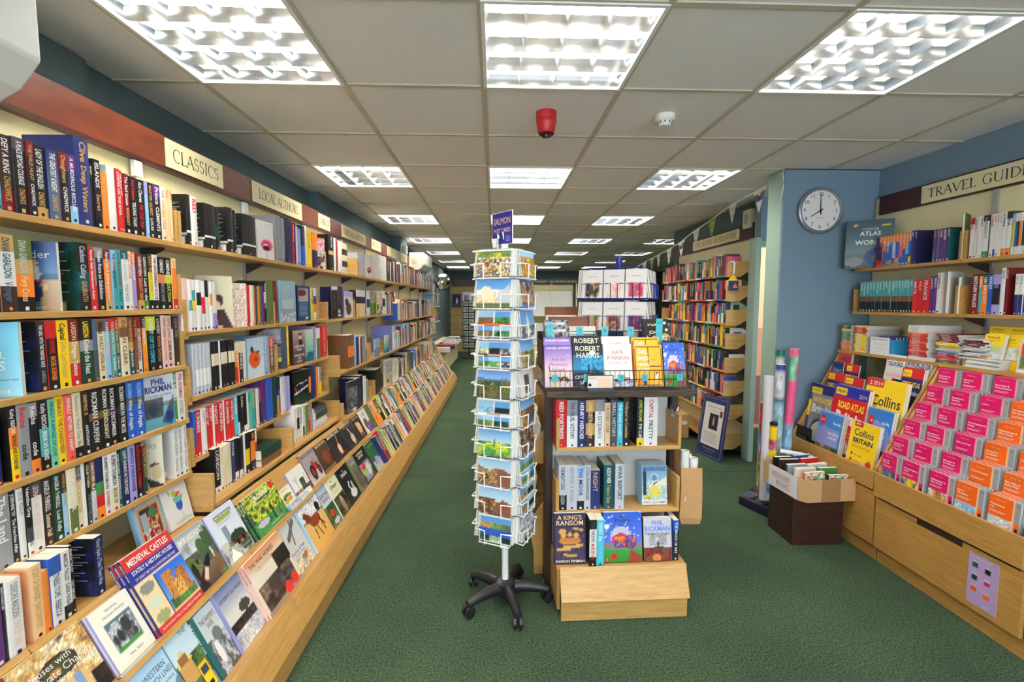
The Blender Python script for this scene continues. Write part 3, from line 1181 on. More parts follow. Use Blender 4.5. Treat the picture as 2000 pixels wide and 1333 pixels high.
for k in range(len(BY) - 1):
    y0, y1 = BY[k] + .0015, BY[k + 1] - .0015
    lab = 'oak wall bookcase bay %s, with sloped display along its foot' % BAYNAME[k]
    bc = thing('bookcase', lab, 'bookcase', Lp(0, (y0 + y1) / 2, 0), group='oak bookcase bays along the wall')
    off = bc.location.copy()

    def fin(mb, name, mat, parent=None, **kw):
        mb.v = [tuple(Vector(p) - (off if (parent is None or parent is bc) else off)) for p in mb.v]
        return mb.build(name, mat, parent or bc, **kw)
    m = MB(); m.prism([(WB - .015, .3), (WB, .3), (WB, 2.13), (WB - .015, 2.13)], lambda u, v, a: Lp(u, a, v), y0, y1); fin(m, 'back_panel', M['cream'])
    m = MB(); m.prism([(WB, .6), (WB + .014, .6), (WB + .014, 2.10), (WB, 2.10)], lambda u, v, a: Lp(u, a, v), y1 - .014, y1 + .0005)
    fin(m, 'upright', M['greymetal'])
    for si, (z, wf) in enumerate(SIDE[k]):
        m = MB()
        m.prism([(WB + .003, z - .019), (wf, z - .019), (wf, z), (WB + .003, z)], lambda u, v, a: Lp(u, a, v), y0, y1)
        sh = fin(m, 'shelf', M['oak'], bevel=.0015)
        if si == len(SIDE[k]) - 1 and k < 2:
            continue
        m = MB()
        if si > 0:
            bracket_panel(m, y1 - .017, wf - .004, z, .12 if k > 1 else .135, 0.0, cut=False)
            if k in (2, 4, 7) and si > 0:
                m2 = MB()
                bracket_panel(m2, y0 + .001, wf, z, .13, .03, True)
                fin(m2, 'end_panel', M['oak_x'], parent=sh)
        else:
            bracket_panel(m, y1 - .017, wf - .004, z, .125, 0.0, cut=False)
            m2 = MB()
            bracket_panel(m2, y0 + .001, wf - .004, z, .125, 0.0, cut=False)
            fin(m2, 'end_panel', M['oak_x'], parent=sh)
        e = fin(m, 'end_panel', M['oak_x'], parent=sh)
        m = MB()
        m.prism([(WB + .014, z - .02), (WB + .014, z - .075), (wf - .06, z - .03), (wf - .06, z - .0195)], lambda u, v, a: Lp(u, a, v), y1 - .004, y1 + .0005)
        fin(m, 'bracket', M['darkgap'], parent=sh)
    # sloped display: plinth, leaning front rail, two ledges and two backboards
    m = MB(); m.prism([(-.02, 0), (0, 0), (0, .10), (-.02, .10)], lambda u, v, a: Lp(u, a, v), y0, y1); fin(m, 'plinth', M['oak'])
    m = MB(); m.prism([(-.004, .098), (.014, .105), (-.043, .222), (-.060, .214)], lambda u, v, a: Lp(u, a, v), y0, y1); fin(m, 'front_rail', M['oak'], bevel=.0015)

    def slab(foot, length, thick=.012):
        f = Vector((foot[0], 0, foot[1]))
        q = [f, f + DL * length, f + DL * length - NL * thick, f - NL * thick]
        return [(p.x, p.z) for p in q]
    m = MB(); m.prism(slab(TBR, .245), lambda u, v, a: Lp(u, a, v), y0, y1); fin(m, 'backboard', M['oak'])
    m = MB(); m.prism(slab(TA, .215), lambda u, v, a: Lp(u, a, v), y0, y1); fin(m, 'backboard', M['oak'])
    f = Vector((TA[0], 0, TA[1])); g = [f + NL * .052, f - NL * .012, f - NL * .012 - DL * .016, f + NL * .052 - DL * .016]
    m = MB(); m.prism([(p.x, p.z) for p in g][::-1], lambda u, v, a: Lp(u, a, v), y0, y1); fin(m, 'ledge', M['oak'])
    f = Vector((TBR[0], 0, TBR[1])); g = [f + NL * .058, f - NL * .012, f - NL * .012 - DL * .016, f + NL * .058 - DL * .016]
    m = MB(); m.prism([(p.x, p.z) for p in g][::-1], lambda u, v, a: Lp(u, a, v), y0, y1); fin(m, 'ledge', M['oak'])

# far end of the run: a shaped oak end panel
t = thing('end_gable', 'oak end gable closing the far end of the long sloped book display', 'panel', Lp(0, 8.432, 0))
m = MB()
m.prism([(WB, 0), (0, 0), (0, .1), (.014, .105), (-.043, .222), (-.10, .26), (-.2, .46), (-.33, .62), (WB, .62)], lambda u, v, a: Lp(u, 8.432 + a, v) - t.location, 0, .018)
m.build('panel', M['oak_x'], t)

# fascia board with the section signs
fa = thing('fascia_board', 'long reddish brown fascia board over the wall of books', 'fascia', Lp(-.55, .4, 2.035))
m = MB()
m.prism([(-.575, 2.033), (-.555, 2.033), (-.555, 2.158), (-.575, 2.158)], lambda u, v, a: Lp(u, a, v) - fa.location, -.6, 5.80)
m.build('board', M['mahogany'], fa)
m = MB()
m.prism([(-.585, 2.02), (-.553, 2.02), (-.553, 2.033), (-.585, 2.033)], lambda u, v, a: Lp(u, a, v) - fa.location, -.6, 5.80)
m.build('lower_edge', M['mahogany_dark'], fa)
fa2 = thing('fascia_board', 'short length of brown fascia board between the small sign and the far air conditioner', 'fascia', Lp(-.55, 5.82, 2.0))
m = MB()
m.prism([(-.575, 1.955), (-.555, 1.955), (-.555, 2.155), (-.575, 2.155)], lambda u, v, a: Lp(u, a, v) - fa2.location, 5.805, 7.1)
m.build('board', M['mahogany'], fa2)


def sign(words, pxa, pxb, za, zb, label, w=-.553, nlet='roman', col=(34, 40, 34)):
    y0, y1 = LY(pxa, w, (za + zb) / 2), LY(pxb, w, (za + zb) / 2)
    o = thing('section_sign', label, 'sign', Lp(w, y0, za), ROTL, group='section signs on the fascia')
    W, H = y1 - y0, zb - za
    m = MB(); m.box(0, W, -.006, 0, 0, H)
    m.build('plate', M['cream'], o)
    if words:
        m = MB()
        m.mats.append(M['matt'])
        roman(m, words, (W * .10, -.0063, H * .27), (1, 0, 0), (0, 0, 1), H * .46, col, fit=W * .80)
        m.build('lettering', None, o, merge=False)
    return o


sign('CLASSICS', 322, 433, 2.035, 2.150, 'cream sign reading CLASSICS on the brown fascia')
sign('LOCAL AUTHORS', 492, 588, 2.035, 2.150, 'cream sign reading LOCAL AUTHORS on the brown fascia')
sign('ART', 621, 643, 2.040, 2.145, 'small cream sign reading ART on the brown fascia')
sign('NATURAL HISTORY', 667, 713, 2.040, 2.145, 'cream sign reading NATURAL HISTORY on the brown fascia')
sign('HISTORY', 725, 743, 2.040, 2.145, 'small cream sign reading HISTORY on the brown fascia')
sign('', 756.5, 774, 2.035, 2.150, 'glossy blank plate between the history sign and the last sign')
sign('TITLES', 782, 794, 2.040, 2.145, 'last cream sign on the fascia before the far air conditioner')

# plastic bracket clips at the tops of the uprights
for k in (1, 2, 3, 4):
    o = tag(MB(), '', '') if False else None
    m = MB()
    m.prism([(0, -.03), (.016, -.03), (.016, .03), (0, .03)], lambda u, v, a: Vector((a, -u, v)), -.02, .02)
    for zz in (-.015, .0, .015):
        m.box(-.012, .012, -.018, -.0155, zz - .003, zz + .003)
    o = m.build('shelf_clip', M['whiteplastic'])
    tag(o, 'small white plastic clip on the upright %s' % ('just before the classics sign', 'between classics and local authors signs', 'just before the art sign', 'just before the natural history sign')[k - 1], 'clip', 'clips on the uprights')
    o.location = Lp(WB + .0145, BY[k + 1] - .006, 1.985)
    o.rotation_euler = (0, 0, ROTL)


# ------------------------------------------------------------------ air conditioners
def aircon(name, label, w0, w1, y0, y1, z0, z1):
    o = thing(name, label, 'air conditioner', Lp(w0, y0, z0), ROTL)
    D, W, H = w1 - w0, y1 - y0, z1 - z0
    prof = [(0, 0), (D * .45, 0), (D * .80, H * .16), (D, H * .36), (D, H * .93), (D * .93, H), (0, H)]
    m = MB(); m.prism(prof, lambda u, v, a: Vector((a, -u, v)), 0, W)
    m.build('casing', M['whiteplastic'], o, bevel=.008)
    m = MB()
    for i in range(5):
        z = H * (.42 + .085 * i)
        m.box(W * .05, W * .86, -D - .0015, -D + .002, z, z + H * .018)
    m.build('grille_lines', plain('vent_grey', (186, 186, 182), .5), o)
    m = MB()
    for i in range(3):
        q = .25 + .2 * i
        a, b2 = (D * .45 + (D * .35) * q, H * .16 * q), (D * .45 + (D * .35) * (q + .1), H * .16 * (q + .1))
        m.face([(W * .06, -a[0], a[1] - .002), (W * .94, -a[0], a[1] - .002), (W * .94, -b2[0], b2[1] - .002), (W * .06, -b2[0], b2[1] - .002)])
    m.build('outlet_slats', plain('outlet_grey', (150, 152, 150), .5), o)
    m = MB()
    m.lathe([(.045, 0), (.045, .003), (.04, .004)], 24, T=Matrix.Translation((0, -D * .35, H * .55)) @ Matrix.Rotation(-PI / 2, 4, 'Y'))
    m.build('side_cap', M['creamplastic'], o)
    return o


aircon('air_conditioner', 'white wall air conditioner mounted over the fascia, cut by the picture edge', -.552, -.285, .42, 1.262, 1.94, 2.27)
aircon('air_conditioner', 'cream wall air conditioner far along above the books', -.57, -.345, 7.2, 8.0, 1.94, 2.22)
o = thing('socket_box', 'small white electrical box above the fascia with a cable hanging down', 'socket', Lp(-.60, 6.92, 2.17), ROTL)
m = MB(); m.box(0, .09, -.05, 0, 0, .12); m.build('box', M['whiteplastic'], o, bevel=.006)
m = MB(); m.tube([(.05, -.03, 0), (.05, -.035, -.08), (.08, -.03, -.16), (.16, -.02, -.12), (.24, -.02, -.06)], .006, 6); m.build('cable', M['whiteplastic'], o)

# ------------------------------------------------------------------ face-out books on the two sloped tiers
SN = dict(w='w', k='k')


def A(key, layers, lets, lookd):
    ART[key] = (layers, lets)
    ART_LOOK[key] = lookd


A('chapels', [('n', 0, 0, 1, 1, ['n', 'd', 'c', 'N'], 6), ('e', .52, .66, .26, .16, 'N'), ('e', .52, .66, .21, .12, (70, 76, 50)), ('e', .46, .62, .08, .05, (190, 120, 60)), ('r', .30, .16, .78, .44, (214, 176, 110)), ('r', .60, .22, .70, .44, (120, 150, 190)), ('r', .36, .0, .66, .12, 'R'), ('n', .8, 0, 1, .32, ['N', 'k', 'R'], 5)],
  [('Houses with', .12, .70, .085, 'w', .62), ('Private Chapels', .16, .57, .10, 'w', .80), ('in the Heart of England', .22, .49, .055, 'w', .74)], 'brown painted-ceiling chapel')
A('friaries', [('f', (238, 234, 220)), ('g', 'q', (190, 196, 190), .22, .72), ('r', 0, 0, .18, 1, (238, 234, 220)), ('r', .86, 0, 1, 1, (238, 234, 220)), ('n', .2, .28, .84, .68, ['a', 'A', 's', 'x'], 7), ('r', .2, .22, .84, .30, 'g'), ('e', .62, .55, .11, .12, (60, 60, 62)), ('e', .40, .45, .07, .10, (52, 54, 52)), ('e', .27, .42, .05, .08, (56, 56, 56)), ('t', [(.2, .72), (.2, .60), (.38, .72)], (90, 110, 130)), ('e', .74, .36, .05, .06, (60, 60, 60))],
  [('MEDIEVAL', .52, .88, .035, 'A', 0, 'c'), ('ENGLISH FRIARIES', .52, .80, .035, 'A', .8, 'c'), ('Mike Salter', .54, .10, .04, 'A', 0, 'c')], 'white booklet with abbey ruins')
A('castles', [('f', (238, 204, 160)), ('r', 0, .83, 1, 1, (196, 52, 44)), ('r', 0, .66, 1, .83, (44, 48, 140)), ('r', 0, 0, 1, .09, (196, 52, 44)), ('g', (40, 100, 200), (120, 170, 220), .12, .64), ('r', 0, .10, .36, .64, (238, 204, 160)), ('n', .40, .12, .96, .24, ['G', 'x', 'g'], 6), ('r', .46, .22, .66, .58, (190, 126, 66)), ('r', .72, .20, .92, .52, (176, 116, 62)), ('r', .60, .2, .80, .42, (212, 160, 84)), ('r', .36, .1, .39, .64, 'k'), ('e', .18, .56, .14, .07, (130, 136, 126)), ('e', .18, .36, .13, .08, (200, 214, 190)), ('e', .18, .17, .14, .07, (150, 160, 110)), ('s', .46, .24, .92, .56, (120, 76, 40), .18)],
  [('MEDIEVAL CASTLES', .5, .875, .075, 'w', .84, 'c', .02), ('STATELY & HISTORIC HOUSES', .5, .765, .05, 'w', .86, 'c', .02), ('OF GREAT BRITAIN & NORTHERN IRELAND', .5, .69, .034, 'w', .86, 'c'), ('FROM ANCIENT TIMES TO THE WARS OF THE ROSES', .5, .03, .03, 'w', .9, 'c')], 'red-topped castles')
A('boats', [('g', (150, 156, 160), (224, 226, 224), .55, 1), ('n', 0, .3, 1, .62, ['G', 'x', 'A', 'g'], 5), ('n', .0, .62, .34, .9, ['a', 's', 'w'], 4), ('g', (120, 110, 90), (70, 60, 50), 0, .34), ('t', [(.06, .12), (.66, .5), (.72, .44), (.30, 0), (.1, 0)], (30, 28, 34)), ('t', [(.24, .16), (.44, .34), (.56, .26), (.36, .06)], (150, 60, 40)), ('t', [(.28, .17), (.44, .31), (.52, .26), (.36, .1)], (200, 196, 190)), ('e', .17, .34, .07, .16, (36, 34, 38)), ('r', .30, .42, .35, .52, 'k'), ('n', .76, 0, 1, .36, ['x', 'n', 'g'], 5), ('e', .82, .44, .03, .10, (200, 196, 180)), ('e', .62, .62, .14, .16, (70, 96, 60)), ('e', .88, .72, .16, .2, (60, 86, 52))],
  [('CLASSIC NARROW BOATS', .5, .83, .10, 'w', .80, 'c', .02)], 'grey canal boats')
A('marcher', [('g', (200, 206, 230), (214, 222, 226), .3, 1), ('n', 0, 0, 1, .36, ['a', 'x', 's', 'A'], 6), ('r', .30, .36, .46, .66, (126, 140, 156)), ('r', .04, .28, .26, .40, (190, 190, 180)), ('e', .66, .36, .27, .12, (40, 60, 44)), ('r', .44, .26, .92, .32, 'R'), ('e', .80, .26, .06, .06, 'k'), ('e', .58, .26, .06, .06, 'k'), ('t', [(.1, 0), (.3, .24), (.5, .02)], (238, 238, 232)), ('r', .62, .06, .96, .20, (70, 78, 70)), ('r', .22, .84, .86, .90, (78, 86, 34)), ('r', .26, .78, .80, .83, (150, 160, 80))],
  [('MARCHER RAILWAYS', .54, .845, .042, 'w', .58, 'c', .02), ('A Marcher Railway Tour', .5, .72, .03, 'A', .5, 'c'), ('Travels on the border lines', .75, .12, .025, 'w', .34, 'c')], 'pale green steam railway')
A('orchard', [('n', 0, .3, 1, 1, ['G', 'x', 'Y', 'G', 'x'], 8), ('n', 0, 0, 1, .34, ['x', 'g', 'G'], 5), ('e', .26, .24, .18, .08, (190, 180, 200)), ('l', (.62, .12), (.62, .5), .02, (54, 44, 36)), ('l', (.48, .2), (.48, .46), .015, (54, 44, 36)), ('l', (.80, .16), (.80, .46), .015, (54, 44, 36)), ('e', .90, .90, .07, .09, (210, 40, 40))],
  [('ORCHARD', .5, .80, .11, 'w', .56, 'c', .03), ('A year in the life of an English orchard', .5, .71, .04, 'w', .8, 'c'), ('Keith & Valerie Stone', .62, .06, .045, 'w', .44, 'c')], 'green orchard')
A('fruit', [('f', (236, 230, 200)), ('e', .36, .36, .16, .10, (210, 160, 40)), ('e', .66, .40, .17, .12, (216, 150, 50)), ('e', .50, .60, .26, .08, (96, 120, 50)), ('e', .30, .52, .12, .08, (80, 110, 40)), ('e', .74, .58, .14, .06, (110, 130, 60))],
  [('Herefordshire Fruit', .5, .87, .05, 'A', .8, 'c')], 'cream fruit drawing')
A('cart', [('f', (232, 230, 224)), ('n', 0, 0, 1, .26, ['d', 'n', 'A'], 5), ('r', .50, .22, .78, .52, (70, 84, 76)), ('e', .64, .52, .15, .06, (56, 66, 60)), ('e', .56, .16, .07, .09, (40, 36, 34)), ('e', .74, .16, .07, .09, (40, 36, 34)), ('l', (.30, .26), (.30, .74), .012, (120, 100, 90)), ('l', (.30, .5), (.18, .7), .008, (140, 120, 110)), ('l', (.30, .56), (.42, .72), .008, (140, 120, 110)), ('l', (.86, .3), (.88, .66), .01, (140, 120, 110))], [], 'misty wagon photograph')
A('tractor', [('f', (150, 148, 148)), ('g', (160, 158, 158), (196, 190, 182), 0, .4), ('r', .42, .34, .86, .56, (176, 30, 36)), ('e', .40, .32, .17, .24, (40, 32, 34)), ('e', .40, .32, .08, .12, (170, 30, 34)), ('e', .84, .28, .11, .16, (40, 32, 34)), ('e', .84, .28, .05, .08, (170, 30, 34)), ('l', (.70, .56), (.70, .74), .012, 'k'), ('r', .50, .56, .62, .64, (150, 24, 30))],
  [('BEAUTIFUL TRACTORS', .5, .86, .085, 'R', .86, 'c', .02)], 'grey vintage tractor')
A('cow', [('g', (84, 60, 44), (58, 36, 28)), ('e', .58, .44, .28, .24, (126, 62, 36)), ('e', .86, .5, .1, .14, (110, 52, 32)), ('r', .40, .2, .46, .4, (110, 54, 32)), ('r', .74, .2, .80, .4, (104, 50, 30)), ('r', 0, 0, 1, .12, (120, 90, 64))], [('BEAUTIFUL COWS', .52, .88, .085, 'e', .84, 'c', .02)], 'dark brown Highland cow')
A('duck', [('f', (34, 28, 32)), ('e', .52, .36, .10, .20, (206, 170, 136)), ('l', (.52, .5), (.58, .76), .022, (176, 126, 90)), ('e', .58, .80, .035, .04, (196, 136, 84)), ('l', (.36, .38), (.58, .64), .01, (120, 100, 90)), ('e', .54, .16, .12, .03, (224, 96, 44))], [('BEAUTIFUL DUCKS', .5, .88, .095, 'c', .88, 'c', .03)], 'black upright duck')
A('goose', [('f', (40, 36, 42)), ('e', .60, .34, .16, .22, (206, 184, 160)), ('l', (.62, .5), (.5, .8), .03, (196, 176, 156)), ('e', .49, .83, .05, .04, (206, 150, 90)), ('r', .54, .06, .58, .2, (206, 150, 100)), ('r', .64, .06, .68, .2, (206, 150, 100))], [('BEAUTIFUL POULTRY', .5, .90, .07, 'a', .88, 'c', .02)], 'black goose photograph')
A('pig', [('f', (56, 36, 38)), ('e', .52, .48, .24, .24, (216, 176, 116)), ('e', .34, .66, .10, .1, (206, 160, 104)), ('l', (.4, .3), (.38, .14), .03, (200, 160, 104)), ('l', (.64, .3), (.66, .14), .03, (200, 160, 104))], [('BEAUTIFUL PIGS', .5, .88, .075, 'e', .8, 'c', .02)], 'dark brown golden animal')
A('turk', [('f', (222, 220, 216)), ('e', .40, .38, .26, .26, (120, 70, 50)), ('n', .35, .0, 1, .42, ['v', 'P', 'w'], 5)], [('TURK', .5, .74, .09, 'A', .6, 'c', .01), ('BYERLEY', .5, .86, .05, 'A', .6, 'c')], 'white book with purple jockey')
A('western', [('g', (150, 190, 220), (206, 226, 236), .3, 1), ('n', 0, 0, 1, .42, ['q', 'x', 'G', 'A'], 6), ('h', .5, .1, (110, 130, 150))], [('WESTERN', .6, .74, .07, (60, 80, 110), .6, 'c'), ('BRANCH LINES', .6, .64, .07, (60, 80, 110), .76, 'c'), ('Maggs and Michael Welch', .6, .56, .04, 'A', .7, 'c')], 'pale blue branch line')
A('yellowtrain', [('g', (176, 208, 226), (214, 226, 226), .4, 1), ('n', 0, .2, 1, .6, ['g', 'x', 'G'], 5), ('r', .06, .30, .56, .56, (196, 150, 90)), ('t', [(.02, .56), (.30, .74), (.62, .56)], (208, 196, 120)), ('r', .14, .56, .46, .66, (150, 100, 60)), ('r', .58, .06, .92, .40, (238, 196, 30)), ('r', .62, .26, .88, .36, (60, 70, 90)), ('r', .66, .08, .84, .14, 'k'), ('t', [(.3, 0), (.58, .3), (.58, 0)], (70, 64, 60))], [('THE', .7, .86, .06, (60, 100, 120), .3, 'c')], 'pale blue yellow train')
A('farmers', [('g', (168, 186, 196), (206, 212, 208), .5, 1), ('n', 0, 0, 1, .55, ['a', 's', 'A', 'x'], 7), ('e', .40, .32, .12, .18, (230, 230, 226)), ('e', .62, .56, .2, .1, (110, 116, 116)), ('r', 0, 0, .12, 1, (38, 100, 98))], [("THE FARMER'S", .56, .80, .08, 'R', .74, 'c'), ('WIFE', .56, .70, .08, 'R', .3, 'c')], 'grey farm photograph')
A('goodbye', [('g', (120, 130, 180), (226, 224, 214), .5, 1), ('f', (214, 212, 204)), ('g', (104, 120, 170), (216, 214, 204), .55, 1), ('n', .1, .26, 1, .42, ['A', 'N', 'k', 'a'], 9), ('n', .1, 0, 1, .28, ['a', 's', 'c'], 7), ('e', .74, .52, .2, .09, (70, 64, 60)), ('r', 0, 0, .10, 1, (136, 144, 200))], [('GOODBYE OLD FRIEND', .54, .80, .055, 'N', .84, 'c', .01), ('A Sad Farewell to the Working Horse', .54, .71, .04, (190, 160, 150), .74, 'c')], 'lilac-spined team of horses')
A('war', [('g', (206, 130, 90), (228, 216, 196), .7, 1), ('f', (224, 214, 196)), ('g', (206, 130, 90), (226, 214, 194), .72, 1), ('n', .04, .08, .92, .5, ['k', 'N', 'A', 'n', 'a'], 9), ('n', .6, .5, 1, .78, ['N', 'k', 'n'], 6), ('e', .74, .64, .1, .12, (40, 32, 30)), ('e', .93, .60, .07, .16, (40, 32, 30)), ('e', .40, .38, .16, .10, (70, 60, 52)), ('r', 0, 0, 1, .08, (150, 130, 110)), ('e', .62, .10, .10, .11, (214, 50, 44)), ('e', .84, .12, .09, .10, (214, 50, 44))], [('THE WAR HORSES', .40, .84, .075, 'N', .66, 'c', .01), ('The Tragic Fate of a Million Horses', .40, .77, .03, (150, 90, 60), .5, 'c'), ('Sacrificed in the Great War', .40, .73, .03, (150, 90, 60), .4, 'c')], 'sepia war horse')
A('plane', [('g', (196, 200, 200), (214, 208, 196)), ('l', (.3, .66), (.8, .9), .05, (96, 96, 92)), ('l', (.46, .52), (.66, .96), .03, (104, 104, 100)), ('n', 0, 0, 1, .26, ['a', 'c', 'A'], 6), ('e', .62, .2, .14, .06, (170, 110, 70)), ('r', 0, 0, .08, 1, (70, 110, 190))], [('Punches & Pulls', .46, .36, .06, 'b', .8, 'c', .01), ('A wartime flying life', .5, .30, .035, 'A', .6, 'c')], 'pale grey aeroplane')
A('arab', [('g', (180, 190, 190), (210, 214, 208), .55, 1), ('n', 0, .56, 1, 1, ['s', 'w', 's', 'a'], 3), ('g', (222, 184, 110), (214, 160, 84), 0, .5), ('e', .52, .46, .24, .10, (146, 66, 28)), ('e', .30, .56, .12, .08, (120, 50, 22)), ('l', (.36, .54), (.24, .66), .05, (126, 54, 24)), ('e', .20, .64, .07, .04, (116, 48, 22)), ('e', .82, .62, .10, .09, (36, 24, 22)), ('l', (.38, .42), (.34, .16), .018, (120, 52, 24)), ('l', (.48, .40), (.56, .14), .018, (110, 48, 22)), ('l', (.66, .44), (.80, .26), .02, (120, 52, 24)), ('l', (.68, .44), (.74, .16), .018, (96, 40, 20)), ('r', 0, 0, .06, 1, (176, 196, 220))], [('The Arabian Horse', .5, .80, .055, (110, 116, 116), .76, 'c')], 'grey-topped galloping bay horse')
A('fishing', [('g', (150, 184, 214), (196, 214, 220), .5, 1), ('n', 0, 0, 1, .5, ['g', 'x', 'G', 'R'], 6), ('e', .5, .30, .2, .08, (190, 60, 40)), ('e', .6, .1, .3, .06, (200, 200, 220))], [('SEASONAL', .5, .72, .09, (170, 60, 50), .9, 'c', .01), ('FISHING', .5, .60, .09, (170, 60, 50), .8, 'c', .01)], 'blue fishing scene')
A('otter', [('f', (224, 222, 190)), ('n', 0, 0, 1, .52, ['G', 'x', 'k', 'Y'], 6), ('e', .56, .24, .16, .20, (150, 120, 96)), ('e', .54, .38, .10, .08, (186, 160, 136))], [('The', .42, .86, .06, (80, 60, 40), 0, 'c'), ('Otter', .46, .70, .12, (80, 60, 40), .7, 'c', .01), ('JAMES WILLIAMS', .5, .60, .035, (150, 140, 110), .7, 'c')], 'cream-topped otter')
A('swan', [('f', (26, 28, 30)), ('e', .60, .22, .26, .12, (206, 210, 214)), ('l', (.52, .28), (.44, .44), .035, (214, 216, 220)), ('l', (.44, .44), (.52, .54), .03, (214, 216, 220)), ('e', .54, .53, .05, .03, (214, 216, 220)), ('e', .72, .40, .08, .12, (170, 176, 180))], [('The', .5, .86, .05, 'w', 0, 'c'), ('SWAN', .5, .74, .10, 'w', .6, 'c', .01)], 'black swan photograph')
A('victorian', [('f', (30, 30, 30)), ('n', .12, .06, .92, .60, ['s', 'a', 'A', 'w'], 6), ('e', .36, .50, .13, .10, (200, 50, 44)), ('e', .34, .28, .12, .10, (140, 180, 60)), ('e', .66, .34, .16, .2, (200, 204, 206)), ('e', .46, .12, .12, .06, (90, 130, 190))], [('VICTORIAN', .5, .84, .07, 'c', .74, 'c', .02), ('KITCHEN', .5, .74, .07, 'c', .6, 'c', .02)], 'black-topped kitchen still life')
A('crocus', [('f', (40, 92, 56)), ('n', .1, 0, 1, .34, ['a', 's', 'g'], 5), ('e', .62, .30, .2, .14, (170, 150, 206)), ('e', .5, .36, .1, .1, (150, 130, 196))], [('IN THE GARDEN', .56, .84, .05, 'Y', .7, 'c')], 'green book with lilac crocus')


def tier(foot, where, y0, y1, h, key, spine, stext='', t=.016, copies=1, name='picture_book', step=.004, lift=0.0):
    """A book leaning face-out on a sloped tier; more copies stand behind it, each shifted a little."""
    f = Vector((foot[0], 0, foot[1]))
    for c in range(copies - 1, -1, -1):
        # c = 0 is the front copy
        off = (copies - 1 - c) * t + .0015
        q = f + NL * off
        yy = y0 - c * step
        lab = '%s book face out %s' % (ART_LOOK[key], where)
        if copies > 1:
            lab = ('front copy of the ' if c == 0 else '%s copy behind the ' % ordinal(c)) + ART_LOOK[key] + ' book ' + where
        o = book(name, lab, 'book', t - .001, y1 - y0 - .002, h, spine, stext, key, hard=(t > .012), nu=46, nv=46, logo=False,
                 group=('%s books' % ART_LOOK[key]) if copies > 1 else None)
        mt = Matrix((( NL.x, TILT, DL.x, 0), (NL.x * 0, 1, 0, 0), (NL.z, 0, DL.z, 0), (0, 0, 0, 1)))
        cx = Vector((NL.x, 0, NL.z)); cyv = Vector((TILT, 1, 0)).normalized(); cz = Vector((DL.x, 0, DL.z))
        rot = Matrix((cx, cyv, cz)).transposed().to_4x4()
        o.matrix_world = Matrix.Translation(Lp(q.x, yy, q.z)) @ rot


UP, LO = 'on the upper sloped tier', 'on the lower sloped tier'
tier(TA, UP, 1.085, 1.290, .196, 'chapels', 'R', 'HOUSES WITH PRIVATE CHAPELS|w', .010)
tier(TA, UP, 1.300, 1.440, .192, 'friaries', 'v', '', .008, copies=2)
tier(TA, UP, 1.448, 1.660, .272, 'castles', 'u', 'MEDIEVAL CASTLES|w', .010, copies=3, step=.006)
tier(TA, UP, 1.664, 1.838, .228, 'boats', 'k', 'CLASSIC NARROW BOATS|w', .014)
tier(TA, UP, 1.846, 2.036, .224, 'marcher', 'v', '', .013)
tier(TA, UP, 2.060, 2.336, .190, 'orchard', 'G', 'ORCHARD|w', .014, copies=2, step=.012)
tier(TA, UP, 2.346, 2.480, .110, 'fruit', 'w', '', .008)
tier(TA, UP, 2.484, 2.672, .158, 'cart', 'v', '', .012)
tier(TA, UP, 2.678, 2.868, .196, 'tractor', 'R', 'BEAUTIFUL TRACTORS|e', .012)
tier(TA, UP, 2.874, 3.060, .190, 'cow', 'N', 'BEAUTIFUL COWS|w', .012)
tier(TA, UP, 3.066, 3.338, .188, 'duck', 'k', 'BEAUTIFUL DUCKS|w', .012)
tier(TA, UP, 3.344, 3.570, .172, 'goose', 'k', 'BEAUTIFUL POULTRY|a', .012)
tier(TA, UP, 3.576, 3.764, .186, 'pig', 'N', 'BEAUTIFUL PIGS|e', .012)
tier(TA, UP, 3.770, 3.945, .194, 'turk', 'w', '', .012)
tier(TBR, LO, 1.270, 1.412, .262, 'western', 'A', 'WESTERN BRANCH LINES|w', .014)
tier(TBR, LO, 1.416, 1.530, .258, 'yellowtrain', 'l', '', .012)
tier(TBR, LO, 1.534, 1.644, .238, 'farmers', 'T', "THE FARMER'S WIFE|w", .018)
tier(TBR, LO, 1.648, 1.822, .240, 'goodbye', 'v', 'GOODBYE OLD FRIEND|B', .014, copies=1)
tier(TBR, LO, 1.832, 2.128, .246, 'war', 'i', 'THE WAR HORSES|R', .012, copies=3, step=.004)
tier(TBR, LO, 2.140, 2.330, .246, 'plane', 'b', '', .012)
tier(TBR, LO, 2.336, 2.592, .290, 'arab', 'l', 'THE ARABIAN HORSE|b', .016)
tier(TBR, LO, 2.598, 2.730, .254, 'fishing', 'R', '', .012)
tier(TBR, LO, 2.736, 2.896, .248, 'otter', 'w', '', .014)
tier(TBR, LO, 2.902, 3.098, .240, 'swan', 'k', '', .014)
A('greyland', [('f', (96, 96, 84)), ('n', 0, 0, 1, .6, ['x', 'A', 'n', 'a'], 5), ('g', (130, 130, 120), (96, 96, 84), .6, 1)], [('MOORLAND', .5, .8, .06, 'c', .8, 'c')], 'grey-green moorland')
tier(TBR, LO, 3.106, 3.214, .242, 'greyland', 'x', '', .026)
tier(TBR, LO, 3.222, 3.480, .244, 'victorian', 'k', 'VICTORIAN KITCHEN|w', .016)
tier(TBR, LO, 3.488, 3.680, .226, 'crocus', 'G', 'GARDENING|w', .016)


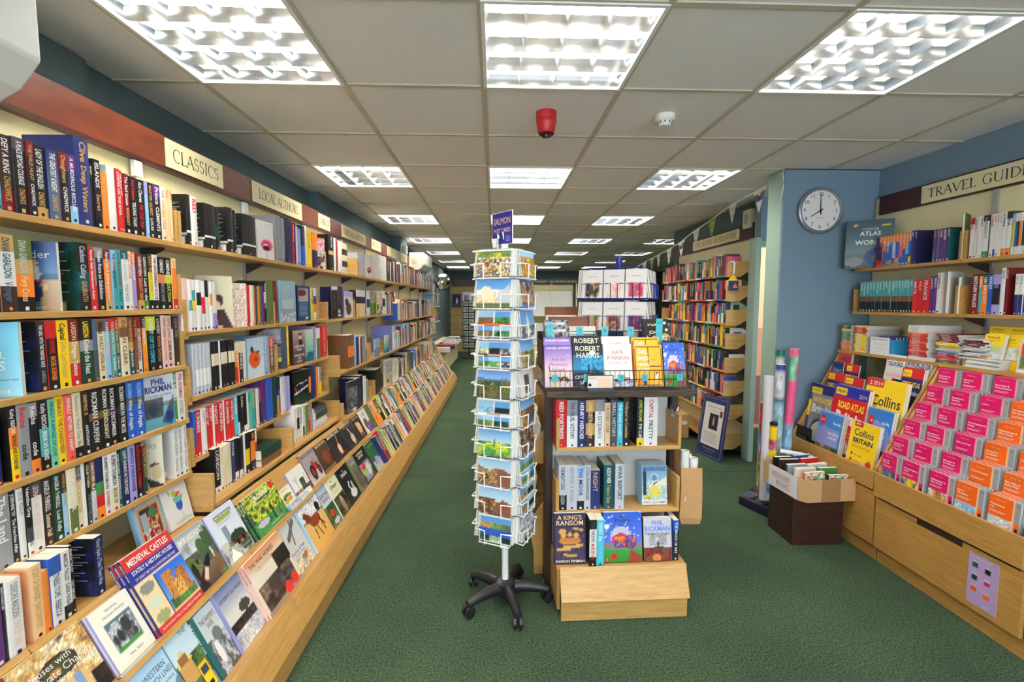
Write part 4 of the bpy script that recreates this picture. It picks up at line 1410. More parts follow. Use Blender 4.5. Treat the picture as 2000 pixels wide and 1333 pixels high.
def tier_spines(foot, where, anchor, y, y_end, specs, name, h0=.226, group=None):
    """Books standing spine-out on a sloped tier, leaning back with it."""
    i = 0
    made = []
    while y < y_end:
        sp, st = specs[i % len(specs)]
        t = random.uniform(.022, .048)
        made.append((y, min(t, y_end - y + .01), sp, st))
        y += t
        i += 1
    for n, (yy, t, sp, st) in enumerate(made):
        h = h0 * random.uniform(.88, 1.06)
        lc = st.split('|')[1] if '|' in st else None
        c1 = look(sp).split(' and ')[0]
        lab = short('%s spine-out book, %s from %s %s' % (look(sp), ordinal(n + 1), anchor, where), '%s book, %s from %s %s' % (c1, ordinal(n + 1), anchor, where),
                    '%s book, %s past %s, %s' % (c1, ordinal(n + 1), anchor.replace('the ', ''), where.replace('on the ', '')))
        f = Vector((foot[0], 0, foot[1])) + NL * .047
        cx = Vector((TILT, 1, 0)).normalized()
        cyv = Vector((-NL.x, 0, -NL.z)); cz = Vector((DL.x, 0, DL.z))
        rot = Matrix.Translation(Lp(f.x, yy, f.z)) @ Matrix((cx, cyv, cz)).transposed().to_4x4()
        o = book(name, lab, 'book', t - .001, .045, h, sp, st, group=group, simple=True, far=rot if yy > FAR_Y else None)
        if o is not None:
            o.matrix_world = rot


tier_spines(TBR, LO, 'the green crocus book', 3.690, 8.36,
            [('u', 'PUDDINGS|w'), ('G3r4', 'FISH FORAGING|o'), ('R', 'GARDENS|w'), ('r', 'COOKERY|w'), ('m', 'GREENS|G'), ('Y', 'VEGETABLE|k'), ('c', 'HOMES|n'), ('d', 'CRAFT|N'),
             ('w', 'WALKS|A'), ('k3b1k4', 'RIVERS|e'), ('k', 'TIMES|w'), ('s', 'LACE|R'), ('k', 'ATLANTIC|w'), ('T1k2', 'WAR POETS|w'), ('c', 'DEATH IN ARCADIA|R'), ('d', 'ENGLAND|R'), ('b', 'SHIPS|w'),
             ('w1k3', ''), ('y', 'FORGOTTEN|k'), ('a', 'MOUNTAIN|w'), ('e', 'SOUPS|R'), ('o', 'SPICE|w'), ('w', 'BIRDS|b'), ('r1w2', 'TRAINS|k'), ('l', 'SEA|w'), ('G', 'TREES|w')], 'hardback', .242)
tier_spines(TA, UP, 'the white jockey book', 3.955, 8.36,
            [('x2o3', 'FLIGHT|w'), ('o', 'GARDEN YEAR|R'), ('w1o1', 'SUMMER|k'), ('y3o1', 'ALLOTMENT|k'), ('o', 'ORANGES|k'), ('G2Y1k2', 'WEEDS|Y'), ('k', 'HENS|w'), ('c', 'BREAD|A'), ('Y1x2', 'HERBS|w'), ('q2k2', 'RAIL|w'),
             ('k1w1k1', 'STEAM|r'), ('w', 'FAMILY|q'), ('n', 'PORTRAITS|d'), ('o2c1', 'RECIPES|R'), ('R', 'BREAD AND WINE|w'), ('w3r1', 'CHERRY|r'), ('c', 'ENGLISH|R'), ('t', 'BATHING|w'), ('c', 'BIRDS|G'), ('g1w2', 'HOME|b'), ('k', 'NIGHT|a'), ('z', 'ROCKPOOLS|k')],
            'book', .212)

# ------------------------------------------------------------------ rows of books on the left-hand shelves
A('schroder', [('g', (40, 70, 130), (90, 130, 180), .55, 1), ('g', (70, 110, 140), (60, 100, 130), .45, .56), ('g', (200, 170, 130), (180, 140, 100), 0, .45), ('e', .56, .54, .15, .14, 'w'), ('e', .58, .68, .09, .05, 'e'), ('r', .42, .40, .72, .45, 'r'), ('e', .57, .28, .16, .18, 'B'), ('r', .47, .0, .56, .14, 'q'), ('r', .60, .0, .68, .14, 'q'), ('e', .78, .34, .05, .06, 'e')], [('oder', .42, .76, .11, 'w', .5), ('GAIGE', .52, .03, .04, 'c', .4)], 'blue beach photograph')
A('cuckoo', [('g', 'k', 'G'), ('n', .0, .0, 1, 1, ['k', 'G', 'T', 'k'], 3), ('r', .12, .0, .66, .11, 'c')], [('~', .08, .90 - .045 * i, .012, 's', .3 + .5 * ((i * 37) % 10) / 10) for i in range(15)], 'dark green')
A('historical', [('g', (90, 180, 210), (150, 210, 226)), ('l', (0, .5), (.7, .36), .012, (50, 70, 90)), ('l', (0, .3), (.6, .28), .012, (60, 80, 100)), ('t', [(0, .3), (.2, .2), (.1, 0), (0, 0)], 'k'), ('t', [(0, .95), (.5, .9), (.2, .86)], 'B')], [('AL', .56, .52, .09, 'w', .4), ('S', .66, .36, .12, 'w'), ('Kent', .48, .04, .08, 'w', .46), ('A must read', .62, .22, .03, 'B', .34)], 'light blue')
A('navyback', [('f', (22, 30, 62)), ('n', 0, 0, 1, 1, ['B', 'k', 'u'], 3), ('r', .04, .03, .28, .11, 'w')], [('~', .08, .90 - .045 * i, .012, 's', .3 + .5 * ((i * 37) % 10) / 10) for i in range(15)], 'navy')
A('ghost', [('g', (200, 206, 226), (190, 204, 214), .5, 1), ('g', (120, 180, 196), (90, 150, 170), 0, .4), ('n', .0, .2, .6, .58, ['q', 'A', 'q'], 5), ('t', [(.52, .1), (.98, .6), (1, .2), (.9, 0)], (60, 90, 110)), ('e', .26, .38, .16, .14, (50, 66, 84)), ('e', .80, .18, .13, .11, 'u')], [('PHIL', .46, .83, .11, 'u', .5, 'c', .03), ('RICKMAN', .47, .69, .12, 'u', .92, 'c', .03), ('The Smile of a Ghost', .5, .60, .045, 'A', .84, 'c')], 'pale blue ghost story')
A('vickers', [('f', (214, 208, 186)), ('e', .80, .42, .10, .05, (60, 44, 36)), ('e', .84, .28, .12, .14, (196, 180, 130)), ('t', [(.3, 0), (.52, .22), (.92, .06), (.9, 0)], (40, 38, 36)), ('r', .24, 0, .98, .05, (40, 36, 34))], [('SALLEY', .5, .88, .09, 'w', .8, 'c'), ('VICKERS', .5, .74, .09, 'a', .9, 'c'), ('Gorgons', .5, .64, .05, 'a', .5, 'c'), ('Holiday', .5, .57, .05, 'a', .4, 'c')], 'cream cover with a seated woman')
A('bookofdays', [('f', (150, 172, 186)), ('r', .1, .06, .92, .70, (190, 150, 104)), ('r', .15, .1, .88, .62, (120, 92, 66)), ('n', .15, .1, .88, .6, ['n', 'd', 'R', 'G', 'N'], 7), ('r', .2, .22, .44, .54, (150, 160, 170)), ('e', .66, .5, .14, .08, (70, 120, 80)), ('s', .16, .1, .86, .26, 'w', .2), ('s', .16, .1, .86, .24, 'r', .25), ('r', .1, .66, .92, .70, 's')], [("CHAPLET'S", .56, .86, .07, 'n', .6, 'c'), ('BOOK OF DAYS', .56, .78, .05, 'n', .6, 'c')], 'light blue drawing of a room')
A('talley', [('f', (226, 224, 222)), ('t', [(.36, .52), (.76, .52), (.64, .26), (.48, .26)], (60, 170, 170)), ('e', .56, .36, .13, .1, (40, 80, 180)), ('e', .56, .46, .18, .06, (90, 190, 160)), ('e', .54, .56, .16, .04, (214, 70, 50)), ('e', .44, .58, .08, .05, (170, 180, 50)), ('t', [(.2, .7), (.34, .62), (.26, .56)], (150, 190, 60)), ('l', (.58, .26), (.62, .14), .012, (150, 200, 160)), ('e', .64, .10, .16, .03, (190, 220, 190))], [('MARCIA', .5, .84, .09, 'R', .76, 'c'), ('TALLEY', .5, .73, .09, 'R', .66, 'c'), ('Without a Grave', .6, .05, .05, 'a', .7, 'c')], 'white cover with a cocktail')
A('lips', [('f', (226, 222, 222)), ('e', .52, .36, .40, .16, 'p'), ('e', .5, .38, .30, .10, (206, 50, 90)), ('e', .5, .29, .22, .07, 'k'), ('r', .3, .36, .6, .40, 'w'), ('r', .49, 0, .51, .2, 'a')], [('EXPLICIT', .6, .88, .03, 'a', .4, 'c')], 'white cover with pink lips')
A('lor', [('f', (206, 200, 172)), ('e', .56, .50, .17, .12, (80, 50, 36)), ('e', .52, .42, .14, .12, (228, 200, 170)), ('e', .60, .58, .12, .06, (70, 44, 34)), ('t', [(.52, .34), (.74, .36), (1, 0), (.56, 0)], (66, 44, 46)), ('r', .44, .06, .54, .32, (220, 190, 160)), ('r', .1, 0, .7, .05, (220, 196, 170))], [('LOR', .04, .80, .12, 'a', .7)], 'olive cover with a thoughtful woman')
_sc = [('f', (232, 216, 204))]
for _j in range(7):
    for _i in range(4):
        _x, _y = (_i + .5 * (_j % 2)) / 3.5, .96 - _j / 6.5
        _sc += [('e', _x, _y, .15, .085, (196, 168, 150)), ('e', _x, _y, .12, .066, (236, 222, 212)), ('e', _x, _y, .085, .048, (190, 160, 142)), ('e', _x, _y, .05, .03, (240, 232, 226))]
A('scallop', _sc, [], 'cream scallop-patterned')
A('bluegrey', [('g', (150, 184, 204), (120, 146, 164)), ('n', 0, 0, 1, .24, ['A', 's', 'q'], 6), ('r', .1, .34, .86, .56, (176, 190, 196))], [('~', .08, .90 - .045 * i, .012, 's', .3 + .5 * ((i * 37) % 10) / 10) for i in range(9)], 'grey-blue water')
A('bluemouth', [('f', (32, 74, 112)), ('r', .1, .56, .84, .92, (170, 160, 160)), ('e', .36, .80, .34, .10, (100, 44, 44)), ('r', .6, .06, .82, .12, 'c')], [('~', .14, .48 - .04 * i, .01, 's', .6) for i in range(9)], 'deep blue')
A('darkcity', [('n', 0, 0, 1, 1, ['k', 'A', 'N', 'k', 'n'], 6), ('r', 0, .9, .6, 1, 's'), ('e', .72, .20, .12, .07, 's'), ('r', .6, .04, .9, .12, 'w')], [], 'black city photograph')
A('dog', [('f', (206, 196, 190)), ('e', .5, .34, .3, .24, (90, 60, 50)), ('e', .3, .6, .2, .14, (60, 44, 44)), ('r', 0, .8, 1, 1, 'v')], [], 'pale cover with a brown dog')
A('fruitbird', [('g', (176, 196, 216), (206, 220, 230)), ('e', .42, .46, .34, .22, (228, 88, 36)), ('e', .50, .46, .07, .06, 'A'), ('e', .28, .72, .10, .07, (50, 44, 50)), ('l', (.34, .66), (.6, .62), .008, (70, 60, 50)), ('e', .64, .64, .10, .025, (60, 110, 60)), ('e', .86, .86, .05, .03, 'o'), ('e', .84, .56, .05, .03, 'o'), ('r', .5, .04, .86, .12, 'c')], [], 'pale blue cover with an orange and a bird')
A('drawing', [('f', (22, 22, 26)), ('r', .06, .62, .80, .94, (150, 146, 176)), ('n', .06, .62, .80, .94, ['s', 'a', 'v'], 8), ('r', .4, .16, .8, .26, 'Y')], [('~', .3, .5 - .035 * i, .01, 's', .5) for i in range(8)], 'black cover with a grey drawing')
A('shropshire', [('f', (96, 66, 74)), ('g', (190, 166, 156), (120, 90, 92), .4, 1), ('e', .62, .88, .13, .05, 'k'), ('e', .62, .80, .09, .07, 'e'), ('t', [(.44, .5), (.5, .72), (.74, .72), (.86, .46)], (46, 44, 52))], [('SHROPSHIRE', .5, .50, .07, 'w', .8, 'c', .02), ('BLUE', .5, .41, .07, 'w', .4, 'c', .02), ('PREPARATION', .5, .24, .065, 'w', .84, 'c', .02), ('FOR', .5, .15, .06, 'w', .3, 'c', .02), ('FLIGHT', .5, .06, .06, 'w', .5, 'c', .02)], 'plum cover with an airman')
A('teal', [('g', (214, 214, 190), (60, 160, 150)), ('e', .1, .7, .2, .2, (226, 220, 196)), ('r', 0, 0, 1, .3, (20, 110, 120))], [('DREAMS', .1, .26, .06, 'w', .5), ('UNDER', .1, .19, .06, 'w', .5), ('RIVER', .1, .12, .06, 'w', .5)], 'teal seascape')
A('airliner', [('f', (26, 30, 28)), ('l', (.06, .34), (.95, .50), .025, 'w'), ('l', (.3, .38), (.7, .62), .02, 'u'), ('l', (.2, .6), (.9, .66), .012, 's'), ('t', [(.04, .52), (.16, .40), (.22, .42), (.1, .54)], 'r'), ('n', 0, 0, 1, .28, ['k', 'G', 'k'], 4)], [], 'black airliner')
A('canyon', [('f', (50, 48, 50)), ('n', .04, .04, .96, .8, ['k', 'A', 'a', 'k'], 7), ('r', .5, .03, .8, .11, 'w')], [], 'black and white canal photograph')
A('newsprint', [('f', (206, 200, 186)), ('r', .05, .06, .95, .44, (196, 186, 164)), ('e', .76, .28, .1, .1, (130, 110, 100)), ('e', .4, .2, .14, .06, (60, 56, 56)), ('n', .06, .5, .95, .95, ['s', 'a', 's'], 9)], [], 'framed newspaper page')
A('bluefolk', [('f', (110, 120, 190)), ('e', .8, .30, .1, .2, (150, 60, 50)), ('e', .5, .2, .1, .12, (160, 170, 200)), ('e', .2, .14, .08, .08, (90, 100, 160))], [], 'large periwinkle blue')
A('foodcover', [('f', (190, 196, 170)), ('n', 0, .5, 1, 1, ['p', 'w', 'r'], 5), ('n', 0, 0, 1, .5, ['g', 'w', 'k', 'p'], 6)], [], 'pink and green cookery')

FB = -.424


def left_row(items, x0, w, z, where, anchor, back_first=False, **k):
    row(items, x0, lambda px: LY(px, w, z), lambda s: Lp(w, s, z), ROTL, where, anchor, back_first, **k)


EP = 'the end panel'
left_row(['12.6;p;t;CHADWICK|c', '39;p;N5R2;DEFY A KING|w|CHADWICK|d', '63;p;A1k5;A PLACE BEYOND COURAGE|w|CHADWICK|d', '78;p;R1k4;THE WILD HUNT|d|CHADWICK|w', '103;p;k6d1;LADY OF THE ENGLISH|w|CHADWICK|d',
          '126;p;u>q;THE GREATEST KNIGHT|w|CHADWICK|d', '143;p;R1k3;Daughters|d|CHADWICK|w', '158.5;p;P1u2l1;A MURDEROUS RECLUSE|w', '186;H;u;Clive|d|Deep Waters|d;.262;.15', '192;p;k;SECRET|w', '206;p;k;ISLANDS|w|Secret|d;.212',
          '219.5;p;o;THE ORANGE BOOK|d;.178', '235;t;w;;.208', '243.6;p;r;CORPSE ON THE RIVER|w;.206', '250;p;r;THE BLACK KEY|w;.204', '261.5;p;R3k1;The Red Queen|w|MARGARET|d', '275;p;k;Ann Cleeves|r|TELLING TALES|w',
          '290;p;k;Ann Cleeves|w|THE COLD TRAP|r', '296;p;v1l3;', '306.6;p;k;MASTER QUEST|d|LOUIS|w', '320;p;P1k3;Prince|w|CLEMENTS|w', '329.7;p;w2c3;THE GARDEN TALE|o', '334;p;e;ESSAYS|r', '338;p;e;ESSAYS|o', '342.7;p;e;ESSAYS|r'],
         0, FB, 1.7052, 'top fiction shelf', EP, True)
left_row(['8.5;p;o2N3;', '41;p;d2w4N3;DIANA GABALDON|T|Voyager|q', '78;p;x3d2o3k2;DIANA GABALDON|s|Fiery Cross|e', '119;F;schroder;c;.197;.129;.02', '160.5;g', '183;t;k3T2k2;Cuckoo Calling|s|GALBRAITH|d;.205;.13;cuckoo', '194;p;r;Patrick Gale Gentlemans Relish|w', '198.5;p;a3r2;PARTNER|k', '214;p;a1B1k4;Notes from an Exhibition|w',
          '227;p;R1o4d1;Patrick Gale A perfectly good man|w', '235;p;l1s1t4;THE WHEREABOUTS|k', '245;p;t;DOUBLE SHADOW|R|SALLY|B', '258.5;p;T1w6;Justin Cartwright|s|OTHER WORLD|a', '266;p;w;JANE GARDAM|o', '273.6;p;o1v4;JANE GARDAM|w', '286;p;R5d1;GERRITSEN|w|SILENT GIRL|d',
          '296.5;p;k5g1;GERRITSEN|w|Last to die|w', '305;p;G2Y3k1;LAST KINGS SARK|o', '316;p;w5k1;THE GINGERBREAD HOUSE|R', '329.7;p;k2o1k3;GIMENEZ|w|GOVERNORS WIFE|a', '343;p;k2Y1k3;GIMENEZ|w|ABDUCTION|Y', '351.5;p;e1o3r1;VOYAGE|o'],
         0, FB, 1.4452, 'second fiction shelf', EP, True)
left_row(['45.6;F;historical;l;.197;.129;.02', '84;g', '100;p;N1k4;THE GIRL WITH THE PAINTED FACE|w|GABRIELLE|a;;;navyback', '121.6;p;r1k3;THE FLAMETHROWERS|r|RACHEL KUSHNER|o', '144.4;p;y;Capital|k|John Lanchester|d', '164;p;R2d2r2;LARSSON|e|Dragon Tattoo|w',
          '190;p;k2a1G3;LARSSON|y|Kicked the Nest|w', '199.5;p;q2A2;', '214.7;p;n1c4;Blitz|k|HOLLY LEFEBURE|n', '224;p;q1l4;FAMILY FICTION|c', '234.6;p;r1t4;THE ECHOING GROVE|c|LEHMANN|w', '243;p;r1T4;THE ECHOING GROVE|c|LEHMANN|w', '259;p;d1n1c4;INDIAN CLERK|n',
          '268;p;n3d1T3;HALF BLOOD BLUES|d|ESI EDUGYAN|w', '275.5;p;R2n3;THE RIVER|d', '285;p;r1w4;ELMORE LEONARD|R', '292.6;p;N1o4;CITY PRIMEVAL|w', '310.6;p;Y1k3;LOVESEY|w|COP TO CORPSE|z', '322;p;k;LOVESEY|w|TOOTH TATTOO|d', '331.5;p;i;KATE LONG|n|SWALLOWING|o', '342;p;i;KATE LONG|n|QUEEN MUM|k', '346.7;p;k1w3;', '356;p;N;LISA SEE|a;;;'],
         0, FB, 1.2222, 'third fiction shelf', EP, True)
left_row(['14.6;p;B;JAMES REDFIELD|w;.17', '31;g', '48;p;k2o2y3;Kathy REICHS|w|BONES ARE FOREVER|k', '69;p;a;Reichs|r|code|k', '87;p;a1k3o1;Reichs|w|code|w', '106;p;k2t2k1;Kathy REICHS|w|BREAK NO BONES|w', '121;p;m;RENAULT|T|PURPOSES OF LOVE|T', '137.5;p;y;RENAULT|n|THE CHARIOTEER|n', '153;p;h;RENAULT|w|RETURN TO NIGHT|w',
          '170;p;c5k1;Someone to Watch Over Me|a', '182;p;N1k3;EMPIRE II|d|ANTHONY|w', '205;p;k3n1k4;RICKMAN|w|CURFEW|w', '222;p;k3x1k4;RICKMAN|w|CANDLENIGHT|c', '238;p;k3P1k4;RICKMAN|w|DECEMBER|w', '255.5;p;k3G1k4;RICKMAN|w|MAN IN THE MOSS|w', '271;p;b2A1b4;RICKMAN|l|Wine of Angels|w', '288.6;p;b2A1b4;RICKMAN|l|Wine of Angels|w',
          '343;F;ghost;v;.197;.129;.022', '351;p;g2w1g3;THE SECRETS|w', '365;p;w;PHIL RICKMAN|r|OCTOBER|a'], 0, FB, 1.0032, 'fourth fiction shelf', EP, True)
left_row(['33;p;a;The Land|w;.2', '47.5;p;k;JOSEPHINE TEY|w|The Franchise Affair|w', '60;p;w;ZOE TEALE|a', '73;p;k3A1w1;Valentine Grey|w|TOKSVIG|A', '95;p;A1w4;LEONARD AND VIRGINIA WOOLF|i', '115.6;p;N;ANGELA THIRKELL|w|Summer Half|c', '132;p;G;ANGELA THIRKELL|w|Lost Folly|w', '142.6;p;N1l2;ANGELA THIRKELL|d|Growing Up|e',
          '159;p;c3x2;THE MASTER|w', '171.6;p;q1c3;THE BLACKWATER|d', '176.5;p;w;', '185;p;k4A1;COLM TOIBIN|c|THE SOUTH|a', '195;p;n2s2;HEATHER BLAZING|w', '210.6;p;B2g1r1o1;', '222;p;w;RUPERT THOMSON|k|DIVIDED|r', '238;p;w3c2;RUPERT THOMSON|k|BOOK OF|A', '245.7;p;k1T2;ADAM THORPE|w|STANDING POOL|w', '259;p;T1B3;LIGHT SHINING IN THE FOREST|w',
          '272;p;v;BEHOLD A PALE HORSE|B', '284.7;p;k;AUDACIOUS CRIMES|r', '292.5;p;R1G3;WALTER MOUNT|d;.18', '322;F;vickers;c;.197;.129;.02', '345;g', '354;p;w;SALLEY VICKERS|a|Dancing|a', '363;p;w;SALLEY VICKERS|a|Gloriano|a', '371;p;w;SALLEY VICKERS|a|The Cleaner|a'], 0, FB, .7852, 'fifth fiction shelf', EP, True)
left_row(['19;p;P;ANGELA|w', '27;p;k;PARDONABLE LIES|w', '55;p;w;DEIRDRE MADDEN|a|ONE BY ONE|i', '57;p;o;', '74;g', '97.7;t;e;SCENT OF ORANGES|d|JOAN ZAWATSKY|d;.2;.135', '109;m;o;What They Were Doing|d;.172', '132;p;b1w3;THE WITNESS TOPE|q|REBECCA|q', '149;p;w4k1;MARCIA TALLEY|A|DARK PASSAGE|A', '157;p;k;MARCIA TALLEY|w|LAST REFUGE|w', '196;g', '213;p;B;Once Upon a Time There Was|s;.18;.115;navyback'],
         0, -.36, .5902, 'lowest fiction ledge', 'the drawing of a room', True)
# two covers standing face out at the end of that ledge
for key, ya, yb, h, sp in (('bookofdays', 1.640, 1.768, .225, 'l'), ('talley', 1.782, 1.915, .225, 'w')):
    o = book('paperback', '%s leaning face out at the end of the lowest fiction ledge' % ART_LOOK[key], 'book', .018, yb - ya, h, sp, '', key, nu=34, nv=40, logo=False)
    q = Vector((-.435, 0, .5905))
    cx = Vector((math.cos(R(12)), 0, math.sin(R(12)))); cz = Vector((-math.sin(R(12)), 0, math.cos(R(12))))
    o.matrix_world = Matrix.Translation(Lp(q.x, ya, q.z)) @ Matrix((cx, Vector((TILT, 1, 0)).normalized(), cz)).transposed().to_4x4()

BK = [('~', .1, .86 - .03 * i, .011, 's', .45 + .35 * ((i * 37) % 10) / 10) for i in range(19)] + [('~', .36 + .03 * i, .05, .06, 'k', .012) for i in range(15)]
A('blackback', [('f', (30, 28, 30)), ('r', .0, .19, 1, .225, 'w'), ('r', .3, .02, .9, .15, 'w'), ('r', .1, .93, .6, .945, 'r')], BK, 'black')
CS = 'under the classics sign'
left_row(['369;g', '378;H;k6w.4k2;;.2;.13;blackback', '391;H;w;RED|r;.2;.13', '404;g', '425;H;k6w.4k2;;.19;.13;blackback', '434;H;k3G2k2;;.185;.13', '448;g', '459;H;k6w.4k2;;.205;.13;blackback', '466;H;k;;.2;.13', '478;g', '504;H;k6w.4k2;;.2;.13;blackback', '535.7;F;lips;w;.2;.13;.02'],
         357, FB, 1.7052, 'top shelf ' + CS, 'the near end panel')
left_row(['374;H;i3w1;;.215', '381;H;w2t1w2;;.212', '389.4;H;w1t1y1w2;;.21', '399;H;w1k1w2;;.212', '407;H;w1r1w1;;.21', '414.6;H;k1w2;;.212', '420;H;w1o1w2;;.208', '430;H;w2v1;;.21', '457;F;lor;c;.24;.15;.018', '483;F;scallop;i;.212;.14;.02', '488;H;i;;.212', '493;H;r;;.205;.14', '500;H;w;;.205;.14', '503.5;H;o;;.204;.14', '507;H;T;;.204;.14', '512;H;o;;.204;.14', '515;H;x;;.204;.14',
          '519;H;P;;.204;.14', '525;H;k1w1k2;PAPERBACK|w;.23', '540.6;H;x;;.238', '544;H;R;;.236'], 360, FB, 1.3522, 'second shelf ' + CS, 'the near end panel')
left_row(['388;H;s;;.215', '396;H;s3w2s1;;.215', '402;H;s3w2s1;;.215', '409;H;s3w2s1;;.215', '418;H;s3w2s1;;.215', '426;H;k1c1k2;;.215', '434;H;k1c1k2;;.215', '437;H;w;;.215', '444;H;k1c1k2;;.215', '451;H;k1c1k2;;.215', '458;H;k1c1k2;;.215', '464;H;k1c1k2;;.213', '470;p;w1o2r2;TROUBLE|w', '478;p;e1N3;TURNING|w', '485;p;w;', '488;g', '517;F;fruitbird;l;.205;.13;.014', '529;t;l;ORANGE CROW|w;.208', '538;p;h1n3;VANISHED|w', '546;g'],
         383, FB, 1.0832, 'third shelf ' + CS, 'the near end panel')
left_row(['388.6;p;b4r1;', '399;p;r;CRIMES|w', '408;p;w;CITY|a', '415;p;r;CASE OF|w', '422;p;r;ARTIST|w', '424;p;w;', '433.6;p;r;NIGHT|w', '442.6;p;r;MORNING|w', '445;p;w;', '454;p;r;SUMMER|w', '462;p;r;WINTER|w', '469.6;p;z;POEMS|w', '474;p;k2w1;', '480;p;k;DARK|w', '486;p;k4w1;', '490;p;w;', '495;p;m;VERSE|G', '502;p;t;SONGS|Y', '505;p;r;', '510;p;w;', '515.5;p;P1k2;NOVEL|p', '524.5;t;P;ROSES|R', '537;L;b;;.25', '546;H;G;;.23'],
         383, FB, .8262, 'fourth shelf ' + CS, 'the near end panel')
left_row(['393;H;B;;.17;.11', '400;p;w;NOTES|n;.17', '406;p;w;NOTES|n;.17', '412;p;w;NOTES|n;.17', '434.5;p;k6w1;LONDON|w;.2', '441;p;c2w3;PLAYS|c', '446;p;c;PLAYS|w', '452;p;c;PLAYS|w', '457;p;c;PLAYS|w', '464;p;u;STAGE|w', '471;p;k4w1;', '478;p;k4w1;', '481;p;k;', '484;p;w;', '493;p;k2y2k1;', '502;p;k1o2k1;MURDER|o', '505;p;w1r2;'], 428, -.38, .6352, 'lowest shelf ' + CS, 'the near end panel') if False else None
left_row(['434.5;p;k6w1;LONDON|w;.2', '441;p;c2w3;PLAYS|c', '446;p;c;PLAYS|w', '452;p;c;PLAYS|w', '457;p;c;PLAYS|w', '464;p;u;STAGE|w', '471;p;k4w1;', '478;p;k4w1;', '481;p;k;', '484;p;w;', '493;p;k2y2k1;', '502;p;k1o2k1;MURDER|o', '507;p;w1r2;'], 424, -.40, .6352, 'lowest shelf ' + CS, 'the near end panel')
# two thick hardbacks lying flat, green on brown
for col, z, hh, ln, lab in (('n', .6355, .035, .20, 'brown hardback lying flat under a thick green one'), ('G', .6708, .052, .205, 'thick dark green hardback lying flat on a brown one')):
    o = book('hardback', lab, 'book', hh, .15, ln, col, '', hard=True, logo=False)
    rot = Matrix((Vector((0, 0, 1)), Vector((-1, TILT, 0)).normalized(), Vector((TILT, 1, 0)).normalized())).transposed().to_4x4()
    # thickness upward, spine outward, height along the shelf
    rot = Matrix((Vector((0, 0, 1)), Vector((-1, TILT, 0)).normalized(), -Vector((0, 0, 1)).cross(Vector((-1, TILT, 0)).normalized()) * -1)).transposed().to_4x4()
    y = LY(510, -.37, .65)
    o.matrix_world = Matrix.Translation(Lp(-.375, y + ln + .02, z)) @ rot

LA = 'under the local authors sign'
left_row(['543;g', '548;L;a;;.255', '553;L;a;;.255', '558.8;L;a;;.25', '575;L;B;;.262', '578.6;H;r;RED HOUSE|w;.25', '581;H;P;;.25', '584;H;w;;.235', '587.6;H;v;;.23', '591;H;l;;.225', '600;L;B2b2;;.25', '603;H;w;;.23', '612;H;y;WALES|n;.232', '622.7;H;o2B2;;.235', '635;F;foodcover;g;.22;.15;.012'], 543, FB, 1.7052, 'top shelf ' + LA, 'the near end panel')
left_row(['579;F;bluegrey;l;.245;.16;.012', '607;F;bluemouth;B;.225;.15;.02', '610;H;r;;.215', '616;H;c1Y2;WELSH|k;.215', '621.6;H;w1P1o1w1;;.215', '627;g', '668;F;darkcity;k;.24;.16;.014', '673;L;u;;.24'], 548, FB, 1.3522, 'second shelf ' + LA, 'the near end panel')
left_row(['562;F;drawing;k;.245;.165;.012', '567.6;L;y;;.25', '597;F;shropshire;N;.212;.135;.014', '613;F;teal;T;.21;.135;.012', '621;L;v;;.225', '628;H;w1x2;;.212', '643;H;r;ENGLAND OWEN|w;.222'], 552, FB, 1.0832, 'third shelf ' + LA, 'the near end panel')
left_row(['551;H;B1b1r1;;.22', '560.5;H;w;LIGHT|s;.215', '565;H;v;;.21', '569.5;H;v;;.208', '604;F;airliner;k;.215;.17;.014', '611;H;k1o2k1;;.21', '620;H;u;;.225', '624;H;o;;.2', '627;H;w2y1;;.2', '630;H;a1y1;;.195'], 547, FB, .8262, 'fourth shelf ' + LA, 'the near end panel')
left_row(['584;p;w;;.2', '589;p;w1k1w1;TITLES|k;.205', '594.6;p;w;NOTES|A;.2', '598;p;w2B1;;.2', '601;p;c;LOCAL|n;.195', '605;p;g;;.19', '610;p;r;GUIDE|w;.185', '613;p;a;;.18'], 580, -.39, .6352, 'lowest shelf ' + LA, 'the near end panel')
# a pile of thin magazines lying flat on the lowest shelf
yy0 = LY(614, -.39, .64)
for k in range(11):
    c = ['w', 's', 'w', 'w', 's', 'G', 'k', 'k', 'A', 'G', 'k'][k]
    m = MB()
    m.mats.append(M['print'])
    dx, dy = random.uniform(-.008, .008), random.uniform(-.006, .01)
    z = .6353 + k * .0131
    L_, W_ = .20, .15
    m.box(0, L_, 0, W_, 0, .0126, (224, 222, 216))
    m.face([(0, 0, .0127), (L_, 0, .0127), (L_, W_, .0127), (0, W_, .0127)], c)
    m.face([(0, -.0003, .001), (L_, -.0003, .001), (L_, -.0003, .012), (0, -.0003, .012)], c if k > 4 else 'w')
    o = m.build('magazine', merge=False)
    tag(o, '%s-edged magazine, %s from the bottom of the flat pile %s' % (CN[c], ordinal(k + 1), LA), 'magazine', 'pile of magazines on the lowest shelf')
    o.location = Lp(-.385 + dx, yy0 + dy, z)
    o.rotation_euler = (0, 0, ROTL)

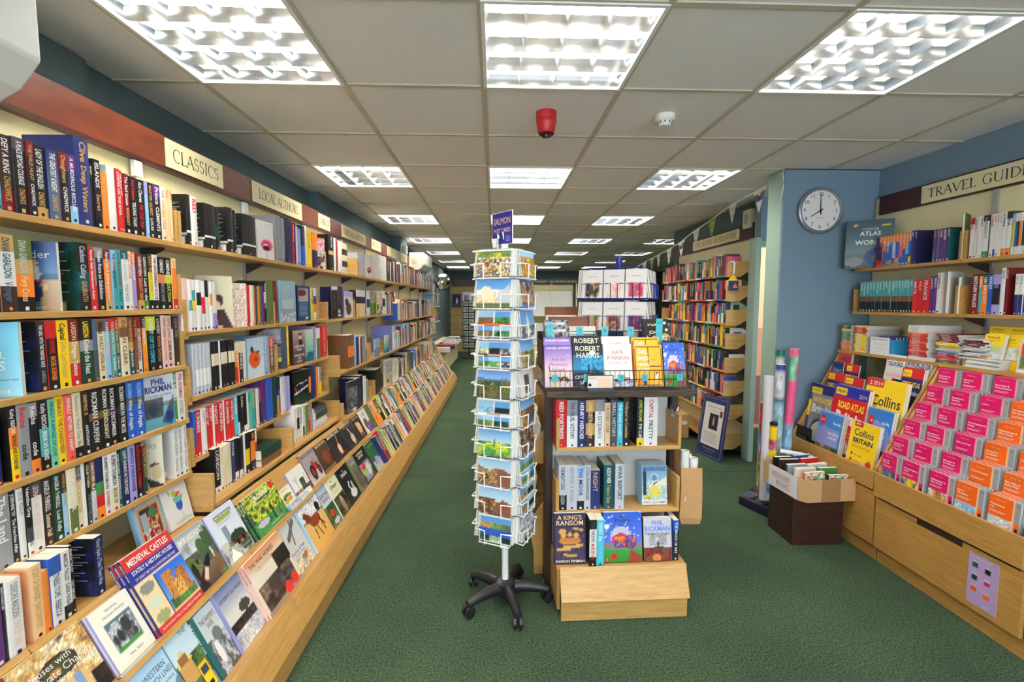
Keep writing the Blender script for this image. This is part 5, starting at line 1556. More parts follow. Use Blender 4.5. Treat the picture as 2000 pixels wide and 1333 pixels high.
# ---- further bays: art, natural history, history and on
def auto(x0, x1, w, z, kinds, cols, lo, hi, h=(.19, .25), lets=True, seed=1):
    """Column positions for a stretch of assorted spines between two columns of the photograph."""
    rs = random.Random(seed)
    y0, y1 = LY(x0, w, z), LY(x1, w, z)
    out, y = [], y0
    while y < y1 - lo:
        t = min(rs.uniform(lo, hi), y1 - y)
        y += t
        p = Lp(w, y, z) - Vector((0, 0, CAM_H))
        px = 1000 + FOC * p.dot(_R) / p.dot(_F)
        c = rs.choice(cols)
        s = ''
        if lets and rs.random() < .45:
            dark = sum(sum(PAL[q]) for q in c if q in PAL) / max(1, sum(q in PAL for q in c)) < 330
            s = rs.choice(['ART', 'BIRDS', 'TREES', 'HISTORY', 'NATURE', 'WAR', 'KINGS', 'RIVERS', 'GARDENS', 'ENGLAND', 'TRAINS']) + '|' + (rs.choice('wceyd') if dark else rs.choice('kRBGN'))
        out.append('%.2f;%s;%s;%s;%.3f' % (px, rs.choice(kinds), c, s, rs.uniform(*h)))
    return out


MIX = ['k', 'w', 'c', 'r', 'R', 'B', 'G', 'b', 'n', 's', 'a', 'd', 'T', 'x', 'w1r1', 'k1w1', 'c1n1', 'w2b1', 'e', 'A', 'q', 'l1w1', 'N', 'g', 'o', 'y1k1', 'P']
AR = 'under the art sign'
left_row(['645;g', '655;L;k2d.5k2;MATE|w;.26;.16', '658.7;H;w;;.25', '660.5;H;G;;.24', '663;H;r;;.235', '670.4;H;w;;.24', '681;L;c1N1c1N1c1;;.235', '699;g'], 641, FB, 1.7082, 'top shelf ' + AR, 'the near end panel')
left_row(['690;F;dog;v;.215;.16;.01', '698;g', '715.5;L;w1k1e2;;.235;.16;darkcity', '718;L;b;;.24', '724;H;w1k1w1;;.235', '733;H;a1g1;;.23'], 674, FB, 1.3452, 'second shelf ' + AR, 'the near end panel')
left_row(['695;H;n1o1n1;;.26;.17', '698;L;l;;.25', '704;H;u;;.235', '707;H;w;;.23', '709;H;R;;.22', '716;L;a;;.235', '718;H;w1G1;;.22'], 683, -.35, .9552, 'third shelf ' + AR, 'the near end panel')
left_row(['700;F;canyon;A;.25;.19;.016', '706;H;B;;.25', '712;L;k;;.26', '718;H;w;;.235', '721;H;a;;.2', '736;g', '742;L;k;;.24', '746;L;k;;.24'], 672, -.34, .6002, 'lowest shelf ' + AR, 'the near end panel')
left_row(['713;H;s;;.2', '726;F;lips;w;.19;.12;.01', '742;g', '756;L;w;;.25;.16', '757.5;H;k;;.25'], 701, FB, 1.7082, 'top shelf under the natural history sign', 'the near end panel')
left_row(['747.6;F;foodcover;Y;.21;.15;.012', '754;L;w1k1w1;;.25'], 734, FB, 1.3452, 'second shelf under the natural history sign', 'the near end panel')
left_row(['727;g', '742;F;western;l;.17;.13;.01', '760;F;teal;t;.18;.13;.01', '766;F;bluefolk;v;.27;.22;.012'], 718, -.35, .9552, 'third shelf under the natural history sign', 'the near end panel')
left_row(['767;F;newsprint;c;.28;.22;.02'], 747, -.34, .6002, 'lowest shelf under the natural history sign', 'the near end panel')
HS = 'past the history sign'
far_kw = dict(simple=True)
left_row(auto(758, 812, FB, 1.708, 'H', ['w', 'y', 'G', 'w1r1', 'w1o1', 'w', 'B', 'k', 'k', 'r', 'B', 'b', 'w', 'R', 'R'], .024, .05, (.2, .26), seed=3), 758, FB, 1.7082, 'top shelf ' + HS, 'the white art book', **far_kw)
left_row(auto(755, 776, FB, 1.345, 'H', ['r', 'w', 'o1w1', 'B', 'w', 'G', 'R', 'c'], .026, .046, (.2, .25), seed=4), 755, FB, 1.3452, 'second shelf ' + HS, 'the black and white art book', **far_kw)
left_row(auto(768, 804, -.35, .955, 'H', ['c', 'r', 'l', 'w', 'c', 'R', 'w', 'u', 'k', 'd', 'w1r1', 'w'], .026, .046, (.18, .26), seed=5), 768, -.35, .9552, 'third shelf ' + HS, 'the periwinkle book', **far_kw)
left_row(auto(769, 800, -.34, .60, 'H', ['k', 'w', 'r', 'R', 'w', 's', 'k', 'c', 'a'], .028, .05, (.18, .26), seed=6), 769, -.34, .6002, 'lowest shelf ' + HS, 'the framed newspaper page', **far_kw)
FA = 'below the far air conditioner'
left_row(auto(814, 846, FB, 1.71, 'H', MIX, .026, .05, (.19, .25), False, seed=7), 814, FB, 1.7102, 'top shelf ' + FA, 'the burgundy books', **far_kw)
left_row(auto(777, 842, -.37, 1.262, 'H', ['i', 'w', 'k', 'e', 'c', 'k', 'w', 'R', 'c', 'n', 'r', 'u', 'b', 'e', 'k', 'c', 'c', 'w', 'q'], .026, .05, (.18, .25), seed=8), 777, -.37, 1.2622, 'second shelf ' + FA, 'the lowered shelf end', **far_kw)
left_row(auto(806, 850, -.35, .955, 'H', MIX, .028, .055, (.18, .26), False, seed=9), 806, -.35, .9552, 'third shelf ' + FA, 'the divider', **far_kw)
left_row(auto(802, 850, -.34, .60, 'H', MIX, .028, .06, (.18, .28), False, seed=10), 802, -.34, .6002, 'lowest shelf ' + FA, 'the divider', **far_kw)

# loose oak dividers between groups of books
DV = [(701, FB, 1.708, 'top shelf before the pale booklets'), (744, FB, 1.708, 'top shelf before the white art book'), (627, FB, 1.352, 'second shelf under the local authors sign'), (697, FB, 1.345, 'second shelf in front of the cow-patterned book'),
      (548, FB, 1.083, 'third shelf beside the black drawing cover'), (727, -.35, .955, 'third shelf under the natural history sign'), (736, -.34, .60, 'lowest shelf in front of two black art books')]
for px, w, z, lab in DV:
    m = MB()
    m.prism([(WB + .02, 0), (w - .01, 0), (w - .01, .15), (WB + .02, .15)], lambda u, v, a: Vector((a, -(u - WB), v)), 0, .016)
    o = m.build('shelf_divider', M['oak_x'], bevel=.001)
    tag(o, 'oak shelf divider on the ' + lab, 'divider', 'oak dividers between the books')
    p = Lp(WB, LY(px, w, z) - .016, z + .0002)
    o.location = p
    o.rotation_euler = (0, 0, ROTL)

# ------------------------------------------------------------------ things printed on one face: maps, cards, leaflets
def sheet(name, label, cat, w, h, t, layers, lets=(), group=None, edge=(220, 216, 206), nu=14, nv=18, seed=1, parent=None, backc=None):
    """Front face in x-z at y = 0 looking along -y; thickness runs back along +y."""
    m = MB()
    m.mats.append(M['print'])
    picture(m, (0, 0, 0), (1, 0, 0), (0, 0, 1), w, h, layers, nu, nv, seed)
    put_text(m, lets, (0, 0, 0), (1, 0, 0), (0, 0, 1), w, h)
    m.face([(w, t, 0), (0, t, 0), (0, t, h), (w, t, h)], backc or edge)
    m.face([(0, t, 0), (0, 0, 0), (0, 0, h), (0, t, h)], edge)
    m.face([(w, 0, 0), (w, t, 0), (w, t, h), (w, 0, h)], edge)
    m.face([(0, 0, h), (w, 0, h), (w, t, h), (0, t, h)], edge)
    m.face([(0, t, 0), (w, t, 0), (w, 0, 0), (0, 0, 0)], edge)
    o = m.build(name, None, parent, merge=False)
    if label:
        tag(o, label, cat, group)
    return o


# ------------------------------------------------------------------ travel corner: drawer units with stepped display trays
def drawer_unit(label, y0, y1, slot):
    u = thing('drawer_unit', label, 'drawer unit', (2.3, (y0 + y1) / 2, 0))
    L = u.location.copy()

    def bx(name, x0, x1, ya, yb, z0, z1, mat, par=None, bevel=.0015):
        m = MB(); m.box(x0 - L.x, x1 - L.x, ya - L.y, yb - L.y, z0, z1)
        return m.build(name, mat, par or u, bevel=bevel)
    bx('plinth', 2.175, 2.60, y0 + .003, y1 - .003, 0, .088, M['oak_r'])
    d = bx('drawer', 2.147, 2.165, y0 + .004, y1 - .004, .092, .345 if slot else .40, M['oak_r'])
    if slot:
        bx('drawer_top', 2.147, 2.165, y0 + .004, 2.003, .345, .372, M['oak_r'], d)
        bx('drawer_top', 2.147, 2.165, 2.24, y1 - .004, .345, .372, M['oak_r'], d)
        bx('handle_slot', 2.20, 2.21, 1.99, 2.25, .33, .385, M['darkgap'], d)
    bx('front_rail', 2.132, 2.148, y0 + .002, y1 - .002, .388 if slot else .415, .520, M['oak_r'])
    bx('carcass', 2.166, 2.60, y0 + .006, y1 - .006, .09, .36, M['darkgap'], None, 0)
    for ya in (y0 + .002, y1 - .018):
        m = MB()
        m.prism([(2.149, .36), (2.60, .36), (2.60, 1.13), (2.47, 1.13), (2.149, .54)], lambda a, b2, c: (a - L.x, c - L.y, b2), ya, ya + .016)
        m.build('side_panel', M['oak_r'], u, bevel=.0015)
    # stepped tray floor
    m = MB()
    pts = [(2.150, .34)]
    for k in range(6):
        pts += [(2.150 + .054 * k, .415 + .094 * k), (2.150 + .054 * (k + 1), .415 + .094 * k)]
    pts += [(2.474, .34)]
    m.prism(pts[::-1], lambda a, b2, c: (a - L.x, c - L.y, b2), y0 + .019, y1 - .019)
    m.build('stepped_tray', M['darkgap'], u)
    return u


drawer_unit('oak drawer unit with stepped tray of pink and orange maps', 1.745, 2.500, True)
drawer_unit('oak drawer unit with stepped tray of road atlases', 2.505, 3.262, False)

# leaflet taped to the drawer front
lay = [('f', (176, 150, 196))]
for (x, y, c) in ((.12, .74, 'T'), (.55, .72, 'k'), (.12, .50, 'G'), (.55, .48, 'f'), (.12, .27, 'j'), (.55, .22, 'j')):
    lay += [('r', x, y, x + .2, y + .12, c), ('r', x, y + .09, x + .2, y + .12, 's')]
o = sheet('leaflet', 'purple leaflet taped to the front of the map drawer', 'leaflet', .128, .232, .001, lay, [('Discover with maps', .5, .93, .025, 'w', .8, 'c'), ('LEISURE', .56, .06, .02, 'w', .3)], nu=26, nv=40)
o.location = (2.1457, 1.968, .119); o.rotation_euler = (0, 0, -PI / 2)

# ---- folded maps, six stepped rows
FM = ['pink', 'orange']
ROWCOL = ['fffjjf', 'fffjjj', 'fffjjj', 'fffjjj', 'fffjjj', 'fffffj']
PICS = [['s', 'q', 'A', 'w'], ['d', 'n', 'a'], ['b', 'b', 'y', 'd'], ['a', 'N', 'R', 's'], ['l', 'w', 'd', 'n'], ['n', 'k', 'R'], ['l', 'l', 'w'], ['x', 'g', 'Y'], ['w', 's', 'A'], ['c', 'd', 'n', 'x']]
NAMES = ['Exeter & Sidmouth', 'Hereford & Leominster', 'Cardiff & Newport', 'Wolverhampton & Dudley', 'The Peak District', 'Shrewsbury & Oswestry', 'Kidderminster & Wyre Forest', 'Cheltenham & Cirencester', 'Ludlow', 'Bath & Thornbury',
         'Swansea & Gower', 'Worcester & The Malverns', 'Presteigne & Hay', 'Birmingham & Wolverhampton', 'Church Stretton', 'Leominster & Bromyard', 'Stoke-on-Trent', 'Elan Valley & Builth Wells']
YC = [2.510, 2.362, 2.212, 2.072, 1.925, 1.780]
RW = ['front row', 'second row', 'third row', 'fourth row', 'fifth row', 'back row']
proto = {}
for r in range(6):
    for cidx in range(5 if r < 3 else 4):
        y = YC[cidx] - .004 * r - .008 - (.01 if cidx == 0 else 0)
        if y - .126 < 1.765:
            continue
        c = ROWCOL[r][cidx]
        rs = random.Random(r * 10 + cidx)
        pic = PICS[(r * 3 + cidx * 2) % len(PICS)]
        n = 3 + (r + cidx) % 3
        place = '%s stack from the atlases, %s of the map tray' % (ordinal(cidx + 1), RW[r])
        gname = 'folded maps in the %s stack of the %s' % (ordinal(cidx + 1), RW[r])
        for k in range(n):
            key = (c, (r * 3 + cidx * 2) % len(PICS))
            if k == 0:
                lay = [('n', 0, 0, .8, .62, pic, 4), ('r', 0, .61, 1, 1, c), ('r', .80, 0, 1, .62, c), ('r', .78, .61, 1, 1, (150, 150, 152)), ('r', .775, 0, .80, 1, (238, 170, 180) if c == 'f' else (246, 200, 150)), ('r', .86, .40, .97, .50, 'B')]
                nm = NAMES[(r * 5 + cidx * 3) % len(NAMES)].split(' & ')
                lets = [(nm[0] + (' &' if len(nm) > 1 else ''), .06, .81, .034, 'w', .68, 'l', .03)] + ([(nm[1], .06, .755, .034, 'w', .68, 'l', .03)] if len(nm) > 1 else [])
                lets += [('%d' % (120 + r * 9 + cidx * 4), .86, .92, .030, 'R' if c == 'f' else 'u', .12), ('Ordnance Survey', .20, .92, .018, 'w', .34), ('~', .06, .70, .008, 'w', .5), ('~', .06, .675, .008, 'w', .42)]
                o = sheet('folded_map', short('front %s-topped folded map, %s' % (CN[c].split()[-1], place)), 'map', .124, .226, .010, lay, lets, nu=20, nv=34, seed=r * 7 + cidx, group=None, edge=(196, 196, 198))
            else:
                o = sheet('folded_map', short('%s-topped folded map behind the front one, %s' % (CN[c].split()[-1], place)), 'map', .124, .226, .008,
                          [('n', 0, 0, 1, .62, pic, 4), ('r', 0, .61, 1, 1, c), ('r', .80, .0, 1, 1, (150, 150, 152))], nu=5, nv=6, seed=r * 7 + cidx, group=gname, edge=(196, 196, 198))
            o.location = (2.152 + .054 * r + .0115 * k, y - rs.uniform(-.003, .003) - .004 * k, .416 + .094 * r + .0035 * k)
            o.rotation_euler = (R(-3), 0, -PI / 2)

# ---- atlases in the second tray
A('collins_ess', [('f', 'y'), ('e', .76, .10, .30, .24, (206, 210, 190)), ('n', .5, 0, 1, .26, ['y', 'y', 'y'], 2), ('e', .78, .06, .30, .22, (200, 206, 186)), ('e', .80, .08, .2, .12, (214, 190, 180)), ('r', .12, .92, .40, 1, 'r'), ('e', .82, .30, .09, .07, 'r'), ('e', .18, .40, .04, .03, (40, 70, 110)), ('e', .18, .29, .04, .03, 'r'), ('e', .14, .19, .04, .03, 'r')],
  [('2014', .16, .94, .04, 'w', .22, 'l', .02), ('Collins', .14, .75, .12, 'B', .70, 'l', .01), ('BRITAIN', .14, .62, .085, 'B', .76, 'l', .03), ('ESSENTIAL ATLAS', .14, .53, .045, 'r', .66), ('clear mapping', .26, .39, .03, 'u', .3), ('route planner', .26, .28, .03, 'u', .3)], 'spiral-bound yellow atlas')
A('collins_big', [('f', 'y'), ('r', .0, .88, .46, 1, 'r'), ('e', .86, .06, .12, .08, 'r'), ('r', .1, .28, .3, .34, (200, 60, 30))],
  [('2 2014', .08, .91, .06, 'w', .34, 'l', .02), ('Collins', .2, .62, .15, 'B', .74, 'l', .01), ('BRITAIN', .2, .45, .13, 'B', .74, 'l', .04), ('BIG ROAD ATLAS', .2, .34, .06, 'o', .56, 'l', .02)], 'large yellow atlas')
A('road', [('f', 'r'), ('r', 0, .82, 1, 1, (36, 44, 150)), ('r', .06, .86, .38, .96, 'y'), ('e', .46, .04, .24, .2, (200, 190, 170)), ('e', .46, .02, .2, .16, (180, 140, 110)), ('r', 0, 0, .10, .80, (190, 30, 34))],
  [("PHILIP'S", .09, .885, .045, 'u', .26, 'l', .02), ('2014', .74, .86, .06, 'w', .22), ('ROAD ATLAS', .18, .66, .10, 'y', .76, 'l', .04), ('Britain', .16, .44, .17, 'w', .78, 'l', .05), ('Voted best value', .55, .30, .03, 'y', .38), ('for clear mapping', .55, .25, .03, 'y', .38)], 'red and blue atlas')
A('navigator', [('f', (140, 142, 144)), ('r', 0, .84, 1, 1, (36, 40, 110)), ('r', .06, .84, .5, .93, 'y'), ('e', .6, .16, .36, .24, (60, 66, 74)), ('e', .62, .15, .32, .2, (210, 214, 190)), ('r', 0, 0, .12, .84, (60, 66, 130)), ('r', 0, .4, .12, .7, 'y')],
  [("PHILIP'S", .1, .865, .04, 'u', .36), ('NAVIGATOR', .18, .68, .09, 'y', .8, 'l', .03), ('Britain', .18, .50, .14, 'w', .8, 'l', .04)], 'grey navigator atlas')
A('michelin', [('g', (60, 130, 210), (130, 160, 220), .6, 1), ('f', (60, 130, 206)), ('r', 0, .36, .9, .70, (140, 146, 206)), ('e', .3, .38, .5, .34, (140, 146, 206)), ('n', 0, 0, 1, .36, ['A', 's', 'n', 'x', 'w'], 6), ('e', .18, .84, .13, .09, 'r'), ('t', [(.6, .36), (1, .36), (1, .1)], (60, 80, 50))],
  [('2014', .10, .82, .04, 'w', .16, 'l', .02), ('Road Map', .62, .80, .05, 'w', .32, 'l', .02), ('GREAT BRITAIN', .46, .58, .05, 'w', .46, 'l', .02), ('& IRELAND', .52, .50, .05, 'w', .36, 'l', .02)], 'blue road atlas with a mountain road')
A('bluea4', [('f', (50, 120, 200)), ('e', .3, .5, .7, .3, (130, 146, 210)), ('n', 0, 0, 1, .3, ['G', 'k', 'x'], 5), ('e', .14, .78, .12, .10, 'r')], [('4', .11, .75, .06, 'w'), ('Road Map', .6, .76, .05, 'w', .3, 'l', .02), ('GREAT BRITAIN', .2, .52, .06, 'w', .6, 'l', .02)], 'blue atlas with a red number badge')
A('street', [('f', (38, 44, 110)), ('r', 0, .80, 1, 1, (200, 40, 44)), ('r', .06, .83, .44, .95, 'y'), ('r', 0, 0, .4, .26, 'y')], [("PHILIP'S", .09, .86, .05, 'u', .3), ('STREET ATLAS', .08, .64, .09, 'y', .84, 'l', .03), ('Worcestershire', .08, .48, .09, 'w', .84, 'l', .03)], 'navy and red street atlas')
A('street2', [('f', (38, 44, 110)), ('r', 0, .80, 1, 1, (200, 40, 44)), ('r', .06, .83, .44, .95, 'y'), ('r', .1, .1, .9, .4, 's')], [("PHILIP'S", .09, .86, .05, 'u', .3), ('STREET ATLAS', .08, .64, .09, 'y', .84, 'l', .03), ('Herefordshire', .08, .48, .09, 'w', .84, 'l', .03)], 'navy and red county street atlas')
A('shrews', [('f', (226, 224, 220)), ('r', .1, .5, .9, .56, (236, 190, 180))], [('SHREWSBURY', .06, .86, .08, 'u', .86, 'l', .02), ('TELFORD', .1, .74, .09, 'u', .8, 'l', .02), ('A', .36, .26, .2, 'r', None, 'l', .05), ('Z', .62, .24, .2, 'k', None, 'l', .05), ('Street', .06, .34, .06, 'u', .26)], 'white street plan with red A and black Z')
A('worcester', [('f', (206, 208, 214)), ('r', 0, 0, 1, .4, (190, 196, 206))], [('WORCESTER', .16, .76, .13, (90, 80, 140), .8, 'l', .04), ('W', .02, .76, .13, 'A', .12, 'l', .04)], 'silver street plan')
A('wales', [('f', (206, 62, 50)), ('r', 0, .3, .6, .6, (40, 50, 120))], [('WALES', .1, .7, .14, 'u', .8, 'l', .03)], 'red Wales map')
A('lodge', [('f', (40, 50, 100)), ('r', .5, .2, 1, .7, (200, 190, 160))], [('Visitors', .1, .74, .12, 's', .8)], 'navy visitor map')


def atlas(key, x, ya, yb, z, h, t, lab, copies=1, spiral=False, tip=8):
    """Stands face out towards the aisle (-x), left edge at ya (the larger y), leaning back a little."""
    for c in range(copies):
        l2 = lab if c == 0 else '%s copy standing behind the front %s' % (ordinal(c), ART_LOOK[key])
        o = book('atlas', l2, 'atlas', t, ya - yb, h, 'w' if spiral else ART[key][0][0][1] if isinstance(ART[key][0][0][1], str) else 'u', '', key, group=None if copies == 1 else 'copies of the ' + ART_LOOK[key],
                 nu=30, nv=38, logo=False)
        # local x (front cover) -> -X tipped up, local y -> -Y, local z up tipped back
        s, cc = math.sin(R(tip)), math.cos(R(tip))
        cx = Vector((-cc, 0, s)); cy2 = Vector((0, -1, 0)); cz = Vector((s, 0, cc))
        o.matrix_world = Matrix.Translation((x + t * (c + 1) * 1.03, ya, z + .002 + .002 * c)) @ Matrix((cx, cy2, cz)).transposed().to_4x4()
        if spiral and c == 0:
            m = MB()
            for i in range(26):
                zz = h * (.03 + .94 * i / 25)
                m.tube([(t / 2 + (t * .62) * math.cos(q), .006 + .009 * math.sin(q), zz) for q in [2 * PI * j / 8 for j in range(8)]], .0011, 4, closed=True)
            m.build('wire_binding', M['whitewire'], o)


atlas('collins_ess', 2.158, 2.772, 2.560, .416, .335, .022, 'spiral-bound yellow atlas at the front of the atlas tray', spiral=True)
atlas('michelin', 2.158, 3.055, 2.842, .416, .330, .012, 'blue road atlas with a mountain road at the front of the tray', copies=3)
atlas('bluea4', 2.206, 2.700, 2.530, .510, .335, .014, 'blue atlas with red badge behind the spiral-bound yellow atlas', copies=2)
atlas('road', 2.206, 3.010, 2.725, .510, .425, .016, 'red and blue Britain road atlas in the middle of the tray', copies=2)
atlas('navigator', 2.208, 3.236, 3.014, .510, .395, .014, 'grey Britain navigator atlas beside the blue partition')
atlas('collins_big', 2.262, 2.812, 2.530, .604, .405, .014, 'large yellow Britain atlas behind the blue atlas', copies=2)
atlas('street2', 2.312, 3.205, 3.045, .698, .292, .010, 'street atlas behind the grey navigator atlas')
atlas('street2', 2.312, 3.040, 2.880, .698, .285, .010, 'street atlas behind the red and blue road atlas')
atlas('lodge', 2.368, 3.235, 3.130, .792, .262, .008, 'navy visitor map high beside the partition')
atlas('street2', 2.366, 3.100, 2.985, .792, .262, .008, 'street atlas half hidden in the fifth step of the tray')
atlas('street', 2.366, 2.665, 2.525, .792, .300, .012, 'street atlas of Worcestershire, fully shown, beside the pink maps', copies=2)
atlas('wales', 2.420, 3.230, 3.120, .886, .250, .008, 'red Wales map at the back corner of the tray', copies=2)
atlas('shrews', 2.420, 2.835, 2.700, .886, .265, .006, 'white street plan with a red A at the back of the tray')
atlas('worcester', 2.420, 2.690, 2.530, .886, .270, .006, 'silver Worcester street plan at the back of the tray', copies=2)
o = thing('leaflet_holder', 'empty dark acrylic leaflet holder at the corner of the atlas tray', 'leaflet holder', (2.152, 3.235, .4155), -PI / 2)
m = MB(); m.box(0, .155, .012, .016, 0, .19); m.box(0, .155, 0, .016, 0, .004); m.build('back', plain('smoked_acrylic', (40, 36, 36), .12), o)
m = MB(); m.box(.012, .12, 0, .003, 0, .13); m.build('pocket', plain('smoked_acrylic_front', (66, 62, 60), .1), o)

# ---- shelf of map piles and the two shelves of guides
wu = thing('wall_shelving', 'oak wall shelves of travel guides on cream panels by the partition', 'shelving', (2.72, 2.5, 1.0))
for (z, xf) in ((1.704, 2.54), (1.408, 2.54), (1.137, 2.452)):
    for (ya, yb) in ((1.60, 2.497), (2.503, 3.262)):
        m = MB(); m.box(xf - 2.72, .0, ya - 2.5, yb - 2.5, z - 1.019, z - 1.0); sh = m.build('shelf', M['oak_r'], wu, bevel=.0015)
        if z > 1.2:
            for yy in ((yb - .017,) if ya < 2 else (ya + .001,)) + ((yb - .017,) if ya > 2 and z < 1.5 else ()):
                m = MB(); m.box(xf + .004 - 2.72, 0, yy - 2.5, yy + .016 - 2.5, z - 1.0, z - 1.0 + .155); m.build('end_panel', M['oak_r'], sh, bevel=.001)
            m = MB(); m.prism([(-.005, z - 1.075), (-.005, z - 1.02), (xf + .05 - 2.72, z - 1.02), (xf + .05 - 2.72, z - 1.03)], lambda u, v, a: (u, a, v), ya - 2.5 - .002, ya - 2.5 + .003); m.build('bracket', M['darkgap'], sh)
for (ya, yb) in ((1.60, 2.497), (2.503, 3.322)):
    m = MB(); m.box(.0, .015, ya - 2.5, yb - 2.5, -.9, 1.2); m.build('back_panel', M['cream'], wu)
m = MB(); m.box(-.014, -.0005, -.012, .012, -.2, 1.10); m.build('upright', M['greymetal'], wu)
fr = thing('fascia_board', 'dark brown fascia board over the travel guides', 'fascia', (2.70, 3.25, 2.08))
m = MB(); m.box(0, .02, -1.7, .02, 0, .127); m.build('board', M['mahogany_dark'], fr)
o = thing('section_sign', 'cream sign reading TRAVEL GUIDES', 'sign', (2.6985, 2.935, 2.09), -PI / 2)
m = MB(); m.box(0, .74, -.006, 0, 0, .107); m.build('plate', M['cream'], o)
m = MB(); m.mats.append(M['matt']); roman(m, 'TRAVEL GUIDES', (.05, -.0063, .028), (1, 0, 0), (0, 0, 1), .052, (44, 52, 64), fit=.60); m.build('lettering', None, o, merge=False)


def right_row(items, x0, x, z, where, anchor, **k):
    row(items, x0, lambda px: -YatX(px, x, z), lambda s: Vector((x, -s, z)), -PI / 2, where, anchor, **k)


A('worldatlas', [('g', (40, 74, 84), (96, 120, 126), .4, 1), ('g', (110, 130, 134), (60, 84, 90), 0, .4), ('e', .76, .24, .34, .19, (38, 66, 140)), ('e', .80, .20, .22, .12, (110, 140, 70)), ('e', .72, .31, .1, .05, (90, 130, 70)), ('e', .84, .13, .1, .06, (150, 140, 80)), ('e', .2, .14, .2, .1, (130, 136, 136)), ('e', .2, .90, .04, .03, 'd'), ('r', .74, .86, .94, .90, 'y')],
  [('CONCISE', .52, .79, .045, 's', .5, 'c', .01), ('ATLAS', .52, .68, .085, 'w', .56, 'c', .02), ('OF THE', .52, .62, .035, 'q', .36, 'c'), ('WORLD', .52, .49, .095, 'w', .72, 'c', .02)], 'grey-green world atlas')
A('limeguide', [('f', 'Y'), ('e', .6, .5, .4, .2, 's'), ('n', .1, 0, 1, .26, ['g', 'n', 'k', 'w'], 5), ('r', .6, .62, 1, .76, 'r')], [('S', .6, .66, .1, 'w')], 'lime green')
A('eusurvey', [('f', (226, 222, 220)), ('r', .24, .04, 1, .74, 'P'), ('r', .3, .12, 1, .70, (226, 130, 60)), ('n', .3, .06, 1, .3, ['s', 'v', 'w'], 4)], [('ALL THE', .4, .56, .06, 'N', .5), ('RESORTS', .4, .46, .06, 'N', .56)], 'white and orange handbook')
A('spiral', [('f', (126, 140, 160)), ('n', 0, .2, 1, .7, ['c', 'd', 's', 'q'], 5), ('r', 0, .7, 1, 1, (150, 150, 150))], [], 'grey-blue spiral guide')
rg = ['u3r1', 'b', 'l1b3d1', 'b3d1', 'l2b1', 'b2d1', 'p2b1', 'b', 'l1b1', 'b2y1']
items = ['1714;G;P3r1;;.196']
for i in range(10):
    items.append('%.1f;G;o1%s;%s;.196' % (1714 + (1776 - 1714) * (i + 1) / 10, rg[i], ['EGYPT', 'CUBA', 'MOROCCO', 'INDIA', 'THAILAND', 'PERU', 'MEXICO', 'KENYA', 'JAPAN', 'NEPAL'][i] + '|w'))
items += ['1781;G;u;BALI|w;.2', '1785.5;G;B;KENYA|w;.2', '1818;g', '1824;G;P2q1;ROME|d;.185', '1830;G;q;OSLO|d;.185', '1837;G;P;PARIS|w;.185', '1844;G;P;MADRID|w;.185', '1851;G;T;SICILY|w;.185', '1874;F;limeguide;x;.25;.12;.012', '1886;g']
TS = 'top travel shelf'
right_row(items, 1707, 2.54, 1.7042, TS, 'the world atlas')
o = book('atlas', 'grey-green concise world atlas leaning by the partition on the top travel shelf', 'atlas', .022, .262, .325, 'u', '', 'worldatlas', hard=True, nu=34, nv=42, logo=False)
cx = Vector((-.60, -.80, 0)).normalized(); cz = Vector((.05, .06, 1)).normalized(); cyv = cz.cross(cx).normalized(); cz = cx.cross(cyv)
o.matrix_world = Matrix.Translation((2.465, 3.262, 1.7055)) @ Matrix((cx, cyv, cz)).transposed().to_4x4()
for k in range(0):
    pass
dk = [('1896', 'r1w5', 'BERLIN|k'), ('1902', 'w', 'DENMARK|r'), ('1905', 'w', ''), ('1908', 'w', ''), ('1914', 'w', 'FRANCE|A'), ('1926', 'k1w5g1', 'GERMANY|a'), ('1934', 'w', 'TURKEY|r'), ('1939', 'w5b1', 'PRAGUE|r'), ('1946', 'w', 'ROME|o'), ('1951', 'w', 'PORTUGAL|t'), ('1959', 'w5o1', 'ISTANBUL|B'), ('1970', 'G1w4o1', 'CHINA|B')]
right_row(['%s;G;%s;%s;.215' % (a, b_, c) for a, b_, c in dk] + ['1975;G;v1Y3w1;CORFU|w;.2', '1980;G;w1b3w1;CRETE|w;.2', '1984.5;G;w1G3w1;MALTA|w;.2', '1990;G;w1o3w1;TOP|w;.2', '1995;G;w1G3w1;BALI|w;.2', '2001;G;w1g3w1;TEN|w;.2', '2007;G;w1Y3w1;;.2', '2014;G;w1b3w1;;.2', '2024;G;w1r3w1;;.2', '2040;G;w1k3w1;;.2'],
          1888, 2.54, 1.7042, TS, 'the upright by the white guides')
items = ['%.1f;G;t3n1k2;%s;.205' % (1676 + 102.0 * (i + 1) / 17, ['ALPS', 'CANADA', 'GREECE', 'ITALY', 'SPAIN', 'FRANCE', 'INDIA', 'JAPAN'][i % 8] + '|w') for i in range(17)]
items += ['1787;G;r;MALTA|w;.198', '1795;G;r;ITALY|w;.198', '1811;G;r;FRANCE|w;.202', '1817;G;P;LONDON|w;.215', '1824;G;P;VENICE|w;.215', '1832;G;w;CAMPING|R;.232', '1846;F;eusurvey;w;.235;.15;.012', '1868;F;spiral;s;.20;.14;.012', '1880;g']
right_row(items, 1675, 2.54, 1.4082, 'second travel shelf', 'the partition')
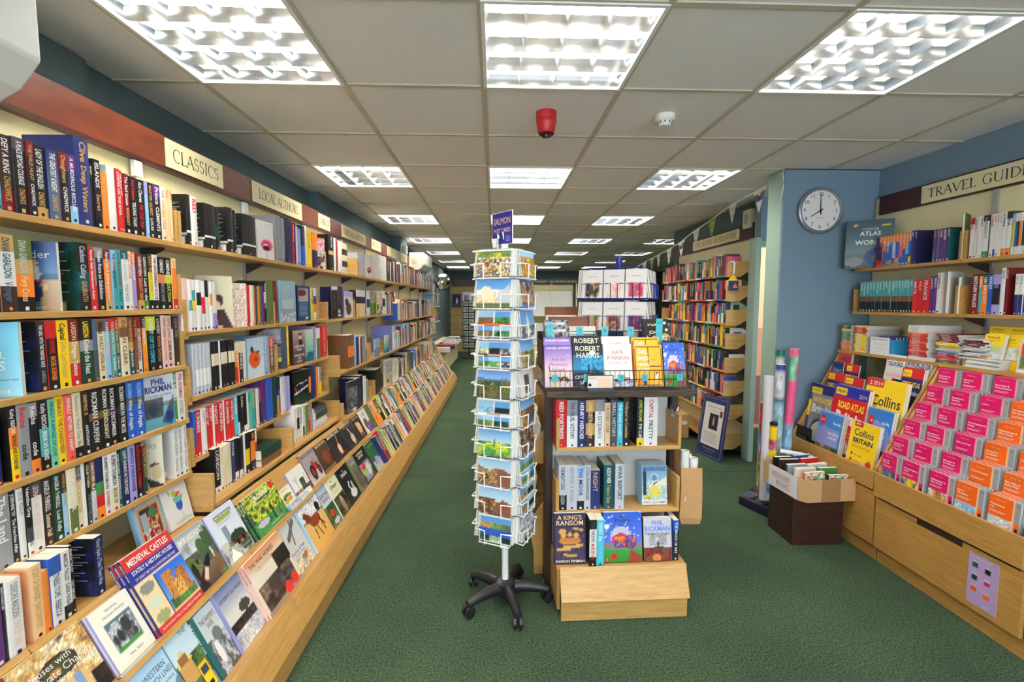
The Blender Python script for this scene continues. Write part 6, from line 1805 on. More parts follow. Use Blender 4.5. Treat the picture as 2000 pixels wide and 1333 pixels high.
right_row(['1906;G;R;BRITAIN WALKS|w;.21', '1912;G;o1t3;CAMPING|w;.2', '1922;G;T1o3;1001 DAYS OUT|w;.205', '1933;G;b;WALES|w;.205', '1948;G;v1k2v1;PUBS|v;.205', '1956;G;w;TOURS|B;.235', '1962;G;R;CYCLING|w;.235', '1976;g', '1984;G;w2u2;CITY 3|B;.2', '1992;G;w2u2;CITY 4|B;.2', '2001;G;w2u2;CITY 2|B;.2', '2018;G;w2u2;;.2'],
          1890, 2.54, 1.4082, 'second travel shelf', 'the upright by the dark red guide')


# ---- piles of folded maps lying on the map shelf
def pile(pxa, x, z0, cols, n, label, t=.0082, w=.112, d=.215, jit=.006, group=None):
    y = YatX(pxa, x, z0 + .03)
    for k in range(n):
        c = cols(k)
        m = MB(); m.mats.append(M['print'])
        m.box(0, w, 0, d, 0, t - .0006, (206, 204, 200))
        m.face([(0, -.0003, .0004), (w, -.0003, .0004), (w, -.0003, t - .001), (0, -.0003, t - .001)], c)
        m.face([(0, 0, t - .0004), (w, 0, t - .0004), (w, d, t - .0004), (0, d, t - .0004)], c)
        m.face([(w * .15, -.0006, t * .3), (w * .6, -.0006, t * .3), (w * .6, -.0006, t * .55), (w * .15, -.0006, t * .55)], 'w' if c != 'w' else 'a')
        o = m.build('folded_map', merge=False)
        cn = CN[c] if isinstance(c, str) else 'grey'
        tag(o, short('%s-edged map lying %s from the bottom of %s' % (cn, ordinal(k + 1), label)), 'map', group)
        o.location = (x + random.uniform(0, jit), y - random.uniform(0, jit), z0 + k * t + .0003)
        o.rotation_euler = (0, 0, -PI / 2 + random.uniform(-.05, .05))


ZP = 1.1372
pile(1641, 2.462, ZP, lambda k: 'o' if k < 8 else 'g' if k < 15 else 'y' if k < 17 else 'u' if k < 19 else 'g', 20, 'the orange and green pile by the partition', w=.085, t=.0088)
pile(1667, 2.458, ZP, lambda k: 'y' if k < 14 else 'r' if k < 19 else 'y', 20, 'the yellow and red pile', w=.10, t=.0088, d=.23)
pile(1772, 2.456, ZP, lambda k: 'r' if (k % 5) else 'j', 16, 'the red pile beside the blue tub', w=.118, t=.0098)
pile(1772, 2.466, ZP + 16 * .0098, lambda k: 'w', 5, 'the white maps on top of the red pile', w=.115, t=.0085)
pile(1822, 2.458, ZP, lambda k: 'g' if k < 2 else 'r' if k < 6 else 'b' if k == 6 else 's' if k < 9 else 'y' if k < 13 else 'R', 18, 'the mixed pile next to the cardboard box', w=.118, t=.0088, d=.23, jit=.02)
pile(1872, 2.462, ZP + .03, lambda k: 's' if k < 8 else 'R' if k < 12 else 's', 13, 'the splayed grey pile over the cardboard box', w=.10, t=.009, d=.23, jit=.035)
o = thing('map_tub', 'blue tub with a handwritten LOCAL CASSINI MAPS notice, between two piles', 'tub', (2.462, YatX(1701, 2.462, 1.16), ZP), -PI / 2)
m = MB()
W_, D_, H_ = .18, .20, .10
for q in ((0, W_, 0, .003, 0, H_), (0, W_, D_ - .003, D_, 0, H_), (0, .003, .003, D_ - .003, 0, H_), (W_ - .003, W_, .003, D_ - .003, 0, H_), (0, W_, 0, D_, 0, .003)):
    m.box(*q)
m.build('tub', plain('blue_tub_plastic', (40, 140, 190), .35), o)
sheet('notice', '', '', .150, .118, .001, [('f', (226, 228, 230))], [('LOCAL CASSINI MAPS', .5, .84, .08, 'k', .86, 'c'), ('Ludlow   Hereford   Radnor', .5, .60, .05, 'a', .8, 'c'), ('ask at the till', .5, .40, .05, 'a', .6, 'c')], nu=2, nv=2, parent=o).location = (-.004, -.004, -.006)
for k in range(8):
    o = sheet('folded_map', '%s purple-backed map from the front of the blue tub' % ordinal(k + 1), 'map', .13, .112, .010, [('f', 'P'), ('r', 0, .8, 1, 1, 'u')], nu=2, nv=4, edge='s')
    o.location = (2.472 + .022 * k, YatX(1708, 2.462, 1.16) - .004, ZP + .0042); o.rotation_euler = (R(-6), 0, -PI / 2)
# cardboard box, leaflets and the yellow walking-map rack at the right-hand end
o = thing('cardboard_box', 'open cardboard box at the end of the map shelf behind the pale leaflets', 'box', (2.475, 2.385, ZP), -PI / 2)
m = MB(); m.box(0, .12, 0, .003, 0, .07); m.box(0, .12, .14, .143, 0, .07); m.box(0, .003, .003, .14, 0, .07); m.box(.117, .12, .003, .14, 0, .07); m.build('box', M['card'], o)
for k in range(7):
    o = sheet('leaflet', 'pale folded leaflet, %s from the bottom of the loose pile on the map shelf' % ordinal(k + 1), 'leaflet', .16, .0065, .10, [('f', (226, 224, 220)), ('r', 0, 0, 1, .3, 's')], nu=3, nv=3, edge=(206, 206, 204), group='pale leaflets on the map shelf')
    o.location = (2.458 + .003 * (k % 3), 2.36 - .002 * k, ZP + .0068 * k + .0002); o.rotation_euler = (0, 0, -PI / 2 + .03 * ((k % 3) - 1))
YG = [('f', 'y'), ('n', 0, 0, 1, .5, ['c', 'w', 's', 'Y'], 5), ('r', .1, .56, .9, .96, 'y'), ('e', .2, .44, .12, .08, 'A')]
for k, (px, x, z, h) in enumerate(((1914, 2.50, ZP + .05, .125), (1945, 2.53, ZP + .05, .115), (1924, 2.60, ZP + .09, .12), (1962, 2.60, ZP + .09, .12))):
    o = sheet('folded_map', 'yellow-topped walking map, %s' % ('in front by the cardboard box', 'second along from the cardboard box', 'standing behind by the upright', 'standing behind at the end of the shelf')[k], 'map', .095, h, .02, YG,
              [('WALKS', .14, .82, .10, 'k', .7), ('by bus and on foot', .14, .72, .05, 'k', .7)], nu=12, nv=16, edge=(220, 216, 206), seed=k)
    o.location = (x, YatX(px, x, z), z); o.rotation_euler = (R(-10), 0, -PI / 2)
o = thing('map_stand', 'small yellow card stand holding the walking maps', 'stand', (2.52, YatX(1912, 2.52, ZP + .03), ZP), -PI / 2)
m = MB(); m.box(0, .19, 0, .012, 0, .048, 'y', M['print']); m.box(0, .19, .012, .10, 0, .046, 'y', M['print']); m.box(0, .19, .10, .16, 0, .088, 'd', M['print']); m.build('stand', None, o)
o = sheet('guidebook', 'white guidebook with red top standing at the end of the map shelf', 'book', .10, .14, .012, [('f', 'w'), ('r', .1, .66, 1, 1, 'r'), ('n', .1, .1, 1, .6, ['l', 'x', 'd'], 4)], nu=8, nv=12)
o.location = (2.49, YatX(1985, 2.49, ZP + .03), ZP + .0004); o.rotation_euler = (R(-5), 0, -PI / 2)

# ------------------------------------------------------------------ children's wall
cw = thing('wall_shelving', 'oak wall shelves of childrens books with coloured shelf labels, beside the doorway', 'shelving', (2.40, 5.15, 1.0))
CZ = [1.725, 1.50, 1.277, 1.057, .831, .612, .385, .10]
CY0, CY1 = 4.30, 5.98
m = MB(); m.box(-.005, .012, CY0 - 5.15 - .0, CY1 + .1 - 5.15, -.95, 1.10); m.build('back_panel', M['cream'], cw)
LABC = ['grbwor', 'bwroRgw', 'owyRwb', 'ggrwo', 'orwro', 'rryw', 'oo', 'o']
for k, z in enumerate(CZ):
    m = MB(); m.box(2.152 - 2.40, -.006, CY0 - 5.15, CY1 - 5.15, z - 1.018, z - 1.0); sh = m.build('shelf', M['oak'], cw, bevel=.0015)
    for yy in (CY0 - .008, CY1 - .016):
        m = MB()
        o_ = [(2.150, z - .022), (2.150, z + .125), (2.395, z + .125), (2.395, z + .06), (2.26, z - .022)]
        m.prism(o_[::-1], lambda u, v, a: (u - 2.40, a - 5.15, v - 1.0), yy, yy + .016); m.build('end_panel', M['oak_x'], sh, bevel=.001)
    m = MB()
    m.prism([(2.395, z - .09), (2.395, z + .055), (2.27, z - .02)], lambda u, v, a: (u - 2.40, a - 5.15, v - 1.0), CY0 - .003, CY0 + .003); m.build('bracket', M['darkgap'], sh)
    y = CY0 + .05
    for j, c in enumerate(LABC[k] * 2):
        L_ = random.uniform(.09, .20)
        if y + L_ > CY1:
            break
        m = MB(); m.mats.append(M['matt']); m.box(2.1505 - 2.40, 2.1515 - 2.40, y - 5.15, y + L_ - 5.15, z - 1.0165, z - 1.002, c)
        m.build('shelf_label', None, sh)
        y += L_ + random.uniform(.01, .06)
CH = ['N', 'k', 'q', 'u', 'R', 'A', 'n', 'T', 'k1r1', 'o', 'y', 'r', 'b', 'k', 'w', 'g', 'P', 'p', 't', 'l', 'n', 'T', 'k', 's', 'o1y1', 'r1k1', 'b1w1', 'k1o1', 'G', 'R', 'h', 'm1w1', 'e', 'u', 'k', 'A', 'c1o1', 'Y1b1']
CST = [1294, 1294, 1306, 1300, 1316, 1322, 1330]
for k in range(7):
    z = CZ[k]
    rs = random.Random(50 + k)
    ymax = YatX(CST[k], 2.155, z) if k < 2 else min(CY1 - .03, YatX(CST[k], 2.155, z))
    ymax = min(ymax, CY1 - .03)
    y = CY0 + .02
    if k == 6:
        y = CY0 + .06
    n = 0
    while y < ymax - .02:
        n += 1
        t = rs.uniform(.024, .046)
        c = rs.choice(CH)
        h = rs.uniform(.155, .198)
        lab = short('%s childrens book, %s from the doorway end, %s childrens shelf' % (look(c), ordinal(n), ORD[k] if k else 'top'), '%s childrens book, %s from the doorway, %s childrens shelf' % (CN[c[0]], ordinal(n), ORD[k] if k else 'top'))
        light = sum(PAL[c[0]]) > 380
        st = '' if rs.random() < .4 else rs.choice(['MAGIC', 'WOLF', 'DRAGON', 'SECRET', 'ISLAND', 'GHOST', 'HORSE', 'STAR']) + '|' + rs.choice('kRB' if light else 'wyc')
        o = book('childrens_book', lab, 'book', t - .001, .13, h, c, st, simple=True)
        o.location = (2.158 + rs.uniform(0, .008), y + t, z + .0002); o.rotation_euler = (0, 0, -PI / 2)
        y += t
        if rs.random() < .06:
            m = MB(); m.box(0, .014, 0, .18, 0, .14)
            o = m.build('shelf_divider', M['oak_x'], bevel=.001)
            tag(o, 'oak divider after book %d from the doorway on the %s childrens shelf' % (n, ORD[k] if k else 'top'), 'divider', 'oak dividers on the childrens shelves')
            o.location = (2.158, y + .015, z + .0002); o.rotation_euler = (0, 0, -PI / 2)
            y += .018
fr = thing('fascia_board', 'dark brown fascia board over the childrens books', 'fascia', (2.395, 4.30, 2.06))
m = MB(); m.box(-.02, 0, 0, 1.95, 0, .145); m.build('board', M['mahogany_dark'], fr)
o = thing('section_sign', 'long cream sign reading YOUNG ADULTS & CHILDRENS FICTION behind the bunting', 'sign', (2.373, 5.60, 2.078), -PI / 2)
m = MB(); m.box(0, 1.06, -.005, 0, 0, .105); m.build('plate', M['cream'], o)
m = MB(); m.mats.append(M['matt']); roman(m, 'YOUNG ADULTS & CHILDRENS FICTION', (.06, -.0053, .028), (1, 0, 0), (0, 0, 1), .050, (60, 66, 58), fit=.94); m.build('lettering', None, o, merge=False)
# bits hanging on the end of the shelves
o = thing('shelf_tag', 'hanging starry sign with a yellow hat at the end of the top childrens shelf', 'sign', (2.19, 4.283, 1.60))
m = MB(); m.mats.append(M['print'])
m.box(-.035, .055, -.003, 0, -.02, .07, 'u'); m.prism([(-.045, .07), (.05, .07), (.03, .10), (.005, .13), (-.02, .10)], lambda u, v, a: (u, a, v), -.004, 0, 'y')
m.prism([(.0, .005), (.05, .005), (.025, .05)], lambda u, v, a: (u, a, v), -.0045, -.003, 'o'); m.lathe([(.018, -.004), (.018, 0)], 12, c=(.055, 0, .11), col='p', T=Matrix.Rotation(0, 4, 'X')) if False else None
m.build('tag', None, o)
m = MB(); m.tube([(-.03, -.002, .24), (.005, -.002, .245), (.012, -.002, .22), (.008, -.002, .13)], .008, 6); m.build('strip', M['whiteplastic'], o)
for k, (z, lays, lab) in enumerate(((1.285, [('f', (180, 200, 170)), ('r', .2, .2, .5, .8, 'G'), ('r', .6, .2, .9, .7, (150, 180, 150))], 'pale green card with dark shapes propped behind the third shelf end'), (1.062, [('f', 'w'), ('e', .5, .2, .4, .6, 'b')], 'white card with a blue half disc at the fourth shelf end'), (.836, [('f', 'w')], 'blank white card at the fifth shelf end'))):
    o = sheet('card_sign', lab, 'card', .15, .12 + .02 * (2 - k), .002, lays, nu=10, nv=10); o.location = (2.20, 4.318, z + .03)
o = tag(MB().build('x'), 'x', 'x') if False else None
o = thing('poster_board', 'navy framed author event board leaning on the lowest childrens shelves', 'poster', (1.985, 4.49, 0), math.atan2(-.345, .078), rot=None)
pr = math.atan2(4.147 - 4.494, 2.058 - 1.975)
o.rotation_euler = (R(-8), 0, pr)
m = MB(); m.box(0, .357, 0, .012, 0, .585); m.build('board', plain('navy_board', (28, 48, 100), .4), o, bevel=.001)
m = MB(); m.mats.append(M['matt'])
y = -.0006
m.face([(.05, y, .11), (.307, y, .11), (.307, y, .52), (.05, y, .52)], (214, 208, 202))
m.face([(.13, y * 2, .27), (.25, y * 2, .27), (.25, y * 2, .42), (.13, y * 2, .42)], (30, 40, 52))
m.face([(.26, y * 2, .40), (.295, y * 2, .40), (.295, y * 2, .46), (.26, y * 2, .46)], (110, 60, 50))
picture(m, (.155, -.0018, .30), (1, 0, 0), (0, 0, 1), .07, .11, [('f', (30, 40, 52)), ('e', .5, .4, .2, .34, (190, 130, 80)), ('e', .5, .76, .12, .1, (214, 180, 160))], 8, 10)
text(m, 'The Shadow Princess', (.18, y * 2, .475), (1, 0, 0), (0, 0, 1), .016, 'A', fit=.2, align='c')
text(m, 'on sale', (.18, y * 2, .445), (1, 0, 0), (0, 0, 1), .012, 'A', align='c')
for i in range(9):
    m.face([(.075, y * 2, .235 - .012 * i), (.075 + .2 * (.8 + .2 * ((i * 7) % 3) / 2), y * 2, .235 - .012 * i), (.075 + .2 * (.8 + .2 * ((i * 7) % 3) / 2), y * 2, .239 - .012 * i), (.075, y * 2, .239 - .012 * i)], 'a')
text(m, 'WALKER BOOKS', (.18, y, .07), (1, 0, 0), (0, 0, 1), .017, 'd', fit=.19, align='c')
text(m, 'www.walker.co.uk', (.18, y, .048), (1, 0, 0), (0, 0, 1), .010, 'd', fit=.12, align='c')
for q in ((.016, .016, .341, .019), (.016, .566, .341, .569), (.016, .019, .019, .566), (.338, .019, .341, .566)):
    m.face([(q[0], y, q[1]), (q[2], y, q[1]), (q[2], y, q[3]), (q[0], y, q[3])], 'd')
m.build('print', None, o, merge=False)
o = thing('storage_box', 'low brown cardboard box of papers under the childrens shelves behind the display unit', 'box', (1.86, 4.95, 0))
m = MB(); m.box(0, .25, 0, .35, 0, .26); m.build('box', M['card'], o, bevel=.003)
m = MB(); m.box(.02, .23, -.001, .0, .15, .19, 'w', M['print']); m.build('paper_label', None, o)

# ------------------------------------------------------------------ bunting
SP = [(2.046, 3.36, 2.385), (2.10, 3.70, 2.362), (2.11, 4.2, 2.335), (2.10, 4.6, 2.262), (2.11, 5.0, 2.215), (2.12, 5.4, 2.148), (2.14, 5.9, 2.105), (2.13, 6.6, 2.045), (2.00, 7.0, 1.925), (1.865, 7.3, 1.880), (1.671, 7.7, 1.955), (1.58, 7.8, 2.02)]
SPV = [Vector(p) for p in SP]
o = thing('bunting_string', 'white string of bunting running down from the partition along the childrens wall', 'bunting', SPV[0])
m = MB(); m.tube([p - SPV[0] for p in SPV], .0065, 6); m.tube([Vector((0, -.012, 0)), Vector((.008, -.02, -.07)), Vector((-.006, -.02, -.17))], .004, 5)
m.build('string', plain('white_ribbon', (226, 224, 214), .7), o)


def along(px):
    best = None
    for a, b in zip(SPV, SPV[1:]):
        for i in range(21):
            p = a + (b - a) * i / 20
            d = p - Vector((0, 0, CAM_H))
            x = 1000 + FOC * d.dot(_R) / d.dot(_F)
            if best is None or abs(x - px) < best[0]:
                best = (abs(x - px), p)
    return best[1]


FL = [(1498, 1473, .185, 'p'), (1440, 1423, .175, 'w'), (1400, 1383, .185, 'g'), (1368, 1354, .18, 'w'), (1338, 1324, .18, 'p'), (1312, 1303, .19, 'w'), (1290, 1283, .16, 'w'), (1277, 1271, .16, 'w'), (1264, 1258, .15, 'w'), (1250, 1244, .15, 'w')]
for k, (xa, xb, L_, kind) in enumerate(FL):
    a, b2 = along(xa), along(xb)
    if (b2 - a).length < .10:
        b2 = a + (b2 - a).normalized() * .13 if (b2 - a).length > .005 else a + Vector((0, .13, -.02))
    c = (a + b2) / 2 + Vector((0, 0, -L_))
    m = MB(); m.mats.append(M['matt'])
    n_ = 6
    base = {'p': [(226, 222, 212), (90, 100, 130)], 'w': [(214, 212, 204), (190, 186, 176)], 'g': [(150, 160, 60), (170, 176, 90)]}[kind]
    mid = (a + b2) / 2
    for off in (0.0, .0015):
        d = Vector((-off, 0, 0))
        for i in range(n_):
            f0, f1 = i / n_, (i + 1) / n_
            q = [a + (c - a) * f0 + d, b2 + (c - b2) * f0 + d, b2 + (c - b2) * f1 + d, a + (c - a) * f1 + d]
            col = base[1] if (kind == 'p' and i in (1, 2)) else base[0] if i % 2 == 0 else base[1] if kind != 'p' else base[0]
            m.face([p - a for p in q], col)
        if kind == 'p':
            for u0, v0, u1, v1, cc in ((.40, .12, .62, .30, 'e'), (.34, .28, .72, .50, 'u')):
                P = lambda u, v: (a + (c - a) * v) * (1 - u) + (b2 + (c - b2) * v) * u - a + d + Vector((-.001, 0, 0))
                m.face([P(u0, v0), P(u1, v0), P(u1, v1), P(u0, v1)], cc)
    f = m.build('bunting_flag', merge=False)
    f.location = a
    tag(f, '%s bunting pennant, %s along the string from the partition' % ({'p': 'printed', 'w': 'white', 'g': 'olive green'}[kind], ordinal(k + 1)), 'pennant', 'pennants on the bunting string')

# ------------------------------------------------------------------ map tubes, crate and box of reduced books
o = thing('tube_stand', 'navy plastic holder for rolled maps on the carpet beside the dark crate', 'tube stand', (1.965, 3.165, 0), R(21))
m = MB()
prof = [(-.14, 0), (.15, 0), (.15, .085), (-.14, .085)]
m.prism([(-.135, .0), (.14, .0), (.14, .12), (.06, .12), (-.135, .065)], lambda u, v, a: (u, a, v), -.17, .17)
m.build('block', M['navyplastic'], o, bevel=.012)
m = MB()
sl = math.atan2(.055, .195)
for j in range(3):
    for i in range(2):
        y = -.112 + .112 * j
        x = -.085 + .10 * i
        z = .0655 + (x + .135) * math.tan(sl) + .0012
        T = Matrix.Translation((x, y, z)) @ Matrix.Rotation(-sl, 4, 'Y')
        m.lathe([(.036, 0), (.044, .002), (.045, .004), (.043, .006), (.036, .004)], 24, T=T)
m.build('socket_rims', plain('navy_rim', (70, 70, 96), .25), o, smooth=True)
m = MB()
for j in range(3):
    for i in range(2):
        y = -.112 + .112 * j
        x = -.085 + .10 * i
        z = .0655 + (x + .135) * math.tan(sl) + .0016
        T = Matrix.Translation((x, y, z)) @ Matrix.Rotation(-sl, 4, 'Y')
        m.face([T @ Vector((.036 * math.cos(2 * PI * k / 20), .036 * math.sin(2 * PI * k / 20), 0)) for k in range(20)], 'k', plain('socket_dark', (14, 14, 20), .6) if not (i or j) else None)
m.build('sockets', plain('socket_dark_hole', (14, 14, 20), .6), o)


def rolled(label, px, Y, z0, z1, r, cols, lean=(0, 0), cap=None):
    x = XatY(px, Y, (z0 + z1) / 2)
    o = thing('rolled_map', label, 'rolled map', (x, Y, z0))
    o.rotation_euler = (R(lean[1]), R(lean[0]), 0)
    H = z1 - z0
    m = MB(); m.mats.append(M['print'])
    nu, nv = 16, 30
    img = lin_img(paint(cols, nu, nv, int(px)))
    pts = [(r * math.cos(2 * PI * i / nu), -r * math.sin(2 * PI * i / nu) * -1 if False else r * math.sin(2 * PI * i / nu), H * j / nv) for j in range(nv + 1) for i in range(nu + 1)]
    m.grid(pts, nu, nv, img)
    m.build('roll', None, o, smooth=True)
    m = MB(); m.lathe([(r * .98, 0), (r * .98, .002)], 20)
    m.lathe([(r * .72, H - .001), (r * .985, H - .0005), (r * .985, H + .0015), (r * .72, H + .001)], 20)
    m.build('end_cap' if cap else 'rolled_edge', cap or M['whiteplastic'], o)
    return o


WT = [('f', (214, 210, 214))]
rolled('tall plain white rolled map in the navy stand', 1497, 3.10, .11, .972, .031, WT)
rolled('pale blue rolled map with a white and navy label', 1519, 3.15, .12, 1.045, .031, [('n', 0, 0, 1, .72, ['l', 'l', (170, 200, 190), 'l', 'e'], 5), ('r', 0, .72, 1, .76, 'q'), ('r', 0, .76, 1, .96, (206, 210, 214)), ('n', .3, .8, .7, .92, ['w', 's', 'l'], 4), ('r', 0, .96, 1, 1, (50, 70, 150))], cap=M['whiteplastic'])
rolled('pink and blue rolled map behind the pale blue one', 1536, 3.19, .12, 1.15, .030, [('n', 0, 0, 1, .5, ['v', 'l', 'a'], 4), ('r', 0, .5, 1, .8, 'p'), ('n', 0, .8, 1, .95, ['l', 'm', 'p'], 4), ('r', 0, .95, 1, 1, 'p')], lean=(2, 0))
rolled('rolled map with a clear plastic green-capped top', 1518, 3.215, .12, 1.135, .028, [('f', (190, 206, 200)), ('r', 0, .94, 1, 1, (20, 110, 80))], cap=plain('green_cap', (20, 110, 80), .3))
rolled('short yellow and blue rolled map in front of the tall rolls', 1508, 3.06, .12, .665, .025, [('n', 0, 0, 1, .56, ['b', 'l', 'w', 'b'], 4), ('r', 0, .56, 1, .66, 'y'), ('n', 0, .66, 1, .78, ['l', 'r', 'w'], 4), ('r', 0, .78, 1, .98, 'y'), ('r', 0, .95, 1, 1, 'k')], cap=M['blackplastic'])
rolled('slim multicoloured rolled map behind the white roll', 1487, 3.15, .11, .78, .020, [('n', 0, 0, 1, 1, ['w', 'y', 'g', 'r', 'b', 'w'], 7)])

cr = thing('crate', 'dark brown wooden crate on the carpet carrying the box of reduced books', 'crate', (1.952, 2.81, 0), R(-1))
m = MB(); m.box(-.150, .150, -.128, .128, 0, .290); m.build('box', M['crate'], cr, bevel=.003)
for sx in (-1, 1):
    m = MB(); m.box(sx * .150 - .004, sx * .150 + .004, -.1305, -.1225, .002, .288)
    m.build('corner_strip', plain('worn_crate_edge', (58, 34, 28), .5, mottle=.5, scale=60), cr)
bx_ = thing('cardboard_box', 'shallow cardboard box marked REDUCED BOOKS on top of the dark crate', 'box', (1.965, 2.815, .2915), R(4))
m = MB()
W2, D2, H2, TK = .168, .185, .135, .004
ol = [(-W2 + .03, -D2), (W2, -D2), (W2, D2), (-W2, D2), (-W2, -D2 + .045)]
inn = [(-W2 + .032, -D2 + TK), (W2 - TK, -D2 + TK), (W2 - TK, D2 - TK), (-W2 + TK, D2 - TK), (-W2 + TK, -D2 + .046)]
n = len(ol)
for i in range(n):
    j = (i + 1) % n
    m.face([ol[i] + (0,), ol[j] + (0,), ol[j] + (H2,), ol[i] + (H2,)])
    m.face([inn[j] + (.004,), inn[i] + (.004,), inn[i] + (H2,), inn[j] + (H2,)])
    m.face([ol[i] + (H2,), ol[j] + (H2,), inn[j] + (H2,), inn[i] + (H2,)])
m.face([p + (0,) for p in ol[::-1]]); m.face([p + (.004,) for p in inn])
m.build('carton', M['card'], bx_)
m = MB(); m.box(-.05, .07, -D2 - .0008, -D2 - .0001, .0, H2); m.build('tape', M['tape'], bx_)
m = MB(); m.mats.append(M['matt'])
x_ = -W2 - .0012
m.box(x_ - .0006, x_ + .0006, -D2 + .05, D2 - .06, .002, H2 - .002, (226, 226, 228))
text(m, 'REDUCED', (x_ - .0007, .095, .078), (0, -1, 0), (0, 0, 1), .026, (200, 40, 50), fit=.17)
text(m, 'BOOKS', (x_ - .0007, .05, .030), (0, -1, 0), (0, 0, 1), .026, (200, 40, 50), fit=.12)
for z0, ya, yb in ((.070, .10, -.08), (.022, .055, -.075)):
    m.face([(x_ - .0008, ya, z0), (x_ - .0008, yb, z0 - .002), (x_ - .0008, yb, z0), (x_ - .0008, ya, z0 + .002)], (200, 40, 50))
m.build('notice', None, bx_, merge=False)
rb = [('w', 'red and white'), ('r', ''), ('A', ''), ('w', ''), ('w', ''), ('q', ''), ('b', ''), ('w', ''), ('c', ''), ('g', ''), ('o', ''), ('N', ''), ('l', ''), ('w', '')]
A('bouquet', [('f', (206, 60, 44)), ('n', 0, 0, 1, 1, ['r', 'o', 'g', 'w', 'r', 't'], 6)], [], 'red flowery')
A('greycover', [('f', (150, 170, 176)), ('n', .2, .2, .8, .8, ['s', 'v', 'a', 'q'], 4)], [], 'grey-blue')
RBX = [(-.135, 'w', 0), (-.108, 'N', 0), (-.082, 'b', 0), (-.056, 'w', 0), (-.030, 'w', 0), (-.004, 'q', 0), (.022, 'c', 0), (.05, 'w', 0), (.078, 'A', 0), (.104, 'r', 0), (.13, 'b', 0)]
k = 0
for rowi, (yy, hh) in enumerate(((-.155, .150), (-.075, .158), (.0, .152), (.07, .165), (.135, .160))):
    for ci in range(2):
        x0 = -.125 + .145 * ci
        c = ['o', 'G', 'w', 'g', 'q', 'w', 'N', 'r', 'k', 'b'][k]
        o = book('reduced_book', '%s paperback %s in the reduced box, %s row from the front' % (CN[c], 'by the notice side' if ci == 0 else 'by the drawer side', ORD[rowi]), 'book', .022, .125, hh + random.uniform(-.008, .012), c, '', 'bouquet' if k < 2 else 'greycover' if k == 4 else None, logo=False)
        T = Matrix.Translation(bx_.location) @ Matrix.Rotation(R(4), 4, 'Z')
        # fore edge up: front cover faces -y
        o.matrix_world = T @ Matrix.Translation((x0, yy + .028, .005)) @ Matrix.Rotation(R(-90 + random.uniform(-4, 4)), 4, 'Z') @ Matrix.Rotation(R(random.uniform(-3, 3)), 4, 'X')
        k += 1
o = thing('rolled_poster', 'thin white rolled poster lying against the atlas drawers behind the box', 'rolled poster', (1.93, 3.02, .425), 0)
m = MB(); m.tube([(0, .03, .045), (.12, -.02, .03), (.17, -.06, .02)], .016, 12); m.build('roll', M['whiteplastic'], o, smooth=True)

# ------------------------------------------------------------------ island display unit
GR = R(1.3)
GX0, GY0 = .302, 2.20


def Gp(x, y, z):
    """Local to the island: x along its end from the left, y back from the shelf fronts."""
    return Vector((GX0 + x * math.cos(GR) - y * math.sin(GR), GY0 + x * math.sin(GR) + y * math.cos(GR), z))


G0 = Gp(.3, .2, 0)
isl = thing('display_unit', 'oak island bookcase end with two shelves and a sloped foot, under the wire rack', 'display unit', G0)


def gb(name, x0, x1, y0, y1, z0, z1, mat, par=None, bevel=.0015):
    m = MB(); m.box(x0, x1, y0, y1, z0, z1, T=lambda p: Gp(p.x, p.y, p.z) - G0)
    return m.build(name, mat, par or isl, bevel=bevel)


def gprism(name, outline, x0, x1, mat, par=None, bevel=.0015):
    m = MB(); m.prism(outline, lambda u, v, a: Gp(a, u, v) - G0, x0, x1)
    return m.build(name, mat, par or isl, bevel=bevel)


gb('plinth', .0, .595, -.145, -.127, 0, .100, M['oak_x'])
gprism('front_rail', [(-.160, .098), (-.142, .092), (-.085, .222), (-.102, .236)][::-1], -.002, .602, M['oak_x'])
gprism('base_shelf', [(-.095, .205), (.05, .205), (.05, .222), (-.095, .222)], 0, .60, M['oak_x'])
gb('side_panel', -.012, .004, -.09, .20, .02, .222, M['oak'])
gb('side_panel', .596, .612, -.09, .20, .02, .222, M['oak'])
gb('back_panel', .0, .60, .165, .180, .22, 1.026, plain('pale_grey_panel', (190, 190, 186), .6))
gb('upright', -.04, -.006, .13, .22, .0, 1.027, M['darkgap'])
gb('upright', .610, .640, .13, .22, .0, 1.027, M['darkgap'])
for z, h in ((.462, .155), (.775, .150)):
    s = gb('shelf', -.004, .606, 0, .168, z - .019, z, M['oak_x'])
    gb('end_panel', -.006, .010, .004, .160, z, z + h * .95, M['oak'], s)
    gb('end_panel', .592, .608, .004, .160, z, z + h, M['oak'], s)
gb('top_plank', -.06, .645, -.055, .36, 1.028, 1.058, M['oldwood'])
gb('body', .05, .58, .36, 2.3, .10, 1.056, plain('island_core', (150, 130, 100), .6), None, 0)
# long left side of the island: sloped tray ends and low boards seen past the spinner
for y0 in (.245, 1.0, 1.75):
    sg = MB()
    sg.prism([(-.085, .0), (.045, .0), (.045, .42), (-.02, .42), (-.10, .30), (-.10, .20), (-.085, .12)], lambda u, v, a: Gp(u, a, v) - G0, y0, y0 + .018)
    sg.build('side_gable', M['oak'], isl)
    sg = MB()
    sg.prism([(-.085, .62), (.045, .60), (.045, .84), (-.0, .84), (-.085, .72)], lambda u, v, a: Gp(u, a, v) - G0, y0, y0 + .018)
    sg.build('side_gable', M['oak'], isl)
gb('side_ledge', -.10, .02, .278, 2.3, .29, .31, M['oak'])
gb('side_ledge', -.08, .02, .278, 2.3, .62, .64, M['oak'])


def glook(key):
    return ART_LOOK[key]


